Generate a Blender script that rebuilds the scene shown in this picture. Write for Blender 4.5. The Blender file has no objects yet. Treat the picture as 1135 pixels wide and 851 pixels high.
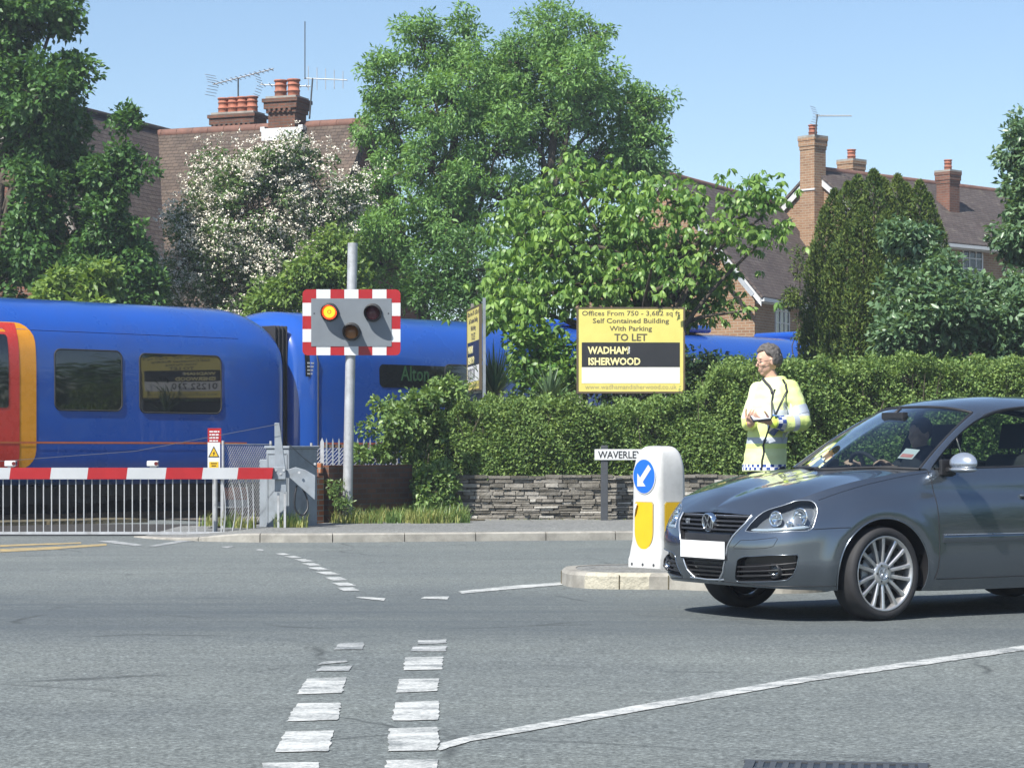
import bpy, bmesh, math, random
import numpy as np
from mathutils import Vector, Matrix, Euler
from mathutils.geometry import delaunay_2d_cdt

SC = bpy.context.scene
COL = SC.collection
R = math.radians

# ------------------------------------------------------------------ camera, sky, sun, exposure
F_PX, HOR, CX, EYE = 2600.0, 500.0, 567.5, 1.14      # focal length / horizon row in photo pixels, eye height (m)
cam_d = bpy.data.cameras.new("camera")
cam = bpy.data.objects.new("camera", cam_d)
COL.objects.link(cam)
cam.location = (0, 0, EYE)
cam.rotation_euler = (R(90), 0, 0)
cam_d.sensor_width = 36.0
cam_d.lens = F_PX / 1135.0 * 36.0
cam_d.shift_y = (HOR - 425.5) / 1135.0
cam_d.clip_start, cam_d.clip_end = 0.1, 6000
SC.camera = cam

SUN = Vector((-0.38, -0.52, 0.77)).normalized()      # towards the sun
EL = math.asin(SUN.z)
world = bpy.data.worlds.new("World")
SC.world = world
world.use_nodes = True
wn = world.node_tree
wn.nodes.clear()
sky = wn.nodes.new("ShaderNodeTexSky")
sky.sky_type = 'NISHITA'
sky.sun_disc = False
sky.sun_elevation = EL
sky.sun_rotation = math.atan2(SUN.x, SUN.y)
sky.altitude = 80
sky.air_density, sky.dust_density, sky.ozone_density = 1.0, 0.4, 3.0
bgn = wn.nodes.new("ShaderNodeBackground")
bgn.inputs["Strength"].default_value = 0.092
wo = wn.nodes.new("ShaderNodeOutputWorld")
wn.links.new(sky.outputs[0], bgn.inputs[0])
wn.links.new(bgn.outputs[0], wo.inputs[0])

sl = bpy.data.lights.new("sun", 'SUN')
sl.energy, sl.angle, sl.color = 4.7, R(0.53), (1.0, 0.96, 0.89)
so = bpy.data.objects.new("sun", sl)
so.rotation_euler = SUN.to_track_quat('Z', 'Y').to_euler()
COL.objects.link(so)

SC.view_settings.view_transform = 'Standard'
SC.view_settings.look = 'None'
SC.view_settings.gamma = 1.0
SC.view_settings.use_curve_mapping = False
SC.view_settings.exposure = 0.80
SC.cycles.max_bounces = 8
SC.cycles.transparent_max_bounces = 16
SC.cycles.caustics_reflective = SC.cycles.caustics_refractive = False

# ------------------------------------------------------------------ measuring helpers
def W(px, py, d):
    """world point seen at photo pixel (px, py) at distance d along the view axis"""
    return Vector(((px - CX) * d / F_PX, d, EYE + (HOR - py) * d / F_PX))

def G(px, py, z=0.0):
    """point of a level surface of height z seen at photo pixel"""
    d = (EYE - z) * F_PX / (py - HOR)
    return Vector(((px - CX) * d / F_PX, d, z))

def hermite(xs, ys):
    xs = np.asarray(xs, float); ys = np.asarray(ys, float)
    d = np.diff(ys) / np.diff(xs)
    m = np.empty_like(ys)
    m[0], m[-1] = d[0], d[-1]
    for i in range(1, len(xs) - 1):
        if d[i-1] * d[i] <= 0:
            m[i] = 0
        else:
            h0, h1 = xs[i] - xs[i-1], xs[i+1] - xs[i]
            w1, w2 = 2*h1 + h0, h1 + 2*h0
            m[i] = (w1 + w2) / (w1 / d[i-1] + w2 / d[i])
    def f(x):
        x = np.clip(np.asarray(x, float), xs[0], xs[-1])
        i = np.clip(np.searchsorted(xs, x, side='right') - 1, 0, len(xs) - 2)
        h = xs[i+1] - xs[i]; t = (x - xs[i]) / h
        return ((2*t**3 - 3*t**2 + 1) * ys[i] + (t**3 - 2*t**2 + t) * h * m[i]
                + (-2*t**3 + 3*t**2) * ys[i+1] + (t**3 - t**2) * h * m[i+1])
    return f

def catmull(pts, n):
    """n samples of a smooth curve through pts"""
    p = np.array([tuple(q) for q in pts], float)
    s = np.concatenate([[0], np.cumsum(np.linalg.norm(np.diff(p, axis=0), axis=1))])
    t = np.linspace(0, s[-1], n)
    m = np.gradient(p, s, axis=0)
    i = np.clip(np.searchsorted(s, t, side='right') - 1, 0, len(s) - 2)
    h = (s[i+1] - s[i])[:, None]; q = ((t - s[i])[:, None]) / h
    return ((2*q**3 - 3*q**2 + 1) * p[i] + (q**3 - 2*q**2 + q) * h * m[i]
            + (-2*q**3 + 3*q**2) * p[i+1] + (q**3 - q**2) * h * m[i+1])

# ------------------------------------------------------------------ objects
TM = {}

def thing(name, label, cat, loc=(0, 0, 0), rotz=0.0, group=None):
    o = bpy.data.objects.new(name, None)
    o.empty_display_size = 0.1
    COL.objects.link(o)
    o.location = loc
    o.rotation_euler = (0, 0, rotz)
    TM[o.name] = Matrix.LocRotScale(Vector(loc), Euler((0, 0, rotz)), None)
    o["label"] = label; o["category"] = cat
    if group: o["group"] = group
    return o

def tag(o, label, cat, group=None):
    o["label"] = label; o["category"] = cat
    if group: o["group"] = group
    return o

def root_of(o):
    while o.parent: o = o.parent
    return o

class MB:
    """collects faces of one mesh"""
    def __init__(s):
        s.v, s.f, s.mi, s.sm = [], [], [], []
    def add(s, vs, fs, mi=0, smooth=False):
        b = len(s.v)
        s.v.extend([tuple(p) for p in vs])
        for f in fs:
            s.f.append([b + i for i in f]); s.mi.append(mi); s.sm.append(smooth)
        return s
    def box(s, c, size, rot=None, mi=0):
        hx, hy, hz = size[0]/2, size[1]/2, size[2]/2
        c = Vector(c)
        if isinstance(rot, (int, float)): rot = Matrix.Rotation(rot, 3, 'Z')
        vs = []
        for x, y, z in ((-1,-1,-1),(1,-1,-1),(1,1,-1),(-1,1,-1),(-1,-1,1),(1,-1,1),(1,1,1),(-1,1,1)):
            p = Vector((x*hx, y*hy, z*hz))
            if rot is not None: p = rot @ p
            vs.append(c + p)
        return s.add(vs, [(0,3,2,1),(4,5,6,7),(0,1,5,4),(1,2,6,5),(2,3,7,6),(3,0,4,7)], mi)
    def bar(s, a, b, w, h, up=(0,0,1), mi=0):
        a, b = Vector(a), Vector(b); d = (b - a).normalized(); up = Vector(up)
        sd = d.cross(up)
        if sd.length < 1e-4: sd = d.cross(Vector((1,0,0)))
        sd.normalize(); u = sd.cross(d)
        vs = [p + sd*(i*w/2) + u*(j*h/2) for p in (a, b) for i, j in ((-1,-1),(1,-1),(1,1),(-1,1))]
        return s.add(vs, [(0,1,2,3),(7,6,5,4),(0,4,5,1),(1,5,6,2),(2,6,7,3),(3,7,4,0)], mi)
    def prism(s, pts, off, mi=0, mside=None):
        off = Vector(off); n = len(pts); pts = [Vector(p) for p in pts]
        nr = sum(((pts[i]-pts[0]).cross(pts[(i+1) % n]-pts[0]) for i in range(n)), Vector())
        if nr.dot(off) > 0: pts.reverse()
        s.add(pts + [p + off for p in pts], [tuple(range(n)), tuple(range(2*n-1, n-1, -1))], mi)
        return s.add(pts + [p + off for p in pts],
              [(i, n+i, n+(i+1) % n, (i+1) % n) for i in range(n)], mi if mside is None else mside)
    def tube(s, path, r, n=8, cap=True, mi=0, smooth=True):
        path = [Vector(p) for p in path]; k = len(path)
        rr = [r]*k if isinstance(r, (int, float)) else list(r)
        vs = []; prev = None
        for i, p in enumerate(path):
            d = (path[min(i+1, k-1)] - path[max(i-1, 0)])
            d = d.normalized() if d.length > 1e-9 else Vector((0,0,1))
            if prev is None:
                a = d.cross(Vector((0,0,1)) if abs(d.z) < 0.9 else Vector((1,0,0))).normalized()
            else:
                a = (prev - d*prev.dot(d))
                a = a.normalized() if a.length > 1e-6 else d.orthogonal().normalized()
            prev = a; b = d.cross(a)
            for j in range(n):
                t = 2*math.pi*j/n
                vs.append(p + a*(rr[i]*math.cos(t)) + b*(rr[i]*math.sin(t)))
        fs = [(i*n+j, i*n+(j+1) % n, (i+1)*n+(j+1) % n, (i+1)*n+j) for i in range(k-1) for j in range(n)]
        s.add(vs, fs, mi, smooth)
        if cap:
            s.add(vs[:n], [tuple(range(n-1, -1, -1))], mi)
            s.add(vs[-n:], [tuple(range(n))], mi)
        return s
    def lathe(s, prof, n=24, mat=None, mi=0, smooth=True, close=False):
        vs = []
        for r, z in prof:
            for j in range(n):
                t = 2*math.pi*j/n
                p = Vector((r*math.cos(t), r*math.sin(t), z))
                vs.append(mat @ p if mat is not None else p)
        k = len(prof)
        return s.add(vs, [(i*n+j, i*n+(j+1) % n, ((i+1) % k)*n+(j+1) % n, ((i+1) % k)*n+j)
                          for i in range(k if close else k-1) for j in range(n)], mi, smooth)
    def disc(s, c, ax, r, n=24, mi=0, th=0.0):
        q = Vector(ax).to_track_quat('Z', 'Y').to_matrix()
        ring = [Vector(c) + q @ Vector((r*math.cos(2*math.pi*j/n), r*math.sin(2*math.pi*j/n), 0)) for j in range(n)]
        if th: return s.prism(ring, Vector(ax).normalized()*-th, mi)
        return s.add(ring, [tuple(range(n))], mi)
    def grid(s, P, mi=0, smooth=True, flip=False):
        P = np.asarray(P, float); a, b = P.shape[:2]
        fs = []
        for i in range(a-1):
            for j in range(b-1):
                q = (i*b+j, i*b+j+1, (i+1)*b+j+1, (i+1)*b+j)
                fs.append(q[::-1] if flip else q)
        return s.add([tuple(p) for p in P.reshape(-1, 3)], fs, mi, smooth)
    def ell(s, c, rad, nu=16, nv=10, rot=None, mi=0):
        vs = []; c = Vector(c)
        for i in range(nv+1):
            th = math.pi*i/nv
            for j in range(nu):
                ph = 2*math.pi*j/nu
                p = Vector((rad[0]*math.sin(th)*math.cos(ph), rad[1]*math.sin(th)*math.sin(ph), rad[2]*math.cos(th)))
                if rot is not None: p = rot @ p
                vs.append(c + p)
        return s.add(vs, [(i*nu+j, (i+1)*nu+j, (i+1)*nu+(j+1) % nu, i*nu+(j+1) % nu) for i in range(nv) for j in range(nu)], mi, True)
    def cap(s, a, ra, b, rb, n=12):
        """closed tapered capsule"""
        a, b = Vector(a), Vector(b); d = b - a; L = d.length or 1e-6; d = d/L
        path, rr = [], []
        for t in (-0.999, -0.9, -0.7, -0.4, 0):
            path.append(a + d*(t*ra)); rr.append(ra*math.sqrt(1-t*t))
        for t in (0, 0.4, 0.7, 0.9, 0.999):
            path.append(b + d*(t*rb)); rr.append(rb*math.sqrt(1-t*t))
        return s.tube(path, rr, n)
    def mesh(s, name, mats, inv=None, uv=False):
        me = bpy.data.meshes.new(name)
        vs = s.v if inv is None else [tuple(inv @ Vector(p)) for p in s.v]
        me.from_pydata(vs, [], s.f)
        me.polygons.foreach_set("material_index", s.mi)
        me.polygons.foreach_set("use_smooth", s.sm)
        for m in (mats if isinstance(mats, (list, tuple)) else [mats]):
            me.materials.append(m)
        if uv: metric_uv(me)
        me.update()
        return me
    def build(s, name, mats, parent=None, world=False, bevel=0.0, uv=False, seg=2, weld=False):
        inv = TM[root_of(parent).name].inverted() if (world and parent is not None) else None
        me = s.mesh(name, mats, inv, uv)
        if weld:
            bm = bmesh.new(); bm.from_mesh(me)
            bmesh.ops.remove_doubles(bm, verts=bm.verts, dist=1e-5)
            bmesh.ops.recalc_face_normals(bm, faces=bm.faces)
            bm.to_mesh(me); bm.free()
        o = bpy.data.objects.new(name, me)
        COL.objects.link(o)
        if parent is not None: o.parent = parent
        if bevel:
            bm = bmesh.new(); bm.from_mesh(me)
            bmesh.ops.remove_doubles(bm, verts=bm.verts, dist=1e-5)
            bm.to_mesh(me); bm.free()
            md = o.modifiers.new("bevel", 'BEVEL')
            md.width, md.segments, md.limit_method, md.angle_limit = bevel, seg, 'ANGLE', R(35)
            md.harden_normals = False
        return o

def metric_uv(me):
    ul = me.uv_layers.new(name="UVMap")
    for p in me.polygons:
        n = p.normal
        if abs(n.z) > 0.95: t, b = Vector((1,0,0)), Vector((0,1,0))
        else:
            t = Vector((-n.y, n.x, 0)).normalized(); b = n.cross(t)
        for li in p.loop_indices:
            c = me.vertices[me.loops[li].vertex_index].co
            ul.data[li].uv = (c.dot(t), c.dot(b))

def structure(o):
    o["kind"] = "structure"; return o

def remesh(mb, voxel, smooth=4, name="tmp"):
    """one continuous surface round everything collected in mb"""
    me = mb.mesh(name, [])
    o = bpy.data.objects.new(name, me); COL.objects.link(o)
    md = o.modifiers.new("r", 'REMESH'); md.mode = 'VOXEL'; md.voxel_size = voxel; md.use_smooth_shade = True
    if smooth:
        m2 = o.modifiers.new("s", 'SMOOTH'); m2.iterations = smooth; m2.factor = 0.5
    dg = bpy.context.evaluated_depsgraph_get()
    out = bpy.data.meshes.new_from_object(o.evaluated_get(dg))
    bpy.data.objects.remove(o); bpy.data.meshes.remove(me)
    out.polygons.foreach_set("use_smooth", [True]*len(out.polygons))
    return out

def obj_from_mesh(name, me, mats, parent=None, world=False):
    if world and parent is not None: me.transform(TM[root_of(parent).name].inverted())
    me.name = name
    me.materials.clear()
    for m in (mats if isinstance(mats, (list, tuple)) else [mats]): me.materials.append(m)
    o = bpy.data.objects.new(name, me); COL.objects.link(o)
    if parent is not None: o.parent = parent
    return o

def text_mesh(txt, size, align='LEFT', ext=0.001, bold=0.0, sx=1.0):
    cu = bpy.data.curves.new("lettering", 'FONT')
    cu.body = txt; cu.size = size; cu.align_x = align; cu.extrude = ext; cu.offset = bold; cu.resolution_u = 2
    o = bpy.data.objects.new("lettering", cu); COL.objects.link(o)
    dg = bpy.context.evaluated_depsgraph_get()
    me = bpy.data.meshes.new_from_object(o.evaluated_get(dg))
    bpy.data.objects.remove(o); bpy.data.curves.remove(cu)
    me.transform(Matrix.Diagonal((sx, 1, 1, 1)))
    return me

def lettering(lines, frame, mats, parent, name="lettering"):
    """lines: (text, size, x, z, align, bold, width factor, material index); frame: 4x4 from the (x right, y up, z out) sign plane to thing-local"""
    mats = mats if isinstance(mats, (list, tuple)) else [mats]; o = None
    for (t, size, x, z, al, bold, sx, mi) in lines:
        me = text_mesh(t, size, al, 0.001, bold, sx)
        me.transform(frame @ Matrix.Translation((x, z, 0.0015)))
        mb = MB(); mb.add([v.co.copy() for v in me.vertices], [list(p.vertices) for p in me.polygons], 0)
        bpy.data.meshes.remove(me)
        o = mb.build(name, mats[mi], parent)
    return o

def sign_frame(origin, right, up=(0, 0, 1)):
    r = Vector(right).normalized(); u = Vector(up); n = r.cross(u).normalized()
    m = Matrix((r, u, n)).transposed().to_4x4(); m.translation = Vector(origin)
    return m

# ------------------------------------------------------------------ materials
class NT:
    def __init__(s, name):
        s.m = bpy.data.materials.new(name); s.m.use_nodes = True
        s.t = s.m.node_tree; s.t.nodes.clear()
        s.out = s.n('OutputMaterial')
    def n(s, typ, **kw):
        nd = s.t.nodes.new('ShaderNode' + typ)
        for k, v in kw.items():
            if k.startswith('_'): setattr(nd, k[1:], v)
            else: s.set(nd, k.replace('_', ' '), v)
        return nd
    def set(s, nd, key, v):
        inp = nd.inputs[int(key)] if key.isdigit() else nd.inputs[key]
        if isinstance(v, bpy.types.NodeSocket): s.t.links.new(v, inp)
        elif isinstance(v, (tuple, list)) and len(v) == 3 and inp.type == 'RGBA': inp.default_value = (*v, 1)
        else: inp.default_value = v
    def coord(s, which='Object', scale=None, rot=None):
        c = s.n('TexCoord').outputs[which]
        if scale is None and rot is None: return c
        mp = s.n('Mapping'); s.set(mp, 'Vector', c)
        if scale is not None: mp.inputs['Scale'].default_value = scale
        if rot is not None: mp.inputs['Rotation'].default_value = rot
        return mp.outputs[0]
    def noise(s, co, scale, detail=4, rough=0.6):
        nd = s.n('TexNoise', Scale=scale, Detail=detail, Roughness=rough); s.set(nd, 'Vector', co)
        return nd.outputs['Fac']
    def ramp(s, fac, stops):
        nd = s.n('ValToRGB'); s.set(nd, 'Fac', fac)
        el = nd.color_ramp.elements
        while len(el) < len(stops): el.new(0.5)
        for e, (p, c) in zip(el, stops):
            e.position = p; e.color = (*c, 1) if len(c) == 3 else c
        return nd.outputs[0]
    def mix(s, fac, a, b, typ='MIX'):
        nd = s.n('Mix', _data_type='RGBA', _blend_type=typ)
        s.set(nd, '0', fac); s.set(nd, '6', a); s.set(nd, '7', b)
        return nd.outputs[2]
    def math(s, op, a, b=0.0):
        nd = s.n('Math', _operation=op); s.set(nd, '0', a); s.set(nd, '1', b)
        return nd.outputs[0]
    def bump(s, h, strength=0.3, dist=0.01):
        nd = s.n('Bump', Strength=strength, Distance=dist); s.set(nd, 'Height', h)
        return nd.outputs[0]
    def pbr(s, **kw):
        b = s.n('BsdfPrincipled', **kw); s.t.links.new(b.outputs[0], s.out.inputs[0]); return b

def sc(c, k): return tuple(min(1.0, x*k) for x in c)

def pbr(name, col, rough=0.5, metal=0.0, var=0.12, vs=6.0, bump=0.0, bs=60.0, spec=0.5, coat=0.0, dirt=None, rv=0.1, bd=0.004):
    t = NT(name)
    co = t.coord()
    nz = t.noise(co, vs, 5)
    c = t.ramp(nz, [(0.3, sc(col, 1-var)), (0.7, sc(col, 1+var))])
    if dirt:
        d = t.ramp(t.noise(co, dirt[1], 6, 0.7), [(0.48, (0,0,0)), (0.68, (1,1,1))])
        c = t.mix(t.math('MULTIPLY', d, dirt[2]), c, dirt[0])
    b = t.pbr(Metallic=metal, Specular_IOR_Level=spec, Coat_Weight=coat, Coat_Roughness=0.03)
    t.set(b, 'Base Color', c)
    rr = t.n('MapRange'); t.set(rr, 'Value', nz)
    rr.inputs['To Min'].default_value = max(0.02, rough-rv); rr.inputs['To Max'].default_value = min(1, rough+rv)
    t.set(b, 'Roughness', rr.outputs[0])
    if bump: t.set(b, 'Normal', t.bump(t.noise(co, bs, 4), bump, bd))
    return t.m

def mat_brick(name, c1, c2, mortar, rough=0.85, w=0.225, h=0.075, ms=0.01, dark=0.5, uv='UV'):
    t = NT(name); co = t.coord(uv)
    br = t.n('TexBrick', Scale=1.0, Mortar_Size=ms, Brick_Width=w, Row_Height=h, Bias=0.0, Mortar_Smooth=0.1)
    t.set(br, 'Vector', co); t.set(br, 'Color1', c1); t.set(br, 'Color2', c2); t.set(br, 'Mortar', mortar)
    nz = t.noise(co, 1.7, 6, 0.7)
    c = t.mix(0.75, br.outputs['Color'], t.ramp(nz, [(0.25, (dark,)*3), (0.75, (1.15,)*3)]), 'MULTIPLY')
    b = t.pbr(Roughness=rough, Specular_IOR_Level=0.25); t.set(b, 'Base Color', c)
    h1 = t.math('ADD', t.math('MULTIPLY', br.outputs['Fac'], -1.0), t.math('MULTIPLY', t.noise(co, 40, 4), 0.5))
    t.set(b, 'Normal', t.bump(h1, 0.5, 0.008))
    return t.m

def mat_leaf(name, ca, cb, trans=0.3, rough=0.45, spec=0.35, big=0.6, gain=1.75):
    """leaf to leaf colour variation from a per leaf attribute, slow variation through the plant"""
    t = NT(name); ca, cb = sc(ca, gain), sc(cb, gain)
    at = t.n('Attribute', _attribute_name='rnd').outputs['Fac']
    nz = t.noise(t.coord(), big, 3)
    f = t.math('ADD', t.math('MULTIPLY', at, 0.75), t.math('MULTIPLY', t.math('SUBTRACT', nz, 0.35), 0.8))
    c = t.ramp(f, [(0.1, ca), (0.9, cb)])
    p = t.n('BsdfPrincipled', Roughness=rough, Specular_IOR_Level=spec); t.set(p, 'Base Color', c)
    tr = t.n('BsdfTranslucent'); t.set(tr, 'Color', t.mix(1.0, c, (1.7, 1.6, 0.6), 'MULTIPLY'))
    mx = t.n('MixShader', Fac=trans)
    t.t.links.new(p.outputs[0], mx.inputs[1]); t.t.links.new(tr.outputs[0], mx.inputs[2])
    t.t.links.new(mx.outputs[0], t.out.inputs[0])
    return t.m

def mat_glass(name, tint=(0.75, 0.85, 0.85), refl=1.0, ior=1.5, rough=0.01):
    t = NT(name)
    f0 = ((ior-1)/(ior+1))**2
    fc = t.n('LayerWeight', Blend=0.5).outputs['Facing']
    fr = t.math('ADD', f0, t.math('MULTIPLY', t.math('POWER', fc, 5.0), 1 - f0))
    tr = t.n('BsdfTransparent', Color=tint); gl = t.n('BsdfGlossy', Roughness=rough, Color=(1, 1, 1))
    mx = t.n('MixShader'); t.set(mx, '0', t.math('MULTIPLY', fr, refl))
    t.t.links.new(tr.outputs[0], mx.inputs[1]); t.t.links.new(gl.outputs[0], mx.inputs[2])
    t.t.links.new(mx.outputs[0], t.out.inputs[0])
    return t.m

def emis(name, col, strength, base=(0.02, 0.02, 0.02)):
    t = NT(name); b = t.pbr(Roughness=0.3); t.set(b, 'Base Color', base)
    t.set(b, 'Emission Color', col); b.inputs['Emission Strength'].default_value = strength
    return t.m

def mat_asphalt(name, base, band=True):
    t = NT(name); co = t.coord()
    fine = t.noise(co, 38, 6, 0.85); mid = t.noise(co, 9, 5, 0.7); big = t.noise(co, 0.45, 5, 0.6)
    streak = t.noise(t.coord('Object', (0.10, 1.9, 1)), 1.0, 6, 0.7)
    c = t.ramp(fine, [(0.36, sc(base, 0.30)), (0.5, base), (0.64, sc(base, 2.1))])
    c = t.mix(0.8, c, t.ramp(mid, [(0.3, (0.68,)*3), (0.7, (1.28,)*3)]), 'MULTIPLY')
    c = t.mix(0.8, c, t.ramp(big, [(0.3, (0.82, 0.83, 0.85)), (0.7, (1.15, 1.14, 1.1))]), 'MULTIPLY')
    if band:   # polished wheel tracks of the traffic that crosses the junction
        sx = t.n('SeparateXYZ'); t.set(sx, '0', co)
        y = t.math('ADD', sx.outputs[1], t.math('MULTIPLY', sx.outputs[0], 0.06))
        a = t.n('MapRange', _interpolation_type='SMOOTHSTEP'); t.set(a, 'Value', y)
        for k, v in zip(('From Min', 'From Max', 'To Min', 'To Max'), (13.2, 15.2, 0, 1)): a.inputs[k].default_value = v
        b2 = t.n('MapRange', _interpolation_type='SMOOTHSTEP'); t.set(b2, 'Value', y)
        for k, v in zip(('From Min', 'From Max', 'To Min', 'To Max'), (17.0, 20.0, 1, 0)): b2.inputs[k].default_value = v
        msk = t.math('MULTIPLY', t.math('MULTIPLY', a.outputs[0], b2.outputs[0]),
                     t.ramp(streak, [(0.36, (0.3,)*3), (0.62, (1,)*3)]))
        c = t.mix(t.math('MULTIPLY', msk, 0.8), c, sc((base[0]*0.9, base[1]*0.98, base[2]*1.12), 0.5))
        c = t.mix(0.7, c, t.ramp(streak, [(0.3, (0.84,)*3), (0.7, (1.12,)*3)]), 'MULTIPLY')
    # cracks, sealed joints and old spills
    wv = t.n('Mix', _data_type='VECTOR'); wv.inputs[0].default_value = 0.25
    t.set(wv, '4', co); nzc = t.n('TexNoise', Scale=1.3, Detail=4.0); t.set(nzc, 'Vector', co); t.t.links.new(nzc.outputs['Color'], wv.inputs[5])
    vor = t.n('TexVoronoi', Scale=0.42, _feature='DISTANCE_TO_EDGE'); t.set(vor, 'Vector', wv.outputs[1])
    crack = t.math('MULTIPLY', t.ramp(vor.outputs['Distance'], [(0.0, (1,)*3), (0.010, (0,)*3)]), t.ramp(t.noise(co, 0.7, 3), [(0.48, (0,)*3), (0.60, (0.75,)*3)]))
    c = t.mix(crack, c, sc(base, 0.3))
    spill = t.ramp(t.noise(co, 1.1, 4, 0.55), [(0.66, (0,)*3), (0.74, (0.4,)*3)])
    c = t.mix(spill, c, sc(base, 0.5))
    chip = t.ramp(t.noise(co, 30, 2, 0.5), [(0.74, (0,)*3), (0.79, (0.6,)*3)])
    c = t.mix(chip, c, (0.34, 0.34, 0.32))
    p = t.pbr(Roughness=0.8, Specular_IOR_Level=0.35); t.set(p, 'Base Color', c)
    t.set(p, 'Normal', t.bump(t.math('ADD', fine, t.math('MULTIPLY', mid, 0.6)), 0.6, 0.006))
    return t.m

def mat_paint(name, col, wear=0.45, under=(0.128, 0.142, 0.144)):
    """worn road paint"""
    t = NT(name); co = t.coord()
    n1 = t.noise(t.coord('Object', (0.5, 1, 1)), 6, 6, 0.8); n2 = t.noise(co, 48, 4, 0.75)
    f = t.math('ADD', t.math('MULTIPLY', n1, 0.65), t.math('MULTIPLY', n2, 0.35))
    m = t.ramp(f, [(wear-0.07, (0.05,)*3), (wear+0.08, (1,1,1))])
    c = t.mix(m, under, t.mix(0.6, col, t.ramp(n2, [(0.3, (0.8,)*3), (0.7, (1.05,)*3)]), 'MULTIPLY'))
    p = t.pbr(Roughness=0.7, Specular_IOR_Level=0.3); t.set(p, 'Base Color', c)
    t.set(p, 'Normal', t.bump(n2, 0.5, 0.004))
    return t.m

MT = dict(
    asphalt=mat_asphalt('asphalt', (0.134, 0.149, 0.145)),
    pave=mat_asphalt('pavement', (0.175, 0.178, 0.172), band=False),
    kerb=pbr('kerb_concrete', (0.30, 0.285, 0.25), 0.85, var=0.25, vs=5, bump=0.4, bs=40, dirt=((0.14, 0.13, 0.11), 3, 0.6)),
    kerbw=pbr('kerb_worn', (0.46, 0.43, 0.34), 0.85, var=0.35, vs=9, bump=0.8, bs=25, dirt=((0.13, 0.12, 0.1), 9, 0.7), bd=0.02),
    paint=mat_paint('road_paint_white', (0.52, 0.53, 0.51), 0.47),
    paintw=mat_paint('road_paint_worn', (0.48, 0.49, 0.48), 0.51),
    painty=mat_paint('road_paint_yellow', (0.52, 0.37, 0.13), 0.49),
    soil=pbr('soil', (0.10, 0.085, 0.05), 0.95, var=0.4, vs=2, bump=0.6, bs=12, bd=0.05),
    ballast=pbr('ballast', (0.16, 0.14, 0.12), 0.95, var=0.5, vs=25, bump=1.0, bs=18, bd=0.06),
    steel=pbr('galvanised', (0.46, 0.47, 0.48), 0.5, 0.35, var=0.15, vs=7, dirt=((0.2, 0.19, 0.17), 4, 0.4)),
    darksteel=pbr('dark_steel', (0.07, 0.075, 0.08), 0.55, 0.3, var=0.2),
    rust=pbr('rusty_steel', (0.13, 0.09, 0.06), 0.75, 0.4, var=0.35, vs=14),
    white=pbr('white_paint', (0.60, 0.61, 0.61), 0.4, var=0.05, dirt=((0.5, 0.48, 0.44), 3, 0.35)),
    red=pbr('red_paint', (0.33, 0.007, 0.010), 0.38, var=0.08),
    black=pbr('black_satin', (0.014, 0.014, 0.016), 0.4, var=0.2),
    rubber=pbr('rubber', (0.022, 0.022, 0.024), 0.75, var=0.2, vs=20),
    grey=pbr('grey_paint', (0.24, 0.27, 0.30), 0.5, var=0.1, dirt=((0.13, 0.13, 0.13), 4, 0.5)),
    yellow=pbr('yellow_vinyl', (0.70, 0.43, 0.012), 0.4, var=0.05),
    wood=pbr('grey_timber', (0.26, 0.24, 0.21), 0.85, var=0.3, vs=4, bump=0.4, bs=30),
    bark=pbr('bark', (0.085, 0.068, 0.05), 0.95, var=0.4, vs=9, bump=0.9, bs=20, bd=0.03),
    twig=pbr('twigs', (0.11, 0.09, 0.065), 0.95, var=0.3, vs=9),
)
# ------------------------------------------------------------------ ground, road, pavement, kerbs, markings
MT['brick_red'] = mat_brick('orange_brick', (0.42, 0.14, 0.055), (0.34, 0.11, 0.05), (0.30, 0.27, 0.22), dark=0.7)
MT['brick_dark'] = mat_brick('sooty_brick', (0.20, 0.088, 0.055), (0.13, 0.062, 0.042), (0.12, 0.10, 0.085), dark=0.45)
def sheet(name, pts, z, m, kind='structure'):
    mb = MB(); mb.add([(p[0], p[1], z) for p in pts], [tuple(range(len(pts)))])
    o = mb.build(name, m); structure(o); return o

def fine_ground():
    mb = MB(); n = 40
    xs = np.linspace(-1500, 1500, n); ys = np.linspace(-600, 3000, n)
    P = np.zeros((n, n, 3)); P[..., 0] = xs[None, :]; P[..., 1] = ys[:, None]; P[..., 2] = -0.05
    mb.grid(P, smooth=False)
    return structure(mb.build('ground', MT['soil']))
fine_ground()
# the road: one sheet, the junction and the run up to the crossing
sheet('road', [(-60, -60), (60, -60), (60, 36), (1.0, 34.5), (-3.9, 33.2), (-3.9, 60), (-60, 60)], 0.0, MT['asphalt'])

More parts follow.
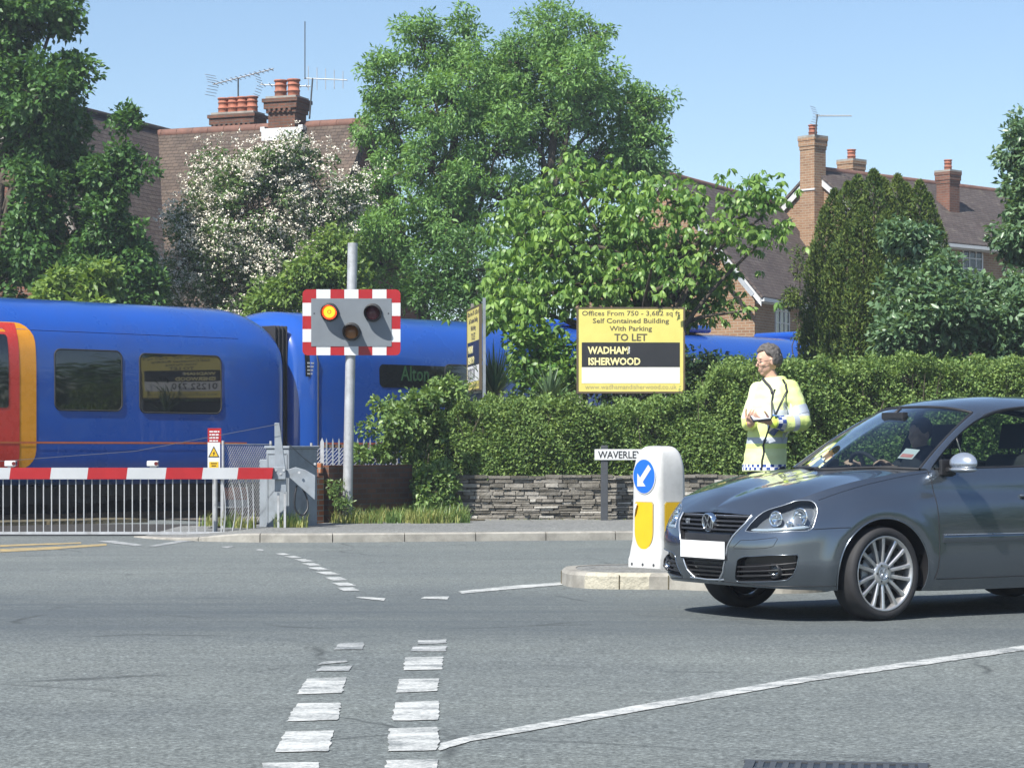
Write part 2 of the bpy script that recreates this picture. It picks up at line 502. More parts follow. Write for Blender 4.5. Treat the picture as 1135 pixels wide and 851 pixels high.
KERB = [(-5.05, 31.2), (-4.55, 30.3), (-4.0, 29.75), (-3.3, 29.4), (-2.6, 29.35), (-1.5, 29.55), (0.0, 29.87), (1.6, 30.2), (4.0, 30.7), (9, 31.7), (20, 33.8), (40, 37.5)]
kp = catmull(KERB, 140)
kdist = np.concatenate([[0], np.cumsum(np.linalg.norm(np.diff(kp[:, :2], axis=0), axis=1))])
khf = hermite([0, 1.6, 2.6, 60], [0.012, 0.04, 0.11, 0.115])
def kpt(s):
    return Vector((np.interp(s, kdist, kp[:, 0]), np.interp(s, kdist, kp[:, 1]), 0))
def kerb():
    mb = MB(); s = 0.0
    while s < 34:
        L = 0.914; a, b = s + 0.006, min(s + L - 0.006, 40)
        q = [a + (b - a)*i/3 for i in range(4)]
        pr = []
        for t in q:
            p = kpt(t); d = (kpt(t + 0.05) - kpt(t - 0.05)).normalized(); n = Vector((-d.y, d.x, 0)); h = float(khf(t))
            pr.append([p - Vector((0, 0, 0.05)), p + n*0.006 + Vector((0, 0, h - 0.018)), p + n*0.026 + Vector((0, 0, h)), p + n*0.14 + Vector((0, 0, h + 0.002)), p + n*0.14 + Vector((0,0,-0.05))])
        for i in range(3):
            for k in range(4):
                mb.add([pr[i][k], pr[i+1][k], pr[i+1][k+1], pr[i][k+1]], [(0, 1, 2, 3)])
        mb.add(pr[0], [(4, 3, 2, 1, 0)]); mb.add(pr[-1], [(0, 1, 2, 3, 4)])
        s += L
    return structure(mb.build('kerb', MT['kerb']))
kerb()
def pavement():
    mb = MB(); front, back = [], []
    ss = np.linspace(0, 34, 90)
    for t in ss:
        p = kpt(t); d = (kpt(t + 0.05) - kpt(t - 0.05)).normalized(); n = Vector((-d.y, d.x, 0))
        h = float(khf(t)) - 0.003
        f = p + n*0.13; f.z = h; front.append(f)
        bx = max(f.x, -5.0)
        bk = Vector((bx, max(34.9 + 0.06*max(0, bx - 1), f.y + 0.8), h + 0.02)); back.append(bk)
    for i in range(len(ss)-1):
        mb.add([front[i], front[i+1], back[i+1], back[i]], [(0, 1, 2, 3)])
    return structure(mb.build('pavement', MT['pave']))
pavement()
# bank of earth under the hedge and verge
sheet('verge_soil', [(-4.4, 33.4), (-0.4, 34.3), (-0.4, 34.9), (30, 36.8), (30, 41), (-2, 36.6), (-4.4, 35.4)], 0.135, MT['soil'])

JR = random.Random(17)
def marking(quads, name, m):
    mb = MB()
    for q in quads:
        pts = [G(x, y) for x, y in q]
        for p in pts: p.z = 0.004
        a = sum(((pts[i]-pts[0]).cross(pts[i+1]-pts[0]) for i in range(1, len(pts)-1)), Vector())
        if a.z < 0: pts.reverse()
        jp = []
        for i in range(len(pts)):
            u, v = pts[i], pts[(i+1) % len(pts)]; k = max(1, int((v-u).length/0.05))
            for j in range(k): jp.append(u.lerp(v, j/k) + Vector((JR.gauss(0, .003), JR.gauss(0, .004), 0)))
        mb.add(jp, [tuple(range(len(jp)))])
    return structure(mb.build(name, m))
left_col = [[(318,800),(329,780),(378,779),(375,798)], [(329,770),(341,752),(384,751),(379,768)],
            [(305,834),(316,811),(369,810),(365,833)], [(290,851),(291,846),(354,845),(352,862),(284,862)]]
right_col = [[(447,743),(449,729),(491,728),(490,742)], [(440,768),(442,753),(487,752),(485,766)],
             [(435,799),(438,779),(487,777),(486,798)], [(430,833),(431,808),(485,806),(487,824),(484,832)],
             [(427,862),(428,843),(485,842),(484,862)]]
marking(left_col + right_col, 'give_way_marking', MT['paint'])
marking([[(350,744),(357,739),(391,738),(386,744)], [(370,720),(376,713),(404,712),(402,720)], [(352,737),(356,734),(384,731),(384,734)],
         [(455,722),(458,717),(495,716),(494,722)], [(463,714),(464,710),(495,709),(494,713)]], 'worn_road_marking', MT['paintw'])
marking([[(487,824),(520,816),(700,783),(900,749),(1135,715.5),(1300,692),(1300,697),(1135,721),(900,755),(700,790),(522,822),(487,832)]], 'edge_line_marking', MT['paint'])
dash = []
for i, (x0, x1, y0, y1, w0, w1) in enumerate([(305,312,613.5,615.3,10,10),(315,324,616.5,618.5,11,11),(326,336,620,622.5,12,12),(334,343,624.5,627,13,13),(341,352,629,632,14,14),(350,361,634,637,16,16),(360,369,640,643.5,17,17),(367,377,646,649.5,18,18),(373,381,651.5,655,18,18)]):
    dash.append([(x0, y0), (x0 + w0, y0 - 0.4), (x1 + w1, y1 - 0.4), (x1, y1)])
marking(dash + [[(394,662.5),(397,661.5),(427,663),(426,666)], [(466,663.5),(470,661.5),(498,661),(496,664.5)],
        [(508,655.5),(560,650),(626,645),(626,648),(560,653.5),(512,658)]], 'junction_marking', MT['paint'])
marking([[(0,608.5),(60,606),(118,602.5),(118,604.5),(60,609),(0,612)], [(0,604),(90,601),(90,602.4),(0,606)]], 'yellow_line_marking', MT['painty'])
marking([[(108,600),(125,599),(160,604),(150,605.2)], [(165,605),(205,598),(240,596.5),(244,597.8),(208,600),(172,606)], [(243,606.2),(254,605),(260,606),(252,607.2)], [(283,609.5),(287,608.3),(293,609.5),(290,610.8)]], 'crossing_marking', MT['paintw'])

# traffic island
ISL = [(0.42, 20.3), (0.44, 19.95), (0.53, 19.62), (0.72, 19.44), (0.98, 19.38), (1.35, 19.32), (1.6, 19.15), (1.85, 18.9), (2.2, 18.80), (2.5, 18.98), (2.6, 19.4), (2.55, 20.2), (2.3, 20.8), (1.6, 21.0), (0.8, 20.95), (0.5, 20.7)]
def island():
    pts = catmull(ISL + [ISL[0]], 90)[:-1]
    c = pts.mean(axis=0)
    rings = []
    for ins, z in ((0.0, -0.05), (0.004, 0.105), (0.03, 0.132), (0.13, 0.134)):
        rings.append([Vector((c[0] + (p[0]-c[0])*(1-ins/np.linalg.norm(p-c)), c[1] + (p[1]-c[1])*(1-ins/np.linalg.norm(p-c)), z)) for p in pts])
    n = len(pts); mb = MB()
    for k in range(3):
        for i in range(n):
            j = (i+1) % n
            x = pts[i][0]
            mb.add([rings[k][i], rings[k][j], rings[k+1][j], rings[k+1][i]], [(0, 1, 2, 3)], 1 if (0.6 < x < 1.07 and pts[i][1] < 20) else 0)
    o = structure(mb.build('island_kerb', [MT['kerb'], MT['kerbw']]))
    mb = MB(); mb.add([p + Vector((0, 0, -0.004)) for p in rings[3]], [tuple(range(n))])
    structure(mb.build('island_surface', MT['pave']))
    mb = MB()      # joints between the island's kerbstones
    for i in (2, 14, 19, 26):
        p = pts[i]; d = Vector((p[0]-c[0], p[1]-c[1], 0)).normalized(); q = Vector((p[0], p[1], 0))
        mb.bar(q + d*0.0015 + Vector((0,0,-0.01)), q + d*0.0015 + Vector((0,0,0.118)), 0.008, 0.006, up=d)
    structure(mb.build('kerb_joints', MT['soil']))
island()

# drain grate in the near carriageway
sheet('crossing_surface', [(-40, 31.75), (-4.15, 31.75), (-4.0, 33.0), (-3.9, 36.5), (-40, 40)], 0.004, pbr('dark_ballast', (0.035, 0.033, 0.030), 0.95, var=.5, vs=20, bump=.8, bs=18, bd=.05))
def drain():
    a = [G(806, 852), G(822, 842), G(952, 851), G(990, 862), G(780, 868)]
    o = thing('drain_grate', 'dark iron drain grate set into the asphalt at the near edge', 'drain', (1.15, 8.35, 0.0), R(-9))
    mb = MB(); w, h = 0.62, 0.42
    for s in (-1, 1):
        mb.box((0, s*h/2, 0.003), (w + 0.05, 0.035, 0.012)); mb.box((s*w/2, 0, 0.003), (0.035, h - 0.036, 0.012))
    mb.build('frame', MT['darksteel'], o)
    mb = MB()
    for i in range(13):
        mb.box((-w/2 + 0.04 + i*(w - 0.08)/12, 0, 0.003), (0.022, h - 0.04, 0.009))
    mb.box((0, 0, 0.0035), (w - 0.04, 0.03, 0.011))
    mb.build('bars', MT['darksteel'], o)
    mb = MB(); mb.box((0, 0, 0.0025), (w - 0.036, h - 0.036, 0.002)); mb.build('pit_shade', MT['black'], o)  # flat black plate standing in for the shade below the bars
drain()
# ------------------------------------------------------------------ houses behind the line
def mat_tiles(name, c1, c2, w=0.17, h=0.105):
    t = NT(name); co = t.coord('UV')
    br = t.n('TexBrick', Scale=1.0, Mortar_Size=0.006, Brick_Width=w, Row_Height=h, Mortar_Smooth=0.3)
    t.set(br, 'Vector', co); t.set(br, 'Color1', c1); t.set(br, 'Color2', c2); t.set(br, 'Mortar', sc(c1, 0.35))
    c = t.mix(0.9, br.outputs['Color'], t.ramp(t.noise(co, 0.9, 6, 0.75), [(0.25, (0.62, 0.60, 0.58)), (0.75, (1.3, 1.27, 1.25))]), 'MULTIPLY')
    c = t.mix(t.ramp(t.noise(co, 2.6, 5, 0.7), [(0.58, (0, 0, 0)), (0.75, (0.55,)*3)]), c, (0.22, 0.20, 0.15))
    sep = t.n('SeparateXYZ'); t.set(sep, '0', co)
    saw = t.math('FRACT', t.math('DIVIDE', sep.outputs[1], h))
    b = t.pbr(Roughness=0.85, Specular_IOR_Level=0.25); t.set(b, 'Base Color', c)
    hh = t.math('ADD', t.math('MULTIPLY', saw, -1.0), t.math('MULTIPLY', br.outputs['Fac'], -0.4))
    t.set(b, 'Normal', t.bump(hh, 1.0, 0.03)); return t.m
MT['tile_red'] = mat_tiles('red_clay_tiles', (0.122, 0.094, 0.075), (0.088, 0.070, 0.059), 0.17, 0.115)
MT['tile_dark'] = mat_tiles('dark_tiles', (0.100, 0.085, 0.078), (0.070, 0.055, 0.052), 0.20, 0.12)
MT['brick_old'] = mat_brick('old_red_brick', (0.22, 0.095, 0.060), (0.16, 0.072, 0.050), (0.19, 0.15, 0.12))
MT['brick_buff'] = mat_brick('buff_brick', (0.34, 0.20, 0.115), (0.25, 0.14, 0.080), (0.36, 0.30, 0.22), dark=0.7)
MT['pot'] = pbr('terracotta', (0.36, 0.125, 0.075), 0.8, var=0.3, vs=5, dirt=((0.12, 0.08, 0.06), 3, 0.7))
MT['lead'] = pbr('lead', (0.42, 0.45, 0.48), 0.45, 0.2, var=0.15)
MT['ridge'] = pbr('ridge_tile', (0.17, 0.085, 0.062), 0.85, var=0.3, vs=4)
MT['pane'] = None
def _pane():
    t = NT('house_pane'); b = t.pbr(Roughness=0.05, IOR=1.6); t.set(b, 'Base Color', (0.02, 0.025, 0.03)); return t.m
MT['pane'] = _pane()

def gable_body(t, hw, L, zr, ze, wall, tile, oh=0.25, verge=None, bw=0.2, y0=0.0):
    """walls and roof round a ridge along local y, gables at y0 and y0+L"""
    verge = verge or MT['white']
    mb = MB()
    zw = ze - 0.02
    for y, s in ((y0, 1), (y0 + L, -1)):
        mb.prism([(-hw, y, 0), (hw, y, 0), (hw, y, zw), (0, y, zr - 0.10), (-hw, y, zw)], (0, s*0.2, 0))
    for s in (-1, 1): mb.box((s*(hw - 0.1), y0 + L/2, zw/2), (0.2, L - 0.404, zw))
    mb.build('wall', wall, t, uv=True)
    mb = MB(); sl = (zr - ze)/hw
    for s in (-1, 1):
        e = hw + oh
        a = [(0, y0 - .14, zr), (s*e, y0 - .14, zr - sl*e), (s*e, y0 + L + .14, zr - sl*e), (0, y0 + L + .14, zr)]
        n = Vector((s*sl, 0, 1)).normalized()
        mb.prism([Vector(p) + n*.02 for p in a], n*.07)
    ro = mb.build('roof', tile, t, uv=True)
    mb = MB(); mb.tube([(0, y0 - .15, zr + .045), (0, y0 + L + .15, zr + .045)], 0.12, 8); mb.build('ridge_tiles', MT['ridge'], ro)
    for yy in (y0 - .10, y0 + L + .10):
        mb = MB()
        for s in (-1, 1): mb.prism([(0, yy, zr), (s*(hw+oh), yy, zr - sl*(hw+oh)), (s*(hw+oh), yy, zr - sl*(hw+oh) - bw), (0, yy, zr - bw*1.15)], (0, 0.03, 0))
        mb.build('bargeboard', verge, t)
    for s in (-1, 1):
        mb = MB(); x = s*(hw + oh + .03); z = zr - sl*(hw + oh)
        mb.box((x, y0 + L/2, z - .02), (.11, L + .2, .10)); mb.box((s*(hw + oh*.5), y0 + L/2, z - .09), (oh, L - .1, .03))
        mb.build('gutter', verge, t)
    return ro
def house_window(t, c, w, h, right, nx=3, ny=4, frame=None):
    r = Vector(right).normalized(); up = Vector((0, 0, 1)); n = r.cross(up); c = Vector(c)
    def b(mb, x, z, ww, hh, dp, off):
        q = [c + r*(x + i*ww/2) + up*(z + j*hh/2) + n*off for i, j in ((-1, -1), (1, -1), (1, 1), (-1, 1))]
        mb.prism(q, -n*dp)
    mb = MB(); f = .055
    b(mb, 0, h/2, w + f, f, .09, .03); b(mb, 0, -h/2, w + f, f, .09, .03)
    for s in (-1, 1): b(mb, s*w/2, 0, f, h - f, .09, .03)
    for i in range(1, nx): b(mb, -w/2 + w*i/nx, 0, .035, h - f, .03, .024)
    for j in range(1, ny): b(mb, 0, -h/2 + h*j/ny, w - f, .03, .03, .020)
    o = mb.build('window', frame or MT['white'], t)
    p = MB(); b(p, 0, 0, w - f, h - f, .01, .004); p.build('pane', MT['pane'], o)
    s = MB(); b(s, 0, -h/2 - .06, w + .16, .05, .16, .07); s.build('sill', frame or MT['white'], o)
def chimney(t, c, wx, wy, z0, z1, pots, brick, pot_h=0.5, pot_r=0.13, cap=True, flash=None, ck=1.0):
    """c local centre, pots along x"""
    mb = MB(); x, y = c
    mb.box((x, y, (z0+z1)/2), (wx, wy, z1-z0))
    if cap:
        mb.box((x, y, z1 - .30), (wx + .08*ck, wy + .08*ck, .10)); mb.box((x, y, z1 - .165), (wx + .17*ck, wy + .17*ck, .165)); mb.box((x, y, z1 - .04), (wx + .24*ck, wy + .24*ck, .09))
        for i in range(int(wx/.14) if ck > .9 else 0):
            xx = x - wx/2 + .07 + i*.14
            mb.box((xx, y - wy/2 - .06, z1 - .285), (.07, .06, .075)); mb.box((xx, y + wy/2 + .06, z1 - .285), (.07, .06, .075))
    o = mb.build('chimney', brick, t, uv=True)
    m = MB(); m.prism([(x - wx/2 - .05, y - wy/2 - .05, z1 + .005), (x + wx/2 + .05, y - wy/2 - .05, z1 + .005), (x + wx/2 + .05, y + wy/2 + .05, z1 + .005), (x - wx/2 - .05, y + wy/2 + .05, z1 + .005)], (0, 0, .06)); m.build('flaunching', MT['kerb'], o)
    for i in range(pots):
        px = x + (i - (pots-1)/2)*(wx - .02)/max(pots, 1) if pots > 1 else x
        r = pot_r; m = MB()
        m.lathe([(r*1.02, 0), (r, .04), (r*.95, pot_h*.35), (r*1.06, pot_h*.36), (r*1.06, pot_h*.41), (r*.93, pot_h*.42), (r*.92, pot_h*.68), (r*1.03, pot_h*.69), (r*1.03, pot_h*.74), (r*.92, pot_h*.75), (r*.93, pot_h*.9), (r*1.1, pot_h*.92), (r*1.1, pot_h), (r*.85, pot_h), (r*.8, pot_h*.6)], 16, Matrix.Translation((px, y, z1 + .04)))
        m.build('chimney_pot', MT['pot'], o)
    if flash:
        m = MB(); zf = flash
        m.box((x, y - wy/2 - .012, zf), (wx + .36, .02, .30)); m.box((x - wx/2 - .16, y - wy/2 - .012 + .1, zf + .14), (.12, .2, .12)); m.box((x + wx/2 + .16, y - wy/2 - .012 + .1, zf + .14), (.12, .2, .12)); m.build('flashing', MT['white'], o)
    return o

def left_house():
    an = math.atan2(-.37, .93)
    O = Vector((-9.4, 60.0, 0))
    t = thing('tiled_house', 'old brick house with red clay tiled roof and two chimney stacks at left', 'house', O, an)
    # main range: ridge along the local x axis of the house
    sub = MB(); zr, ze, hd, x0, x1 = 9.15, 4.2, 3.9, -7.0, 6.2
    sl = (zr - ze)/hd
    for x, s in ((x0, 1), (x1 - .2, 1)):
        sub.prism([(x, -hd + .25, 0), (x, hd - .25, 0), (x, hd - .25, ze), (x, 0, zr - .12), (x, -hd + .25, ze)], (s*.2, 0, 0))
    for s in (-1, 1): sub.box(((x0+x1)/2, s*(hd - .36), ze/2), (x1 - x0 - .404, .2, ze))
    sub.build('wall', MT['brick_old'], t, uv=True)
    mb = MB()
    for s in (-1, 1):
        n = Vector((0, s*sl, 1)).normalized()
        mb.prism([Vector(p) + n*.02 for p in ((x0 - .1, 0, zr), (x1 + .18, 0, zr), (x1 + .18, s*(hd + .2), zr - sl*(hd + .2)), (x0 - .1, s*(hd + .2), zr - sl*(hd + .2)))], n*.08)
    ro = mb.build('roof', MT['tile_red'], t, uv=True)
    mb = MB()
    x = x0 - .1
    while x < x1 + .1:
        mb.tube([(x, 0, zr + .06), (min(x + .44, x1+.2), 0, zr + .06)], .13, 8); x += .45
    mb.build('ridge_tiles', MT['ridge'], ro)
    mb = MB()
    for s in (-1, 1): mb.prism([(x1 + .10, 0, zr - .02), (x1 + .10, s*(hd + .2), zr - sl*(hd+.2) - .02), (x1 + .10, s*(hd + .2), zr - sl*(hd+.2) - .28), (x1 + .10, 0, zr - .30)], (.04, 0, 0))
    mb.build('bargeboard', MT['bark'], t)
    # cross wing coming forward at the left
    wx, hw, wz, we, y0, y1 = 0.3, 2.2, 9.28, 5.0, -6.0, 2.6
    mb = MB(); mb.prism([(wx - hw, y0, 0), (wx + hw, y0, 0), (wx + hw, y0, we), (wx, y0, wz - .12), (wx - hw, y0, we)], (0, .22, 0))
    for s in (-1, 1): mb.box((wx + s*(hw - .1), (y0 + .224 - 3.5)/2, we/2), (.2, -3.5 - y0 - .23, we))
    mb.build('wall', MT['brick_old'], t, uv=True)
    mb = MB(); s2 = (wz - we)/hw
    for s in (-1, 1):
        n = Vector((s*s2, 0, 1)).normalized(); e = hw + .3
        mb.prism([Vector(p) + n*.02 for p in ((wx, y0 - .3, wz), (wx + s*e, y0 - .3, wz - s2*e), (wx + s*e, y1, wz - s2*e), (wx, y1, wz))], n*.08)
    r2 = mb.build('roof', MT['tile_dark'], t, uv=True)
    mb = MB(); mb.tube([(wx, y0 - .3, wz + .06), (wx, y1, wz + .06)], .13, 8); mb.build('ridge_tiles', MT['tile_dark'], r2)
    mb = MB()
    for s in (-1, 1):
        e = hw + .3; mb.prism([(wx, y0 - .26, wz), (wx + s*e, y0 - .26, wz - s2*e), (wx + s*e, y0 - .26, wz - s2*e - .26), (wx, y0 - .26, wz - .34)], (0, -.04, 0))
    mb.build('bargeboard', MT['wood'], t)
    k = 61/F_PX
    def local(px, d):
        p = Vector(((px - CX)*d/F_PX, d, 0)) - O; return Matrix.Rotation(-an, 3, 'Z') @ p
    c = local(249, 59.2); chimney(t, (c.x, 0.75), 1.12, .52, 7.8, EYE + (HOR - 129.5)*60/F_PX, 4, MT['brick_dark'], pot_h=.43, pot_r=.142)
    c = local(322, 58.6); chimney(t, (c.x, -0.05), .74, .62, 8.2, EYE + (HOR - 112.5)*58.6/F_PX, 2, MT['brick_dark'], pot_h=.47, pot_r=.155, flash=9.0)
    for px in (192, 430):
        c = local(px, 55.0)
    house_window(t, (2.0, -hd + .245, 3.4), 1.0, 1.5, (1, 0, 0), 2, 3)
    house_window(t, (wx - .4, y0 - .005, 3.2), 1.3, 1.5, (1, 0, 0), 3, 3)
    house_window(t, (4.6, -hd + .245, 3.4), 1.2, 1.5, (1, 0, 0), 2, 3)
left_house()

def right_houses():
    an = math.atan2(-.45, .89)
    O = Vector((4.08, 63.2, 0))
    t = thing('gabled_house', 'brown brick house with dark tiled roof and white bargeboards behind the chestnut tree', 'house', O, an, 'brick houses at the right')
    gable_body(t, 2.62, 10.0, 8.55, 5.42, MT['brick_buff'], MT['tile_dark'], .22)
    x = 2.62
    for y in (2.05, 4.35, 6.6):
        house_window(t, (x + .004, y, 4.62), 1.05, 1.3, (0, 1, 0), 3, 4)
    house_window(t, (-.6, -.004, 3.6), 1.1, 1.2, (1, 0, 0), 3, 4)
    mb = MB(); mb.bar((2.66 + .25, -.9, 5.2), (.95, -.9, 7.5), .10, .05, up=(0, 1, 0)); mb.build('lead_flashing', MT['lead'], t)
    mb = MB()
    for q in range(2): mb.box((x + .3, 4.2, 3.35 + .35*q), (.03, 6.4, .03))
    for q in range(14): mb.box((x + .3, 1.0 + q*.49, 3.4), (.02, .02, .8))
    mb.build('balcony_rail', MT['black'], t)
    # taller house behind
    an2 = math.atan2(-.74, .67); O2 = Vector((9.05, 70.0, 0))
    t = thing('gabled_house', 'taller buff brick house with three chimneys and long dark roof behind the yew', 'house', O2, an2, 'brick houses at the right')
    gable_body(t, 2.6, 17.0, 9.49, 7.5, MT['brick_buff'], MT['tile_dark'], .3)
    chimney(t, (0.06, -.18), .56, .52, 0, EYE + (HOR - 152)*69.5/F_PX, 1, MT['brick_buff'], pot_h=.36, pot_r=.13, ck=.42)
    chimney(t, (-.35, 2.1), .55, .55, 7.9, EYE + (HOR - 179)*71.5/F_PX, 1, MT['brick_buff'], pot_h=.34, pot_r=.13, ck=.42)
    chimney(t, (1.2, 4.85), .50, .50, 7.6, EYE + (HOR - 191)*72.2/F_PX, 1, MT['brick_old'], pot_h=.36, pot_r=.12, ck=.42)
    for y in (4.2, 7.2, 9.4): house_window(t, (2.605, y, 6.8), .95, .95, (0, 1, 0), 3, 3)
    for z_ in (6.6, 8.9): mb = MB(); mb.box((0.06, -.455, z_), (.62, .03, .05)); mb.build('string_course', MT['white'], t)
    for s in (-1, 1): mb = MB(); mb.bar((s*2.5, -.03, 7.0), (s*1.2, -.03, 8.2), .02, .12, up=(0, 1, 0)); mb.build('lead_flashing', MT['lead'], t)
    # far roof at the right
    O3 = Vector((20.2, 88.0, 0)); t = thing('gabled_house', 'distant brown tiled roof half hidden by the tree at the right edge', 'house', O3, R(-62), 'brick houses at the right')
    gable_body(t, 3.2, 9.0, 9.6, 7.4, MT['brick_old'], MT['tile_dark'], .3)
right_houses()

def aerial(label, mast_a, mast_b, boom_a, boom_b, n, el, elong=True, refl=False):
    """an antenna: mast and boom from point to point, n cross elements"""
    t = thing('tv_aerial', label, 'aerial', mast_a, 0)
    o = Vector(mast_a); A, B = Vector(boom_a) - o, Vector(boom_b) - o
    mb = MB(); mb.tube([(0, 0, 0), Vector(mast_b) - o], .022, 6); mb.build('mast', MT['darksteel'], t)
    mb = MB(); mb.tube([A, B], .016, 6)
    mb.build('boom', MT['steel'], t)
    d = (B - A).normalized(); cr = Vector((0, 0, 1)) if not elong else d.cross(Vector((0, 0, 1))).normalized()
    if elong: cr = (cr + Vector((0, 0, .25))).normalized()
    mb = MB()
    for i in range(n):
        p = A.lerp(B, (i + .5)/n); q = el*(1 - .35*i/n); mb.tube([p - cr*q, p + cr*q], .010, 5)
    mb.build('elements', MT['steel'], t)
    if refl:
        mb = MB()
        for s in (-1, 1):
            for j in range(4): mb.tube([A + Vector((0, 0, s*(.05 + .07*j))) + d*(-.03*j) - d.cross(Vector((0,0,1)))*.2, A + Vector((0, 0, s*(.05 + .07*j))) + d*(-.03*j) + d.cross(Vector((0,0,1)))*.2], .008, 5)
        mb.build('reflector', MT['steel'], t)
aerial('long tilted television aerial above the four-pot chimney', W(264, 128, 60.3), W(264, 86, 60.3), W(236, 94, 60.6), W(303, 76.5, 59.4), 13, .14, True, True)
aerial('small low television aerial just left of the two-pot chimney', W(309, 117, 59.2), W(309, 97, 59.2), W(288, 94, 59.4), W(344, 96, 59.0), 7, .13, True, True)
aerial('large aerial with five tall upright rods right of the two-pot chimney', W(343, 132, 58.3), W(346.5, 87, 58.3), W(337, 87, 58.5), W(385, 89, 58.1), 5, .30, False)
w = MB(); a = W(338, 88, 58.45); b = W(338, 24, 58.45); w.tube([a, b], .014, 6)
tag(w.build('whip_aerial', MT['darksteel']), 'very tall thin whip aerial rising beside the two-pot chimney', 'aerial')
aerial('television aerial on the tallest right hand chimney with the single pot', W(903.5, 150, 69.4), W(906, 127, 69.4), W(904, 128.5, 69.6), W(944, 128.5, 69.0), 12, .11, True, True)
# ------------------------------------------------------------------ level crossing: track, train, barrier
TA = Vector((-7.97, 36.6, 0.0)); TT = Vector((0.718, 0.696, 0)).normalized(); TANG = math.atan2(TT.y, TT.x)
def train_xz(px, py):
    k = (px - CX)/F_PX
    t = (k*TA.y - TA.x)/(TT.x - k*TT.y)
    d = TA.y + TT.y*t
    return t, EYE + (HOR - py)*d/F_PX

MT['blue'] = pbr('train_blue', (0.011, 0.080, 0.39), 0.28, var=0.05, vs=0.7, spec=0.5, coat=0.9, dirt=((0.035, 0.07, 0.26), 0.9, 0.35), rv=0.05)
MT['tred'] = pbr('train_red', (0.60, 0.045, 0.03), 0.28, var=0.06, coat=0.3)
MT['torange'] = pbr('train_orange', (0.78, 0.32, 0.015), 0.28, var=0.05, coat=0.3)
MT['stripe'] = pbr('train_stripe', (0.55, 0.14, 0.05), 0.3)
def _tg():
    t = NT('train_glass'); b = t.pbr(Roughness=0.03, IOR=1.85); t.set(b, 'Base Color', (0.008, 0.010, 0.011)); return t.m
MT['tglass'] = _tg()
MT['led'] = emis('green_led', (0.10, 0.75, 0.12), 0.035)

def build_track():
    rot = Matrix.Rotation(TANG, 4, 'Z'); T4 = Matrix.Translation(TA) @ rot
    def w(x, y, z): return T4 @ Vector((x, y, z))
    mb = MB(); mb.add([w(3.2, -1.2, 0.02), w(90, -1.2, 0.02), w(90, 4.0, 0.02), w(3.2, 4.0, 0.02)], [(0,1,2,3)])
    structure(mb.build('track_ballast', MT['ballast']))
    mb = MB()
    for y in (0.68, 2.12):
        for x in range(-30, 90, 10):
            mb.add([w(x, y-0.035, 0.0), w(x+10, y-0.035, 0.0), w(x+10, y+0.035, 0.0), w(x, y+0.035, 0.0),
                    w(x, y-0.035, 0.12), w(x+10, y-0.035, 0.12), w(x+10, y+0.035, 0.12), w(x, y+0.035, 0.12)],
                   [(4,5,6,7),(0,1,5,4),(1,2,6,5),(2,3,7,6),(3,0,4,7)])
    structure(mb.build('rails', MT['rust']))
    mb = MB()
    for i in range(3):
        mb.add([w(-3.4+i*1.9, -0.75, 0.0), w(-1.56+i*1.9, -0.75, 0.0), w(-1.56+i*1.9, 0.5, 0.0), w(-3.4+i*1.9, 0.5, 0.0),
                w(-3.4+i*1.9, -0.75, 0.06), w(-1.56+i*1.9, -0.75, 0.06), w(-1.56+i*1.9, 0.5, 0.06), w(-3.4+i*1.9, 0.5, 0.06)],
               [(4,5,6,7),(0,1,5,4),(1,2,6,5),(2,3,7,6),(3,0,4,7)])
    structure(mb.build('crossing_deck', MT['soil']))
build_track()

PROF = [(0.30, 0.60), (0.07, 0.70), (0.01, 0.98), (0.0, 1.3), (0.0, 2.3), (0.015, 2.70), (0.06, 2.95), (0.15, 3.15), (0.28, 3.32), (0.48, 3.47), (0.75, 3.57), (1.05, 3.62), (1.4, 3.64)]
_pz = np.array([p[1] for p in PROF]); _py = np.array([p[0] for p in PROF])
_pf = hermite(_pz, _py)
def train_loft(rows):
    """rows: (x, inset, roof drop)"""
    zs = np.concatenate([[0.60, 0.64, 0.70], np.linspace(0.8, 2.6, 10), np.linspace(2.7, 3.55, 14), [3.60, 3.625, 3.64]])
    ys = _pf(zs)
    ring = [(y, z) for y, z in zip(ys, zs)] + [(2.8 - y, z) for y, z in zip(ys[::-1][1:], zs[::-1][1:])]
    P = np.zeros((len(rows), len(ring), 3))
    for i, (x, ins, drop) in enumerate(rows):
        for j, (y, z) in enumerate(ring):
            k = 1 - ins/1.4
            kz = max(0.0, (z - 2.3)/1.34)
            P[i, j] = (x, 1.4 + (y - 1.4)*k, z - drop*kz**1.3)
    return P
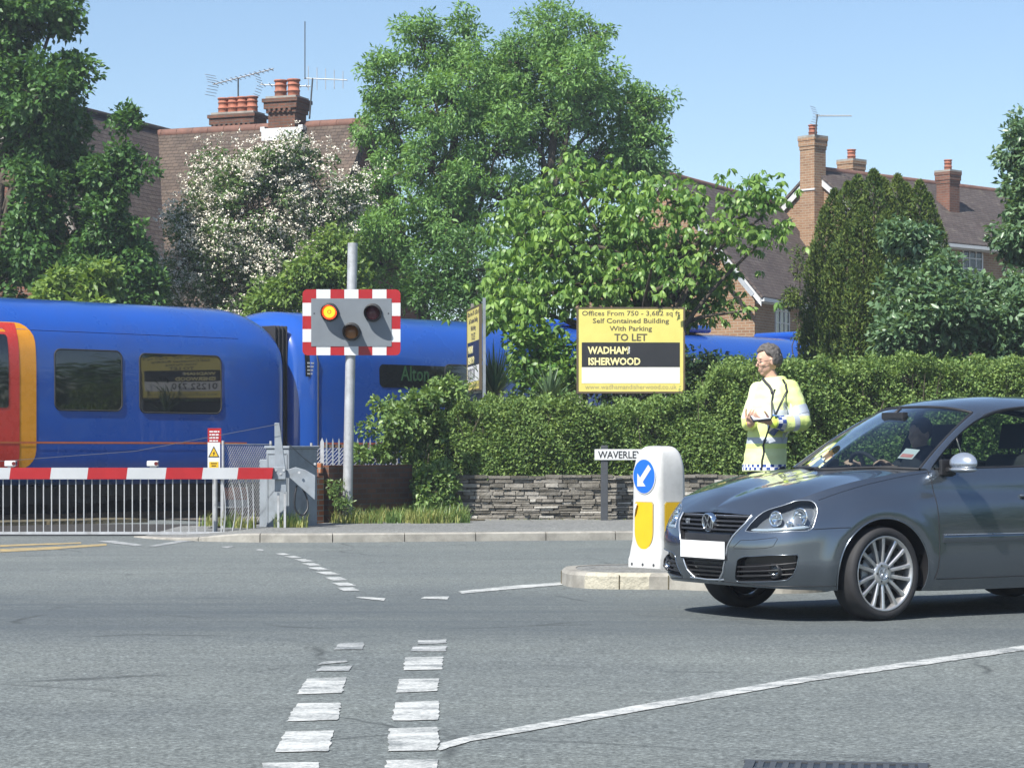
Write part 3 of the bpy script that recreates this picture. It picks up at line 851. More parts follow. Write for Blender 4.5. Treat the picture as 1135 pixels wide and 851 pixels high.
def train_patch(poly, off, name, m, parent, step=0.12):
    """a flush panel with the outline poly (x, z) lying on the near side of a carriage"""
    poly = [Vector(p) for p in poly]; n = len(poly)
    lo = [min(p[i] for p in poly) for i in (0, 1)]; hi = [max(p[i] for p in poly) for i in (0, 1)]
    edges = []; pts = []
    for i in range(n):
        a, b = poly[i], poly[(i+1) % n]; k = max(1, int((b-a).length/step))
        for j in range(k): pts.append(a.lerp(b, j/k))
    edges = [(i, (i+1) % len(pts)) for i in range(len(pts))]
    zrow = [q for q in list(np.linspace(0.8, 2.6, 10)) + list(np.linspace(2.7, 3.55, 14)) if lo[1] < q < hi[1]]
    nx = max(1, int((hi[0]-lo[0])/0.25)); xr_ = [lo[0] + (hi[0]-lo[0])*(i + .5)/nx for i in range(nx)] if nx < 20 else [(lo[0]+hi[0])/2]
    def inside(x, z):
        c = False
        for i in range(n):
            a, b = poly[i], poly[(i+1) % n]
            if (a[1] > z) != (b[1] > z) and x < (b[0]-a[0])*(z-a[1])/(b[1]-a[1]) + a[0]: c = not c
        return c
    for z in zrow:
        for xm in xr_:
            if inside(xm, z): pts.append(Vector((xm, z)))
    vs, es, fs, *_ = delaunay_2d_cdt([Vector((p[0], p[1])) for p in pts], edges, [], 1, 1e-5)
    mb = MB(); mb.add([(v[0], float(_pf(v[1])) - off, v[1]) for v in vs], [tuple(f) for f in fs], 0, True)
    me = mb.mesh(name, m)
    bm = bmesh.new(); bm.from_mesh(me)
    for f in bm.faces:
        if f.normal.y > 0: f.normal_flip()
    bm.to_mesh(me); bm.free()
    o = bpy.data.objects.new(name, me); COL.objects.link(o); o.parent = parent
    return o
def rrect(x0, x1, z0, z1, r, n=5):
    out = []
    for cx, cz, a0 in ((x1-r, z0+r, -90), (x1-r, z1-r, 0), (x0+r, z1-r, 90), (x0+r, z0+r, 180)):
        for i in range(n+1):
            a = R(a0 + 90*i/n); out.append((cx + r*math.cos(a), cz + r*math.sin(a)))
    return out

def underframe(t, x0, x1, seed):
    rnd = random.Random(seed)
    mb = MB(); x = x0 + 0.6
    while x < x1 - 1.5:
        L = rnd.uniform(0.7, 1.9)
        mb.box((x + L/2, 0.45 + 0.3, rnd.uniform(0.42, 0.5)), (L - 0.08, 0.6, rnd.uniform(0.25, 0.42)))
        x += L
    mb.box(((x0+x1)/2, 1.4, 0.58), (x1 - x0 - 0.6, 1.6, 0.12))
    mb.box(((x0+x1)/2, 1.75, 0.36), (x1 - x0 - 0.9, 0.5, 0.50))  # dark filler box added to hide the sunlit ground beyond the train
    mb.build('underframe', MT['black'], t, bevel=0.01)
    for bx in (x0 + 2.9, x1 - 2.9):
        b = MB()
        b.box((bx, 0.42, 0.52), (2.9, 0.12, 0.2)); b.box((bx, 2.38, 0.52), (2.9, 0.12, 0.2)); b.box((bx, 1.4, 0.55), (0.5, 1.9, 0.16))
        bo = b.build('bogie', MT['black'], t, bevel=0.015)
        for ax in (-1.2, 1.2):
            wb = MB()
            for yy in (0.66, 2.1):
                wb.lathe([(0.06, 0.0), (0.36, 0.0), (0.42, 0.02), (0.42, 0.10), (0.45, 0.13), (0.06, 0.13)], 28,
                         Matrix.Translation((bx + ax, yy, 0.54)) @ Matrix.Rotation(R(-90), 4, 'X'))
            wb.tube([(bx+ax, 0.6, 0.54), (bx+ax, 2.2, 0.54)], 0.07, 10)
            wb.build('wheelset', MT['black'], bo)

def window(t, p0, p1, r=0.09, name='window'):
    (x0, z1), (x1, z0) = p0, p1
    o = train_patch(rrect(x0, x1, z0, z1, r), 0.006, name, MT['tglass'], t)
    ring = rrect(x0-0.012, x1+0.012, z0-0.012, z1+0.012, r+0.012)
    mb = MB(); mb.tube([(x, float(_pf(z))-0.004, z) for x, z in ring + ring[:1]], 0.014, 6, False)
    mb.build('window_seal', MT['rubber'], o)
    return o

def train_front():
    t = thing('train_carriage', 'blue train carriage with a red and orange door, behind the striped boom', 'train carriage', TA, TANG, 'carriages of the blue train')
    x0, x1 = -14.4, 5.66
    rows = [(x0, .2, .3), (x0+.2, .08, .1), (x0+.6, 0, 0)] + [(x, 0, 0) for x in np.linspace(x0+1.5, 4.3, 14)] + [(4.85, 0, 0), (5.1, .002, .03), (5.3, .006, .09), (5.45, .012, .16), (5.56, .022, .24), (5.62, .04, .32), (x1, .085, .40)]
    P = train_loft(rows)
    mb = MB(); mb.grid(P, flip=True)
    for k in (0, -1):
        n = P.shape[1]; mb.add(P[k], [tuple(range(n)) if k else tuple(range(n-1, -1, -1))])
    mb.build('body', MT['blue'], t, weld=True)
    a = train_xz(61.5, 387.5); b = train_xz(134.5, 454.5); window(t, a, b, 0.10)
    a = train_xz(155.5, 392.5); b = train_xz(244.5, 457.5); window(t, a, b, 0.10)
    for k in range(1, 4):     # windows further along, outside the picture
        window(t, (-4.2 - 2.6*k, 2.72), (-2.7 - 2.6*k, 1.8))
    # sliding doors: red leaves, orange surround with rounded corners
    zt, zb = 3.17, 0.86
    xr, xo = 0.325, 0.635
    ora = rrect(-1.98, xo, zb, zt, 0.30)
    train_patch(ora, 0.007, 'door_surround', MT['torange'], t, 0.1)
    for s, (da, db) in enumerate(((-1.66, -0.675), (-0.665, xr))):
        d = train_patch([(da, zb+0.01), (db, zb+0.01), (db, zt-0.01), (da, zt-0.01)], 0.012, 'door', MT['tred'], t, 0.1)
        w = train_patch(rrect(da+0.2, db-0.2, 1.82, 2.97, 0.05), 0.017, 'door_window', MT['tglass'], d)
    train_patch([(x0+.6, 1.262), (4.8, 1.262), (4.8, 1.292), (x0+.6, 1.292)], 0.016, 'stripe', MT['stripe'], t, 2.0)
    mb = MB()     # cantrail seam
    mb.tube([(x0+.6, float(_pf(3.06))-0.001, 3.06), (4.7, float(_pf(3.06))-0.001, 3.06)], 0.006, 5, False)
    mb.build('seam', MT['blue'], t)
    underframe(t, x0, x1, 3)
    g = MB()      # flexible gangway bellows
    for i in range(7):
        x = 5.67 + i*0.042
        g.box((x, 1.4, 2.0), (0.032, 2.2 - 0.05*(i % 2), 2.65 - 0.05*(i % 2)))
    g.build('gangway_bellows', MT['rubber'], t, bevel=0.02)
train_front()

def train_second():
    t = thing('train_carriage', 'blue train carriage with a green Alton destination display, behind the crossing light post', 'train carriage', TA, TANG, 'carriages of the blue train')
    x0, x1 = 5.93, 26.0
    rows = [(x0, .34, .26), (x0+.03, .17, .18), (6.05, .11, .12), (6.18, .055, .06), (6.26, .015, .02), (6.34, 0, 0)] + [(x, 0, 0) for x in np.linspace(7.2, 25, 14)] + [(25.4, .02, .05), (25.8, .1, .2), (x1, .24, .35)]
    P = train_loft(rows)
    mb = MB(); mb.grid(P, flip=True)
    for k in (0, -1):
        n = P.shape[1]; mb.add(P[k], [tuple(range(n)) if k else tuple(range(n-1, -1, -1))])
    mb.build('body', MT['blue'], t, weld=True)
    a = train_xz(420.5, 403.5); b = train_xz(497.5, 431)
    dsp = train_patch(rrect(a[0], b[0], b[1], a[1], 0.10), 0.006, 'destination_display', MT['tglass'], t)
    c = train_xz(444, 424); h = train_xz(444, 407)[1] - c[1]
    lettering([("Alton", h*1.38, 0, 0, 'LEFT', 0.004, 0.80, 0)], sign_frame((c[0], -0.011, c[1]+0.04), (1, 0, 0)), MT['led'], dsp)
    # door pillar, vent with notice lines
    q = train_xz(352.5, 400)[0]
    mb = MB(); mb.tube([(q, -0.002, 0.98), (q, -0.002, 2.7), (q, float(_pf(3.1))-0.002, 3.1)], 0.012, 6, False)
    mb.build('seam', MT['darksteel'], t)
    a = train_xz(340, 391); b = train_xz(351.5, 417.5)
    v = train_patch([(a[0], b[1]), (b[0], b[1]), (b[0], a[1]), (a[0], a[1])], -0.03 if a[0] < 6.45 else 0.006, 'data_panel', MT['black'], t)
    mb = MB()
    for i in range(4):
        for j in range(3):
            zz = b[1] + 0.05 + i*0.062; xx = a[0] + 0.03 + j*0.085
            mb.box((xx + 0.035, 0.021 if a[0] < 6.45 else -0.009, zz), (0.06 if j < 2 else 0.035, 0.004, 0.028))
    mb.build('notice_lines', MT['white'], v)
    for k in range(7):
        window(t, (9.4 + k*2.25, 2.72), (10.85 + k*2.25, 1.8))
    train_patch([(6.5, 1.262), (25, 1.262), (25, 1.292), (6.5, 1.292)], 0.016, 'stripe', MT['stripe'], t, 2.0)
    mb = MB(); mb.box((15.5, 1.4, 3.70), (4.2, 1.5, 0.16)); mb.box((22.0, 1.4, 3.70), (2.6, 1.5, 0.16))
    mb.build('roof_pod', MT['blue'], t, bevel=0.06)
    underframe(t, x0, x1, 8)
train_second()

# ---- the barrier
BD = 31.4
def bX(px): return (px - CX)*BD/F_PX
def bZ(py): return EYE + (HOR - py)*BD/F_PX
def barrier():
    t = thing('barrier_boom', 'red and white striped crossing boom with a skirt of thin metal bars across the road', 'barrier', (0, BD, 0))
    edges = [-420, -378, -336, -294, -252, -210, -168, -126, -84, -42, 0.5, 12, 57, 98, 141.5, 184.5, 225, 264, 302.5]
    edges = [e for e in edges if e != 0.5]
    edges[9] = -30
    z0, z1 = bZ(530.8), bZ(518.2)
    for side, nm, m in ((0, 'red_band', MT['red']), (1, 'white_band', MT['white'])): pass
    mb = MB(); n = len(edges)
    for i in range(n-1):
        a, b = bX(edges[i]), bX(edges[i+1]); red = (n - 2 - i) % 2 == 0
        sl = 0.02
        pts = [(a - sl/2, -0.055, z0), (b - sl/2, -0.055, z0), (b + sl/2, -0.055, z1), (a + sl/2, -0.055, z1)]
        mb.prism(pts, (0, 0.11, 0), 0 if red else 1)
    mb.build('boom', [MT['red'], pbr('boom_white', (0.45, 0.465, 0.48), 0.45, var=.06, dirt=((.33, .33, .32), 3, .4))], t)
    zb = bZ(590.5)
    mb = MB(); mb.box(((bX(-420)+bX(296))/2, 0, zb), (bX(296)-bX(-420), 0.03, 0.035)); mb.build('bottom_rail', MT['steel'], t)
    base = MB(); base.bar((0, 0, zb), (0, 0, z0 - 0.004), 0.0135, 0.012, up=(0, 1, 0))
    b0 = base.build('skirt_bar', MT['steel'], t); b0.location.x = bX(3.5)
    i = 1; px = 3.5
    while px < 244:
        px += 8.95
        c = b0.copy(); COL.objects.link(c); c.parent = t; c.location.x = bX(px)
    px0 = 3.5
    for k in range(6):
        c = b0.copy(); COL.objects.link(c); c.parent = t; c.location.x = bX(px0 - 8.95*(k+1))
    for p, bend in ((254.5, 0.03), (263.5, 0.055), (272, 0.05), (280, 0.03), (288, 0.0)):
        mb = MB(); pth = [(bX(p - 8) + (bend*math.sin(q*math.pi*1.0)) + 0.02*q, 0, z0 + (zb - z0)*q) for q in np.linspace(0, 1, 9)]
        mb.tube(pth, 0.009, 6); mb.build('skirt_bar', MT['steel'], t)
    for p in (12.5, 170):
        L = MB(); x = bX(p); z = z1
        L.box((x - 0.005, 0, z + 0.055), (0.15, 0.12, 0.075)); L.box((x, 0, z + 0.012), (0.09, 0.08, 0.022))
        lo = L.build('boom_light', MT['white'], t, bevel=0.025, seg=3)
        q = MB(); q.disc((x + 0.0715, 0, z + 0.055), (1, 0, 0), 0.03, 14, th=0.008); q.disc((x+0.045, -0.0615, z+0.055), (0, -1, 0), 0.026, 14, th=0.008); q.build('lens', pbr('dark_red_lens', (0.12, 0.01, 0.01), 0.2), lo)
    w = MB(); w.tube([(bX(308), -0.02, 1.50), (bX(150), -0.02, bZ(500)), (bX(-120), -0.02, bZ(520))], 0.0035, 5); w.build('stay_wire', MT['darksteel'], t)
barrier()

def machine():
    t = thing('barrier_machine', 'grey barrier machine cabinet with tapered upright arm and hanging cable at the boom end', 'barrier machine', (bX(317), 31.8, 0.03))
    loc = Vector((bX(317), 31.8, 0.03))
    a = math.atan2(0.87, 0.5)
    rot = Matrix.Rotation(a - R(0), 3, 'Z')      # local x along the long side
    dx, dy = rot @ Vector((1, 0, 0)), rot @ Vector((0, 1, 0))
    c = dx*0.34 + dy*0.19
    mb = MB(); mb.box((c.x, c.y, 0.575), (0.68, 0.38, 1.15), a); mb.build('cabinet', MT['grey'], t, bevel=0.012)
    mb = MB(); mb.box((c.x, c.y, 1.165), (0.72, 0.42, 0.035), a); mb.build('lid', MT['grey'], t, bevel=0.008)
    l = dy*0.40 + dx*0.30
    mb = MB(); mb.box((l.x + dy.x*0.06, l.y + dy.y*0.06, 0.50), (0.5, 0.14, 1.0), a); mb.build('side_box', MT['grey'], t, bevel=0.01)
    f = -dx*0.02
    d = MB(); p0 = dx*-0.006 + dy*0.03; p1 = dx*-0.006 + dy*0.35
    for z in (0.06, 1.08): d.bar(p0 + Vector((0,0,z)), p1 + Vector((0,0,z)), 0.012, 0.012)
    for q in (p0, p1): d.bar(q + Vector((0,0,0.066)), q + Vector((0,0,1.074)), 0.012, 0.012)
    d.build('door_frame', MT['grey'], t)
    def L(px, py, y=-0.32): return Vector(((px - CX)*(31.8 + y)/F_PX - loc.x, y, EYE + (HOR - py)*(31.8 + y)/F_PX - loc.z))
    mb = MB(); mb.prism([L(304.5, 545), L(317.5, 545), L(316.5, 520), L(309.5, 468.5), L(304.2, 468.5)], (0, 0.06, 0)); mb.build('upright_arm', MT['grey'], t, bevel=0.004)
    mb = MB(); mb.prism([L(302.5, 517.5), L(317, 517.5), L(317, 531), L(302.5, 531)], (0, -0.05, 0)); mb.build('pivot_bracket', MT['grey'], t, bevel=0.006)
    mb = MB()
    for x, y in ((305.5, 521), (311, 525), (314.5, 521), (331.5, 523.5), (349, 514)):
        mb.disc(L(x, y, -0.378), (0, -1, 0), 0.017, 10, th=0.012)
    mb.build('bolts', MT['steel'], t)
    mb = MB(); mb.prism([L(315, 521.5, -0.30), L(327.6, 517.5, -0.30), L(338, 520.5, -0.30), L(349.5, 527, -0.30), L(349.0, 554, -0.30), L(322, 530, -0.30), L(315, 529, -0.30)], (0, 0.05, 0)); mb.build('counterweight_arm', MT['grey'], t, bevel=0.005)
    mb = MB()
    for x in (308.5, 315.8):
        mb.bar(L(x, 590, -0.29), L(x, 546, -0.29), 0.03, 0.03, up=(0, 1, 0))
    mb.build('guide_post', MT['steel'], t)
    mb = MB(); mb.tube(catmull([L(329, 538, -0.2), L(326.5, 552, -0.24), L(329, 567, -0.25), L(335, 571, -0.25), L(340.5, 565, -0.22), L(340, 552, -0.16), L(335, 540, -0.1)], 30), 0.013, 8); mb.build('cable', MT['black'], t)
    mb = MB(); mb.tube([L(318, 490, -0.30), L(337, 508, -0.1), L(352, 519, 0.1)], 0.005, 6); mb.build('stay', MT['darksteel'], t)
machine()

def danger_sign():
    d = 31.95; o = Vector(((238 - CX)*d/F_PX, d, 0))
    t = thing('warning_sign', 'tall narrow red, white and yellow electrical warning sign on a grey post behind the boom', 'sign', o)
    k = d/F_PX
    def z(py): return EYE + (HOR - py)*k
    mb = MB(); mb.tube([(0, 0.03, 0), (0, 0.03, z(478))], 0.036, 12); mb.build('post', MT['steel'], t)
    x0, x1 = (230.3-238)*k, (245.3-238)*k
    mb = MB(); mb.box(((x0+x1)/2, -0.012, (z(474.5)+z(490))/2), (x1-x0, 0.006, z(474.5)-z(490))); p = mb.build('red_plate', MT['red'], t)
    lines = [("DANGER", .05, 0, .135, 'LEFT', .001, .9, 0), ("Do not touch", .038, 0, .09, 'LEFT', .001, .8, 0), ("the live rail", .038, 0, .05, 'LEFT', .001, .8, 0), ("Keep off", .038, 0, .012, 'LEFT', .001, .8, 0)]
    mb = MB(); rr = random.Random(2)
    for r_ in range(4):          # the notice's lines are too small to read in the photo
        xx = x0 + 0.025
        while xx < x1 - 0.04:
            w = rr.uniform(0.02, 0.05); w = min(w, x1 - 0.02 - xx); mb.box((xx + w/2, -0.0165, z(478.3 + r_*3.4)), (w, 0.003, 0.020)); xx += w + 0.008
    mb.build('notice_lines', MT['white'], p)
    xb = x1 - 0.015
    mb = MB(); mb.box(((x0+xb)/2, -0.012, (z(490.2)+z(521))/2), (xb-x0, 0.006, z(490.2)-z(521))); p = mb.build('white_plate', MT['white'], t)
    cx = (x0+xb)/2
    def tri(r, y):
        return [(cx + r*math.cos(R(a)), y, z(502.5) + r*1.15*math.sin(R(a))) for a in (90, 210, 330)]
    mb = MB(); mb.prism(tri(0.088, -0.0155), (0, -0.002, 0)); mb.build('triangle_border', MT['black'], p)
    mb = MB(); mb.prism(tri(0.065, -0.018), (0, -0.002, 0)); mb.build('triangle', MT['yellow'], p)
    mb = MB(); b = z(502.5)
    mb.prism([(cx+.012, -.0205, b+.035), (cx-.018, -.0205, b-.002), (cx-.002, -.0205, b-.002), (cx-.010, -.0205, b-.034), (cx+.018, -.0205, b+.006), (cx+.003, -.0205, b+.006)], (0, -0.002, 0)); mb.build('bolt_symbol', MT['black'], p)
    mb = MB(); mb.box((cx, -0.017, z(516.2)), (0.125, 0.004, z(511.5)-z(520.5))); q = mb.build('yellow_panel', MT['yellow'], p)
    mb = MB()
    for r_ in range(3): mb.box((cx, -0.0205, z(513.4 + 2.6*r_)), (0.085 - 0.02*(r_ % 2), 0.003, 0.012))
    mb.build('notice_lines', MT['black'], q)
danger_sign()

# ---- the flashing light signal
def wigwag():
    d = 33.5; k = d/F_PX
    o = Vector(((384.5 - CX)*k, d, 0.11))
    t = thing('crossing_signal', 'red and white bordered crossing signal with one red lamp lit on a grey post', 'crossing light', o)
    def P(px, py, y=0.0): return Vector(((px - CX)*k - o.x, y, EYE + (HOR - py)*k - o.z))
    top = P(391, 269.5)
    mb = MB(); mb.tube([(0, 0, -0.1), top], 0.071, 20); mb.build('post', MT['steel'], t)
    yb = -0.10
    mb = MB()
    xs = [336, 351.3, 366.8, 382.2, 397.8, 413.2, 428.8, 444.2]; ys = [321.3, 336.2, 350.6, 365.2, 379.4, 394.0]
    def cell(x0, x1, y0, y1, mi, corner=None):
        a = [P(x0, y1, yb), P(x1, y1, yb), P(x1, y0, yb), P(x0, y0, yb)]
        if corner is not None:
            r = 0.07; c = a[corner]; pv, nx = a[corner-1], a[(corner+1) % 4]
            u, v = (pv-c).normalized(), (nx-c).normalized(); m = c + u*r + v*r
            arc = [m - v*(r*math.cos(q)) - u*(r*math.sin(q)) for q in np.linspace(0, math.pi/2, 6)]
            a = a[:corner] + arc + a[corner+1:]
        mb.prism(a, (0, 0.02, 0), mi)
    for i in range(7):
        cell(xs[i], xs[i+1], ys[0], 332, 0 if i % 2 == 0 else 1, 3 if i == 0 else (2 if i == 6 else None))
        cell(xs[i], xs[i+1], 383.5, ys[5], 0 if i % 2 == 0 else 1, 0 if i == 0 else (1 if i == 6 else None))
    for i in range(5):
        y0, y1 = max(ys[i], 332), min(ys[i+1], 383.5)
        for x0, x1 in ((336, 346.2), (433.8, 444.2)): cell(x0, x1, y0, y1, 0 if i % 2 == 0 else 1)
    mb.build('striped_border', [MT['red'], MT['white']], t)
    mb = MB(); mb.prism([P(345.6, 384.2, yb-.008), P(434.4, 384.2, yb-.008), P(434.4, 331.4, yb-.008), P(345.6, 331.4, yb-.008)], (0, 0.05, 0)); mb.build('backboard', pbr('signal_grey', (0.155, 0.175, 0.195), 0.5, var=0.06), t)
    mb = MB()
    for x, y in ((349, 348), (431, 348), (409.5, 345)): mb.disc(P(x, y, yb-.009), (0, -1, 0), 0.012, 8, th=0.006)
    mb.build('bolts', MT['black'], t)
    amber = pbr('amber_lens', (0.26, 0.10, 0.015), 0.15, var=0.15, vs=30)
    dred = pbr('unlit_red_lens', (0.10, 0.006, 0.02), 0.15, var=0.15, vs=30)
    lit = emis('lit_red_lens', (1.0, 0.06, 0.01), 1.6, (0.3, 0.01, 0.01))
    core = emis('lit_lamp_core', (1.0, 0.34, 0.015), 1.75, (0.3, 0.01, 0.01))
    for px, py, m, nm in ((366, 346.5, lit, 'red_lamp'), (413.7, 347, dred, 'red_lamp'), (390.2, 368, amber, 'amber_lamp')):
        c = P(px, py, yb - 0.012); r = 0.118
        fr = Matrix.Translation(c) @ Matrix.Rotation(R(90), 4, 'X')
        h = MB(); n = 28; ring0, ring1, in0, in1 = [], [], [], []
        for j in range(n+1):
            a = R(-38 + 256*j/n); w = max(0.0, math.sin(a))
            L = 0.08 + 0.24*max(0, (math.sin(a) + 0.62)/1.62)
            for lst, rad, y in ((ring0, r, 0), (ring1, r, -L), (in0, r-.006, 0), (in1, r-.006, -L)):
                lst.append(c + Vector((rad*math.cos(a), y - 0.0, rad*math.sin(a) - (0.10*(-y)))))
        for j in range(n):
            h.add([ring0[j], ring0[j+1], ring1[j+1], ring1[j]], [(0, 1, 2, 3)], 0, True)
            h.add([in0[j], in0[j+1], in1[j+1], in1[j]], [(3, 2, 1, 0)], 0, True)
            h.add([ring1[j], ring1[j+1], in1[j+1], in1[j]], [(0, 1, 2, 3)])
        h.lathe([(r, 0), (r+.012, .0), (r+.012, .03), (r-.004, .035)], 28, fr)
        ho = h.build('lamp_hood', pbr('lamp_hood', (0.02, 0.02, 0.02), 0.6) if m is not lit else pbr('lamp_hood_red', (0.02, 0.02, 0.02), 0.6), t)
        q = MB(); q.lathe([(0.104, 0.028), (0.095, 0.038), (0.07, 0.048), (0.035, 0.055), (0.001, 0.057)], 28, fr)
        lo = q.build('lens', m, ho)
        if m is lit:
            q = MB(); q.lathe([(0.082, 0.046), (0.06, 0.0535), (0.03, 0.0585), (0.001, 0.0600)], 24, fr); q.build('bulb_glow', core, ho)
            q = MB(); q.lathe([(0.030, 0.060), (0.024, 0.0635), (0.018, 0.0645)], 20, fr); q.build('lens_ring', lit, ho)
wigwag()

# ---- fences and low walls beside the crossing
def brick_wall():
    a = Vector(((353 - CX)*33.25/F_PX, 33.25, 0)); b = Vector(((457 - CX)*35.1/F_PX, 35.1, 0))
    d = (b - a).normalized(); n = Vector((-d.y, d.x, 0)); ang = math.atan2(d.y, d.x); L = (b-a).length
    t = thing('brick_wall', 'low sooty brick wall with a bright orange end pier behind the crossing light post', 'wall', a, ang)
    mb = MB(); mb.box((L/2 + 0.12, 0.11, 0.47), (L - 0.24, 0.215, 0.94)); mb.build('wall_body', MT['brick_dark'], t, uv=True)
    mb = MB(); mb.box((0.0, 0.11, 0.39), (0.235, 0.225, 0.80)); mb.build('end_pier', MT['brick_red'], t, uv=True)
    mb = MB(); mb.box((0.10, 0.10, 0.90), (0.16, 0.14, 0.15), 0.5); mb.build('broken_brick', MT['brick_red'], t, uv=True, bevel=0.015)
brick_wall()
def palisade():
    t = thing('palisade_fence', 'grey spiked palisade fence behind the low sooty brick wall', 'fence', (0, 36.0, 0))
    d = 36.0; k = d/F_PX
    mb = MB()
    for z in (494.5, 540): mb.box(((400 - CX)*k, 0.03, EYE + (HOR - z)*k), (92*k, 0.02, 0.05))
    mb.build('rail', MT['rust'], t)
    first = None
    for i in range(13):
        x = (362 + i*6.9 - CX)*k; zt = EYE + (HOR - 485)*k
        if first is None:
            q = MB(); q.prism([(-.012, 0, 0.1), (.012, 0, 0.1), (.012, 0, zt-.06), (0, 0, zt), (-.012, 0, zt-.06)], (0, -0.012, 0)); first = q.build('pale', MT['grey'], t); first.location.x = x
        else:
            c = first.copy(); COL.objects.link(c); c.parent = t; c.location.x = x
palisade()
def post():
    d = 33.7; k = d/F_PX
    t = MB(); x = (357 - CX)*k
    t.prism([(x-.026, d, .1), (x+.026, d, .1), (x+.026, d, EYE+(HOR-490)*k), (x, d, EYE+(HOR-485)*k), (x-.026, d, EYE+(HOR-490)*k)], (0, .03, 0))
    tag(t.build('fence_post', MT['steel']), 'single grey pointed steel fence post beside the orange brick pier', 'post')
post()
def chain_link(name, label, px0, px1, d0, d1, z0, z1):
    t = thing(name, label, 'fence', ((px0 - CX)*d0/F_PX, d0, 0))
    a = Vector((0, 0, 0)); b = Vector(((px1 - CX)*d1/F_PX, d1, 0)) - Vector(((px0 - CX)*d0/F_PX, d0, 0))
    L = b.length; u = b.normalized(); mb = MB(); H = z1 - z0; s = 0.062; n = int((L + H)/s)
    for sg in (1, -1):
        for i in range(n):
            x = i*s - (H if sg > 0 else 0)
            p, q = Vector((x, z0)), Vector((x + H, z1))
            if sg < 0: p, q = Vector((x + 0, z1)), Vector((x + H, z0)); p.x -= H*0; 
            # clip to the panel
            dx = q - p; t0, t1 = 0.0, 1.0
            t0 = max(t0, (0 - p.x)/dx.x); t1 = min(t1, (L - p.x)/dx.x)
            if sg < 0: pass
            if t1 - t0 < 0.03: continue
            e, f = p + dx*t0, p + dx*t1
            mb.tube([u*e.x + Vector((0, 0.004*sg, e.y)), u*f.x + Vector((0, 0.004*sg, f.y))], 0.0032, 3, False, smooth=False)
    mb.build('wire_netting', MT['steel'], t)
    mb = MB(); mb.tube([u*0 + Vector((0,0,z1)), u*L + Vector((0,0,z1))], 0.006, 5); mb.build('line_wire', MT['steel'], t)
    for x in (0, L):
        mb = MB(); mb.tube([u*x + Vector((0, 0.02, 0)), u*x + Vector((0, 0.02, z1 + .05))], 0.02, 8); mb.build('fence_post', MT['steel'], t)
chain_link('chain_link_fence', 'chain link fence between the electrical warning sign and the grey cabinet', 247, 300, 33.0, 34.2, 0.05, 1.24)
chain_link('chain_link_fence', 'chain link fence behind the spiked palisade and low brick wall', 345, 440, 36.4, 37.2, 0.05, 1.22)
# ------------------------------------------------------------------ stone wall, street name, boards, bollard
def mat_stone():
    t = NT('dry_stone'); co = t.coord()
    at = t.n('Attribute', _attribute_name='rnd').outputs['Fac']
    c = t.ramp(at, [(0.0, (0.10, 0.093, 0.078)), (0.45, (0.215, 0.20, 0.172)), (0.8, (0.32, 0.30, 0.265)), (1.0, (0.52, 0.50, 0.45))])
    c = t.mix(0.85, c, t.ramp(t.noise(co, 9, 6, 0.7), [(0.3, (0.6, 0.58, 0.55)), (0.7, (1.2, 1.2, 1.2))]), 'MULTIPLY')
    lich = t.ramp(t.noise(co, 3.2, 5, 0.7), [(0.55, (0, 0, 0)), (0.7, (1, 1, 1))])
    c = t.mix(t.math('MULTIPLY', lich, 0.4), c, (0.34, 0.33, 0.30))
    b = t.pbr(Roughness=0.9, Specular_IOR_Level=0.2); t.set(b, 'Base Color', c)
    t.set(b, 'Normal', t.bump(t.noise(co, 28, 5, 0.7), 0.9, 0.02))
    return t.m
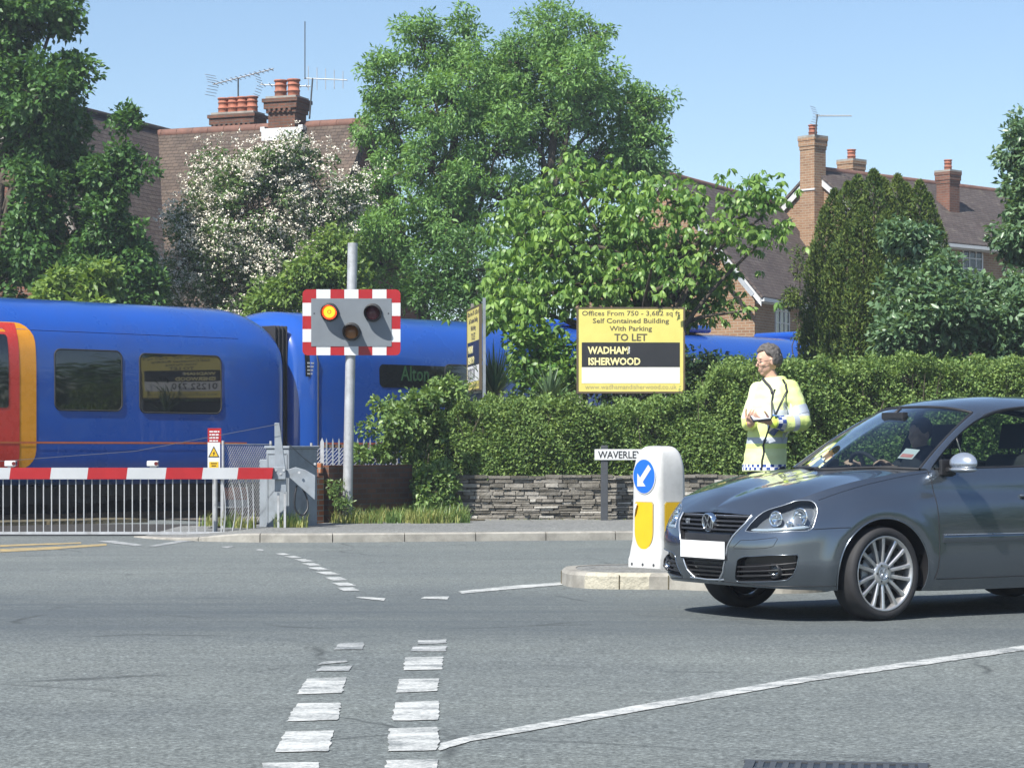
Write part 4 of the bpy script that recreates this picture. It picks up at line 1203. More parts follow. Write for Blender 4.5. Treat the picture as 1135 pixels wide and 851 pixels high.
def stone_wall():
    rnd = random.Random(11)
    x0, x1 = -0.82, 9.5
    def fy(x): return 34.86 + 0.06*max(0, x - 1)
    t = thing('stone_wall', 'low wall of thin grey stacked stones along the foot of the hedge', 'wall', (0, 0, 0))
    mb = MB(); rv = []
    z = 0.09; top = 0.735
    while z < top:
        h = rnd.choice((0.03, 0.04, 0.045, 0.055, 0.065)); h = min(h, top - z + 0.01)
        x = x0 + rnd.uniform(-0.03, 0.03)
        while x < x1:
            L = rnd.choice((0.09, 0.14, 0.2, 0.26, 0.34, 0.42))*rnd.uniform(0.85, 1.15)
            if x + L > x1: break
            o = rnd.gauss(0, 0.014); g = 0.004
            y = fy(x + L/2) + o
            vs = []
            cx, cz = x + L/2, z + h/2
            for yy, k in ((y + 0.012, 1.0), (y, 0.93), (y + 0.16, 1.0)):
                for sx, sz in ((-1, -1), (1, -1), (1, 1), (-1, 1)):
                    vs.append((cx + sx*(L/2 - g)*k + rnd.uniform(-.006, .006), yy + rnd.uniform(-.004, .004), cz + sz*(h/2 - g*0.8)*(k if k < 1 else 1) + rnd.uniform(-.004, .004)))
            b = len(mb.v)
            fs = [(4, 5, 6, 7)] + [(i, (i+1) % 4, 4 + (i+1) % 4, 4 + i) for i in range(4)] + [(i, 8 + i, 8 + (i+1) % 4, (i+1) % 4) for i in range(4)]
            mb.add(vs, fs); r = min(1, max(0, rnd.gauss(0.45, 0.22)))
            if rnd.random() < 0.04: r = 1.0
            rv += [r]*12
            x += L
        z += h
    o = mb.build('stones', mat_stone(), t)
    o.data.attributes.new('rnd', 'FLOAT', 'POINT').data.foreach_set('value', rv)
    mb = MB(); n = 30       # dark core behind the joints
    for i in range(n):
        a, b = x0 + (x1-x0)*i/n, x0 + (x1-x0)*(i+1)/n
        mb.add([(a, fy(a)+.045, .05), (b, fy(b)+.045, .05), (b, fy(b)+.045, top-.01), (a, fy(a)+.045, top-.01), (a, fy(a)+.3, top-.01), (b, fy(b)+.3, top-.01), (b, fy(b)+.3, .05), (a, fy(a)+.3, .05)], [(0,1,2,3), (3,2,5,4), (4,5,6,7)])
    mb.add([(x0, fy(x0)+.045, .05), (x0, fy(x0)+.3, .05), (x0, fy(x0)+.3, top-.01), (x0, fy(x0)+.045, top-.01)], [(0,3,2,1)])
    mb.build('mortar', pbr('earth_mortar', (0.05, 0.045, 0.038), 0.95, var=0.3), t)
    # flat copings
    mb = MB(); rv = []; x = x0 - 0.02
    while x < x1:
        L = rnd.uniform(0.25, 0.5); y = fy(x+L/2) - 0.02 + rnd.gauss(0, .01); zz = top + 0.005 + rnd.uniform(-.006, .012); h = rnd.uniform(0.035, 0.05)
        b0 = len(mb.v); mb.box((x + L/2, y + 0.16, zz + h/2), (L - .008, 0.33, h), rnd.gauss(0, .02)); rv += [min(1, max(0, rnd.gauss(.4, .2)))]*8
        x += L
    o = mb.build('coping', MT['kerb'] if False else bpy.data.materials['dry_stone'], t)
    o.data.attributes.new('rnd', 'FLOAT', 'POINT').data.foreach_set('value', rv)
stone_wall()

def street_name():
    d = 34.45; k = d/F_PX
    o = Vector(((670 - CX)*k, d, 0.11))
    t = thing('street_name_sign', 'low white street name plate with black capitals on dark square posts', 'sign', o)
    def P(px, py, y=0): return Vector(((px - CX)*k - o.x, y, EYE + (HOR - py)*k - o.z))
    for x in (670, 729):
        mb = MB(); q = P(x, 493.5); mb.box((q.x, 0.05, (q.z - 0.05)/2), (0.105, 0.09, q.z + 0.05)); mb.build('post', pbr('post_grey', (0.05, 0.055, 0.062), 0.6, var=0.15), t, bevel=0.006)
    a, b = P(659, 509.8), P(737, 497.8)
    mb = MB(); mb.box(((a.x+b.x)/2, -0.008, (a.z+b.z)/2), (b.x-a.x, 0.016, b.z-a.z)); p = mb.build('plate', MT['white'], t, bevel=0.006)
    lettering([("WAVERLEY", 0.148, P(663, 0).x, a.z + 0.029, 'LEFT', 0.002, 0.86, 0)], sign_frame((0, -0.0165, 0), (1, 0, 0)), MT['black'], p)
street_name()

MT['syellow'] = pbr('sign_yellow', (0.68, 0.59, 0.16), 0.45, var=0.04, dirt=((0.62, 0.5, 0.1), 2, 0.3))
MT['sblack'] = pbr('sign_black', (0.022, 0.022, 0.024), 0.4)
MT['swhite'] = pbr('sign_white', (0.70, 0.70, 0.69), 0.45, var=0.02)
MT['sbrown'] = pbr('sign_text_brown', (0.10, 0.085, 0.05), 0.5)
MT['sgold'] = pbr('sign_text_cream', (0.82, 0.74, 0.35), 0.5)
MT['sgrey'] = pbr('sign_text_grey', (0.30, 0.27, 0.15), 0.5)
MT['frame_brown'] = pbr('frame_brown', (0.10, 0.075, 0.045), 0.6)
def panel(t, fr, w, h, phone):
    """an agent's board in the sign plane of frame fr: x 0..w, y 0..h"""
    def B(x0, x1, y0, y1, z, th, m, name, parent):
        mb = MB(); mb.prism([fr @ Vector((x0, y0, z)), fr @ Vector((x1, y0, z)), fr @ Vector((x1, y1, z)), fr @ Vector((x0, y1, z))], (fr.to_3x3() @ Vector((0, 0, -1)))*th)
        return mb.build(name, m, parent)
    p = B(0, w, 0, h, 0, 0.02, MT['syellow'], 'board', t)
    mb = MB()
    for q in ([(-.03, -.03), (w+.03, -.03), (w+.03, 0), (-.03, 0)], [(-.03, h), (w+.03, h), (w+.03, h+.022), (-.03, h+.022)], [(-.03, 0), (0, 0), (0, h), (-.03, h)], [(w, 0), (w+.03, 0), (w+.03, h), (w, h)]):
        mb.prism([fr @ Vector((x, y, 0.008)) for x, y in q], (fr.to_3x3() @ Vector((0, 0, -1)))*0.045)
    mb.build('frame', MT['frame_brown'], t)
    B(w*.032, w*.968, h*.295, h*.592, 0.003, 0.002, MT['sblack'], 'black_band', p)
    B(w*.032, w*.968, h*.10, h*.295-.003, 0.003, 0.002, MT['swhite'], 'white_band', p)
    f2 = fr @ Matrix.Translation((0, 0, 0.0035))
    u = h/1.34; c = w/2
    L = [("Offices From 750 - 3,682 sq ft", .110*u, c, h*.915, 'CENTER', .0012, 1.20*w/1.7, 0),
         ("Self Contained Building", .110*u, c, h*.825, 'CENTER', .0018, 1.22*w/1.7, 0),
         ("With Parking", .110*u, c, h*.732, 'CENTER', .0018, 1.18*w/1.7, 0),
         ("TO LET", .160*u, c, h*.612, 'CENTER', .004, 1.02*w/1.7, 0),
         ("www.wadhamandisherwood.co.uk", .108*u, c, h*.030, 'CENTER', 0, 1.0*w/1.7, 1)]
    lettering(L, fr, [MT['sbrown'], MT['sgrey']], p)
    lettering([("WADHAM", .160*u, w*.092, h*.457, 'LEFT', .005, .90*w/1.7, 0), ("ISHERWOOD", .160*u, w*.092, h*.323, 'LEFT', .005, .90*w/1.7, 0)], f2, MT['sgold'], p)
    rot = f2 @ Matrix.Translation((w*.478, h*.462, 0)) @ Matrix.Rotation(R(90), 4, 'Z')
    lettering([("AND", .062*u, 0, -0.02, 'LEFT', .003, .8, 0)], rot, MT['swhite'], p)
    if phone:
        lettering([("01252 710", .255*u, w*.07, h*.130, 'LEFT', .002, 0.90*w/1.7, 0)], f2, MT['sblack'], p)

def boards():
    d = 37.5; k = d/F_PX
    def X(px): return (px - CX)*k
    def Z(py): return EYE + (HOR - py)*k
    o = Vector((X(699), d, 0.13))
    t = thing('letting_board', 'yellow TO LET board with a black band of names facing the road above the hedge', 'sign board', o, 0, 'yellow estate agent boards')
    panel(t, sign_frame((X(641) - o.x, -0.05, Z(434) - o.z), (1, 0, 0)), X(757) - X(641), Z(342.2) - Z(434), False)
    for px in (643, 754.5):
        mb = MB(); mb.box((X(px) - o.x, 0.01, (Z(343) - o.z)/2), (0.075, 0.075, Z(343) - o.z)); mb.build('post', MT['wood'], t)
    # the side board, seen almost edge on
    dn = 37.4
    a = Vector(((531.5 - CX)*dn/F_PX, dn, 0)); b = Vector(((518.0 - CX)*38.95/F_PX, 38.95, 0))
    d2 = (a - b).normalized()       # from the far edge to the near edge: the reading direction seen from its face
    t = thing('letting_board', 'yellow agents board turned sideways, seen nearly edge on beside spiky leaves', 'sign board', (b.x, b.y, 0.13), 0, 'yellow estate agent boards')
    kz = 38.95/F_PX
    zb = EYE + (HOR - 433)*kz - 0.13; zt = EYE + (HOR - 345)*kz - 0.13
    fr = sign_frame((0, 0, zb), d2); 
    panel(t, fr, (a - b).length, zt - zb, True)
    n = d2.cross(Vector((0, 0, 1)))
    for s in (0.1, (a-b).length + 0.03):
        q = d2*s - n*0.07; mb = MB(); mb.box((q.x, q.y, zt/2 + .06), (0.05, 0.045, zt + .12), math.atan2(d2.y, d2.x)); mb.build('post', MT['grey'] if s > 1 else MT['wood'], t)
    mb = MB(); q = d2*((a-b).length/2) - n*0.05; mb.box((q.x, q.y, zb - 0.22), ((a-b).length, 0.03, 0.30), math.atan2(d2.y, d2.x)); mb.build('lower_panel', MT['sblack'], t)
    # grey rail along the railings behind the hedge
    t = thing('timber_rail', 'weathered grey horizontal rail below the TO LET board', 'rail', (X(709), 37.2, 0.13))
    mb = MB(); z = EYE + (HOR - 453.3)*37.2/F_PX - .13; mb.box((0, 0, z), (158*37.2/F_PX, 0.1, 0.075)); mb.build('rail', MT['wood'], t, bevel=0.008)
    for px in (642, 772):
        mb = MB(); x = (px - 709)*37.2/F_PX; mb.box((x, 0.09, z/2), (0.07, 0.07, z)); mb.build('post', MT['wood'], t)
    t = thing('railings', 'thin black railings standing behind the hedge beneath the yellow boards', 'railings', (X(520), 37.05, 0.13))
    first = None; zt = EYE + (HOR - 448)*37.05/F_PX - .13
    mb = MB(); L = (790 - 515)*37.05/F_PX
    for z in (zt - .04, zt - .75): mb.box((L/2, 0, z), (L, 0.012, 0.03))
    mb.build('rail', MT['black'], t)
    for i in range(28):
        x = L*i/27
        if first is None:
            q = MB(); q.tube([(0, 0, 0.3), (0, 0, zt + .02)], .009, 6); first = q.build('bar', MT['black'], t); first.location.x = x
        else:
            c = first.copy(); COL.objects.link(c); c.parent = t; c.location.x = x
boards()

def bollard():
    d = 20.45; k = d/F_PX
    base = Vector(((730.5 - CX)*k, d, 0.128))
    # local +x is the face with the arrow (turned left), local +y the other visible face's opposite
    ang = math.atan2(-0.58, -0.81)
    t = thing('traffic_bollard', 'white keep-left bollard with blue arrow disc and yellow panels on the island', 'bollard', base, ang)
    hx, hy, H = 0.165, 0.20, 1.0
    rows = []
    def ring(ax, ay, r, z, n=9):
        out = []
        for cx, cy, a0 in ((ax-r, ay-r, 0), (-(ax-r), ay-r, 90), (-(ax-r), -(ay-r), 180), (ax-r, -(ay-r), 270)):
            for i in range(n):
                a = R(a0 + 90*i/(n-1)); out.append((cx + r*math.cos(a), cy + r*math.sin(a), z))
        return out
    P = [ring(hx+.018, hy+.018, .03, 0.0), ring(hx+.018, hy+.018, .03, 0.07), ring(hx+.012, hy+.012, .04, 0.11), ring(hx+.008, hy+.008, .05, 0.17), ring(hx+.001, hy+.001, .055, 0.23)]
    for z in np.linspace(0.28, 0.765, 8): s = 1 - 0.07*(z-.28); P.append(ring(hx*s, hy*s, .06, z))
    for a in np.linspace(8, 86, 10):
        zz = 0.765 + 0.292*math.sin(R(a)); s = (1-.07*.465)
        c = math.cos(R(a))**0.62
        P.append(ring(max(.065, hx*s*(0.42 + 0.58*c)), max(.065, hy*s*(0.22 + 0.78*c)), .06, zz))
    mb = MB(); A = np.array(P); A = np.concatenate([A, A[:, :1]], axis=1); mb.grid(A); mb.add(P[-1], [tuple(range(len(P[-1])))], 0, True)
    mb.build('shell', pbr('bollard_white', (0.58, 0.58, 0.565), 0.4, var=0.05, vs=3, dirt=((0.42, 0.42, 0.40), 5, 0.6)), t, weld=True)
    def sx(z): return hx*(1-.07*(z-.28))
    # blue disc with the arrow on the face +x; right direction seen from outside is +y ... viewer's right = -y rotated
    zc = 0.795; fr = sign_frame((sx(.60) + .002, 0, zc), (0, 1, 0))
    def shape(pts, z, th, m, name, par, tilt=True):
        mb = MB(); mb.prism([fr @ Vector((x, y, z)) for x, y in pts], (fr.to_3x3() @ Vector((0, 0, -1)))*th); return mb.build(name, m, par)
    circ = lambda r, n=40: [(r*math.cos(2*math.pi*i/n), r*math.sin(2*math.pi*i/n)) for i in range(n)]
    dd = shape(circ(.155), 0.004, .03, MT['white'], 'disc_rim', t)
    d0 = shape(circ(.146), 0.007, .004, pbr('sign_blue', (0.012, 0.13, 0.62), 0.3, var=.04), 'blue_disc', t)
    aw = [(-.108, -.014), (-.068, -.014), (.0, -.014)]
    def rt(x, y, a=R(225)): return (x*math.cos(a) - y*math.sin(a), x*math.sin(a) + y*math.cos(a))
    arrow = [rt(x, y) for x, y in ((.125, 0), (.045, .078), (.045, .026), (-.115, .026), (-.115, -.026), (.045, -.026), (.045, -.078))]
    shape(arrow, 0.010, .003, MT['white'], 'arrow', d0)
    def yp(zt, zb, w, f, name):
        n = 14; pts = [(w, zt - .02), (w - .02, zt), (-w + .02, zt), (-w, zt - .02)]
        zr = zb + w*1.25
        pts += [(-w*math.cos(q), zr - w*1.25*math.sin(q)) for q in np.linspace(0, math.pi, n)]
        for z_, th, m, k_, nm in ((0.002, .03, MT['sgrey'], 1.0, name + '_edge'), (0.0045, .004, MT['yellow'], 0.955, name)):
            cz = (zt + zb)/2
            mb = MB(); mb.prism([f @ Vector((x*k_, (y - cz)*(1-(1-k_)*.5) + cz, z_)) for x, y in pts], (f.to_3x3() @ Vector((0, 0, -1)))*th); mb.build(nm, m, t)
    yp(0.575, 0.155, 0.128, sign_frame((sx(.2) + .003, 0, 0), (0, 1, 0)), 'yellow_panel')
    yp(0.575, 0.155, 0.105, sign_frame((0, hy + .002, 0), (-1, 0, 0)), 'yellow_panel')
    fr = sign_frame((sx(.2) + .014, 0, 0), (0, 1, 0))
    mb = MB(); mb.prism([fr @ Vector(p) for p in ((-.118, .555, 0), (-.065, .56, .012), (-.085, .50, .02), (-.118, .44, 0))], (fr.to_3x3() @ Vector((0, 0, -1)))*.003); mb.build('peeling_flap', MT['white'], t)
    mb = MB()
    for y in (-.15, 0, .15): mb.disc((hx + .0195, y, .03), (1, 0, 0), .014, 10, th=.006)
    for x in (-.12, 0, .12): mb.disc((x, hy + .0195, .03), (0, 1, 0), .014, 10, th=.006)
    mb.build('fixing_bolts', MT['darksteel'], t)
bollard()
# ------------------------------------------------------------------ plants
def raw_mesh(name, V, tri, rnd, m):
    me = bpy.data.meshes.new(name)
    nv, nf = len(V), len(tri)
    me.vertices.add(nv); me.vertices.foreach_set('co', V.astype(np.float32).ravel())
    me.loops.add(nf*3); me.loops.foreach_set('vertex_index', tri.astype(np.int32).ravel())
    me.polygons.add(nf); me.polygons.foreach_set('loop_start', np.arange(0, nf*3, 3, dtype=np.int32))
    me.update(calc_edges=True)
    a = me.attributes.new('rnd', 'FLOAT', 'POINT'); a.data.foreach_set('value', rnd.astype(np.float32))
    me.materials.append(m)
    return me
def unit(a): return a/np.maximum(np.linalg.norm(a, axis=-1, keepdims=True), 1e-9)
def leaves(rng, P, out, size, width, droop=0.2, up=0.6, outw=0.6, jit=0.3, shape='diamond', bend=0.3):
    """P leaf roots, out outward directions; returns vertices, triangles, random per vertex"""
    n = len(P)
    ax = unit(rng.normal(size=(n, 3)) + out*outw*1.7 + np.array([0, 0, -droop*1.7]))
    nr = rng.normal(size=(n, 3)) + np.array([0, 0, up*2.2]) + out*0.5
    nr = unit(nr - ax*np.sum(nr*ax, axis=1, keepdims=True)); sd = np.cross(ax, nr)
    L = (size*rng.uniform(1-jit, 1+jit, n))[:, None]; Wd = L*width
    if shape == 'diamond':
        v = np.stack([P, P + ax*L*.45 + sd*Wd*.5 + nr*Wd*.12, P + ax*L - nr*L*bend*.3, P + ax*L*.45 - sd*Wd*.5 + nr*Wd*.12], 1)
        t = np.array([[0, 1, 2], [0, 2, 3]]); k = 4
    else:
        v = np.stack([P, P + ax*L*.3 + sd*Wd*.40 + nr*L*.03, P + ax*L*.65 + sd*Wd*.5 - nr*L*bend*.25, P + ax*L*.95 - nr*L*bend*.7,
                      P + ax*L*.65 - sd*Wd*.5 - nr*L*bend*.25, P + ax*L*.3 - sd*Wd*.40 + nr*L*.03], 1)
        t = np.array([[0, 1, 5], [1, 2, 4], [1, 4, 5], [2, 3, 4]]); k = 6
    tri = (np.arange(n)[:, None, None]*k + t[None]).reshape(-1, 3)
    r = np.repeat(rng.uniform(0, 1, n), k)
    return v.reshape(-1, 3), tri, r
def join(parts):
    V, T, Rr = [], [], []; b = 0
    for v, t, r in parts:
        V.append(v); T.append(t + b); Rr.append(r); b += len(v)
    return np.concatenate(V), np.concatenate(T), np.concatenate(Rr)
def ball(rng, n): 
    return unit(rng.normal(size=(n, 3)))
def clump_centres(rng, blobs, n, lo=0.35):
    """blobs (x,y,z,rx,ry,rz): clump centres spread through the crown, more of them near its surface"""
    b = np.array(blobs, float); w = (b[:, 3]*b[:, 4]*b[:, 5])**(2/3); w /= w.sum()
    i = rng.choice(len(b), n, p=w); d = ball(rng, n); r = rng.uniform(lo**2, 1, n)**0.5
    c = b[i, :3] + d*b[i, 3:6]*r[:, None]
    out = unit(c - b[i, :3])
    return c, out, i
def twig_mesh(limbs):
    mb = MB()
    for path, r0, r1 in limbs:
        k = len(path); mb.tube(path, [r0 + (r1-r0)*j/(k-1) for j in range(k)], 6 if r0 > .03 else 4, False)
    return mb
def tree(name, label, cat, base, blobs, n_cl, cl_r, per, leaf, mats, seed, trunk=0.16, stems=None, group=None, extra=None, lo=0.3, shape='diamond',
         up=0.6, droop=0.2, outw=0.6, flat=0.75, bend=0.3, parts=('crown', 'trunk'), lean=(0, 0), twigs=1.0, limbs_to=None):
    rng = np.random.default_rng(seed); rnd = random.Random(seed)
    base = Vector(base); t = thing(name, label, cat, base, 0, group)
    B = [(b[0]-base.x, b[1]-base.y, b[2]-base.z, *b[3:]) for b in blobs]
    c, out, bi = clump_centres(rng, B, n_cl, lo)
    c = c[c[:, 2] > 0.05] if False else c
    rad = cl_r*rng.uniform(0.6, 1.3, n_cl)
    cnt = rng.poisson(per*(rad/cl_r)**2)
    idx = np.repeat(np.arange(n_cl), cnt)
    q = ball(rng, len(idx)); rr = rng.uniform(0.05, 1, len(idx))**0.45
    off = q*(rad[idx]*rr)[:, None]*np.array([1, 1, flat])
    off[:, 2] += rad[idx]*0.12
    P = c[idx] + off
    ok = P[:, 2] > 0.03
    V, T, r = leaves(rng, P[ok], unit(q*0.6 + out[idx]*0.6)[ok], leaf[0], leaf[1], droop, up, outw, shape=shape, bend=bend)
    cr = raw_mesh('crown', V, T, r, mats[0]); o = bpy.data.objects.new(parts[0], cr); COL.objects.link(o); o.parent = t
    # trunk, limbs and twigs
    limbs = []; stems = stems or [(0, 0)]
    heads = []
    ctr = np.array([b[:3] for b in B]); 
    for sx, sy in stems:
        sel = ctr
        hz = float(np.percentile(ctr[:, 2], 45)); top = Vector((float(ctr[:, 0].mean())*0.45 + sx*0.9 + lean[0], float(ctr[:, 1].mean())*0.45 + sy*0.9 + lean[1], hz))
        p0 = Vector((sx*0.3, sy*0.3, -0.1))
        path = [p0.lerp(top, q) + Vector((rnd.gauss(0, .04), rnd.gauss(0, .04), 0))*min(1, q*3) for q in (0, .25, .5, .75, 1)]
        path = [Vector(p) for p in catmull(path, 10)]
        limbs.append((path, trunk, trunk*0.55)); heads.append(path)
    bp = []
    for b in B:
        e = Vector(b[:3]); 
        hp = min(heads, key=lambda h: (h[-1]-e).length)
        s = hp[rnd.choice((5, 6, 7, 8, 9))]; m = s.lerp(e, .5) + Vector((rnd.gauss(0, .1), rnd.gauss(0, .1), rnd.uniform(.05, .25)*min(1, (e-s).length)))
        path = [Vector(p) for p in catmull([s, m, e], 8)]; limbs.append((path, trunk*0.42, trunk*0.16)); bp.append(path)
    tw = []
    for k in range(n_cl):
        if rnd.random() > twigs: continue
        pth = bp[bi[k]]; e = Vector(c[k]); s = min((pth[3], pth[5], pth[7]), key=lambda p: (p-e).length)
        m = s.lerp(e, .5) + Vector((rnd.gauss(0, .06), rnd.gauss(0, .06), rnd.uniform(0, .12)))
        tw.append(([s, m, e], trunk*0.11, trunk*0.04))
    twig_mesh(limbs + tw).build(parts[1], mats[1], t)
    return t, rng, c, out
def blob(px, py, r, d, dd=0.0, ry=None, rz=None, rp=None):
    """a lobe of a crown: centre seen at (px, py), radius in photo pixels, at distance d + dd"""
    k = (d + dd)/F_PX; p = W(px, py, d + dd)
    return (p.x, p.y, p.z, r*k, (rp or r)*k if ry is None else ry, (rz or r)*k)

LEAF = dict(
    lime=mat_leaf('leaf_field_maple', (0.020, 0.052, 0.016), (0.060, 0.125, 0.030), 0.25),
    haw=mat_leaf('leaf_hawthorn', (0.030, 0.060, 0.020), (0.085, 0.135, 0.045), 0.25),
    yel=mat_leaf('leaf_yellow_green', (0.052, 0.098, 0.020), (0.135, 0.195, 0.048), 0.32),
    ash=mat_leaf('leaf_ash', (0.036, 0.078, 0.022), (0.105, 0.182, 0.056), 0.34, gain=2.3),
    chest=mat_leaf('leaf_chestnut', (0.034, 0.082, 0.018), (0.125, 0.195, 0.045), 0.32, rough=0.42, spec=0.4, gain=2.1),
    yew=mat_leaf('leaf_yew', (0.020, 0.048, 0.013), (0.098, 0.130, 0.028), 0.12, rough=0.6, big=1.5, gain=1.6, spec=0.2),
    blue=mat_leaf('leaf_grey_green', (0.032, 0.068, 0.032), (0.095, 0.150, 0.076), 0.25, rough=0.36, spec=0.5, gain=1.9),
    hedge=mat_leaf('leaf_hedge', (0.040, 0.078, 0.021), (0.135, 0.190, 0.056), 0.22, rough=0.5, spec=0.25, big=1.2, gain=1.75),
    ivy=mat_leaf('leaf_bramble', (0.040, 0.080, 0.022), (0.13, 0.19, 0.055), 0.22, rough=0.4, spec=0.45),
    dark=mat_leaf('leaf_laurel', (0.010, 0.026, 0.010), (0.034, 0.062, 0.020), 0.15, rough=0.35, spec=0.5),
    spike=mat_leaf('leaf_cordyline', (0.030, 0.060, 0.030), (0.11, 0.16, 0.08), 0.1, rough=0.4, spec=0.5),
    grass=mat_leaf('grass_blades', (0.060, 0.105, 0.028), (0.24, 0.235, 0.090), 0.3, rough=0.6, spec=0.2, big=3.0),
)
BLOS = pbr('blossom', (0.76, 0.71, 0.60), 0.7, var=0.15, vs=20)

# -- far left trees, beyond the line
tree('maple_tree', 'tall dark green tree at the far left edge behind the train roof', 'tree', W(-30, 560, 47),
     [blob(10, 20, 55, 47), blob(62, 15, 32, 47, .5, rz=42), blob(-30, 90, 70, 47, .6), blob(45, 110, 52, 47, -.6), blob(85, 80, 17, 47, rz=24), blob(20, 180, 40, 47, -.3), blob(48, 222, 28, 47, -.8), blob(38, 255, 26, 47, -.9), blob(70, 160, 36, 47, .3), blob(85, 195, 26, 47),
      blob(-25, 240, 45, 47, .4), blob(22, 275, 36, 47, -.5), blob(60, 300, 40, 47, -.2), blob(-10, 320, 50, 47, 0), blob(95, 250, 24, 47), blob(-60, 0, 70, 47)],
     330, 0.42, 190, (0.13, 0.62), (LEAF['lime'], MT['bark']), 5, 0.17, lo=.35)
tree('maple_tree', 'slender dark green tree in front of the tiled roof, right of the tall tree', 'tree', W(128, 560, 46.2),
     [blob(140, 150, 12, 46.2, rz=32), blob(132, 200, 32, 46.2, rz=40), blob(120, 255, 40, 46.2, rz=45), blob(145, 300, 30, 46.2, rz=42), blob(100, 310, 34, 46.2), blob(160, 325, 24, 46.2)],
     150, 0.33, 150, (0.12, 0.6), (LEAF['lime'], MT['bark']), 6, 0.08)
tree('sapling', 'bright fresh green sapling showing just above the blue train roof at left', 'sapling', W(112, 560, 44.0),
     [blob(112, 312, 22, 44.0, rz=26), blob(106, 345, 26, 44.0), blob(122, 300, 12, 44.0)], 34, 0.22, 70, (0.15, 0.5), (LEAF['yel'], MT['bark']), 7, 0.03)
tree('sapling', 'small pale green bush top above the train roof beneath the tall left tree', 'sapling', W(62, 560, 44.2),
     [blob(62, 316, 20, 44.2, rz=14), blob(60, 345, 26, 44.2)], 24, 0.22, 60, (0.15, 0.5), (LEAF['yel'], MT['bark']), 8, 0.03)

# -- hawthorn in flower
hb = [blob(300, 190, 38, 50.5, rz=30), blob(245, 200, 30, 50.5, .3), blob(322, 168, 14, 50.5), blob(215, 180, 10, 50.5, rz=8), blob(350, 205, 36, 50.5, .2), blob(385, 215, 20, 50.5), blob(280, 235, 50, 50.5, -.4), blob(225, 250, 34, 50.5),
      blob(345, 250, 42, 50.5, .3), blob(205, 290, 32, 50.5, -.2), blob(250, 300, 44, 50.5, -.3), blob(310, 305, 44, 50.5, -.3), blob(190, 320, 24, 50.5), blob(348, 320, 34, 50.5), blob(275, 345, 60, 50.5)]
t, rng, c, out = tree('hawthorn_tree', 'hawthorn tree covered in white blossom below the left chimney stacks', 'tree', W(285, 570, 50.5), hb,
     330, 0.34, 120, (0.10, 0.6), (LEAF['haw'], MT['bark']), 21, 0.13, lo=.45)
def blossom(t, rng, c, out, frac, per, m):
    sel = np.where((out[:, 1] < 0.6) & (rng.uniform(size=len(c)) < frac))[0]
    P, O = [], []
    for k in sel:
        n = rng.integers(15, 30)
        g = c[k] + out[k]*0.16 + rng.normal(size=(n, 3))*np.array([.19, .19, .15]) + np.array([0, -.08, .10])
        for q in g:
            m_ = rng.integers(per//2, per); P.append(q + rng.normal(size=(m_, 3))*np.array([.040, .036, .026])); O.append(np.tile(out[k], (m_, 1)))
    P = np.concatenate(P); O = np.concatenate(O)
    V, T, r = leaves(rng, P, O, 0.040, 0.95, 0, 1.0, 0.3)
    me = raw_mesh('blossom', V, T, r, m); o = bpy.data.objects.new('blossom', me); COL.objects.link(o); o.parent = t
blossom(t, rng, c, out, 1.0, 13, BLOS)
tree('shrub', 'yellow-green spreading shrub between the white hawthorn and the crossing light', 'shrub', W(345, 575, 48.0),
     [blob(352, 300, 30, 48, rz=22), blob(330, 325, 30, 48, rz=20), blob(375, 275, 22, 48, rz=16), blob(300, 340, 26, 48), blob(365, 330, 26, 48), blob(390, 315, 20, 48)],
     110, 0.26, 90, (0.12, 0.5), (LEAF['yel'], MT['bark']), 23, 0.05)

# -- big ash and its undergrowth
tree('ash_tree', 'big light green ash tree with two crowns rising behind the train, centre', 'tree', W(560, 575, 53),
     [blob(470, 55, 36, 53, rz=40), blob(520, 45, 26, 53, .4, rz=34), blob(430, 90, 28, 53), blob(500, 110, 55, 53, -.5), blob(440, 150, 45, 53, .3), blob(480, 190, 60, 53, -.4), blob(415, 210, 28, 53), blob(425, 265, 36, 53, -.4), blob(400, 250, 20, 53),
      blob(610, 45, 44, 53, .4), blob(655, 40, 24, 53), blob(575, 70, 36, 53), blob(640, 90, 52, 53, -.5), blob(600, 130, 55, 53, .4), blob(680, 120, 38, 53, .5), blob(715, 130, 22, 53), blob(728, 150, 14, 53), blob(700, 165, 26, 53), blob(660, 175, 42, 53, .3),
      blob(550, 90, 34, 53, .2), blob(560, 130, 40, 53, -.4), blob(712, 185, 30, 53, .2), blob(745, 150, 10, 53), blob(725, 110, 20, 53), blob(550, 170, 45, 53, -.7), blob(560, 225, 46, 53, -.3), blob(500, 250, 48, 53, -.5), blob(610, 210, 40, 53, .5), blob(460, 305, 44, 53, -.4), blob(405, 305, 26, 53)],
     980, 0.29, 92, (0.125, 0.36), (LEAF['ash'], MT['bark']), 31, 0.17, stems=[(-1.4, 0), (1.1, 0)], lo=.3, droop=.35, up=.5)
tree('holly_bush', 'dark bushy undergrowth at the foot of the ash, above the train roof', 'bush', W(510, 575, 50.5),
     [blob(480, 320, 40, 50.5), blob(530, 300, 44, 50.5, .3), blob(570, 330, 40, 50.5), blob(520, 350, 60, 50.5), blob(590, 280, 28, 50.5, .5)], 130, 0.36, 120, (0.10, 0.5), (LEAF['lime'], MT['bark']), 33, 0.10)

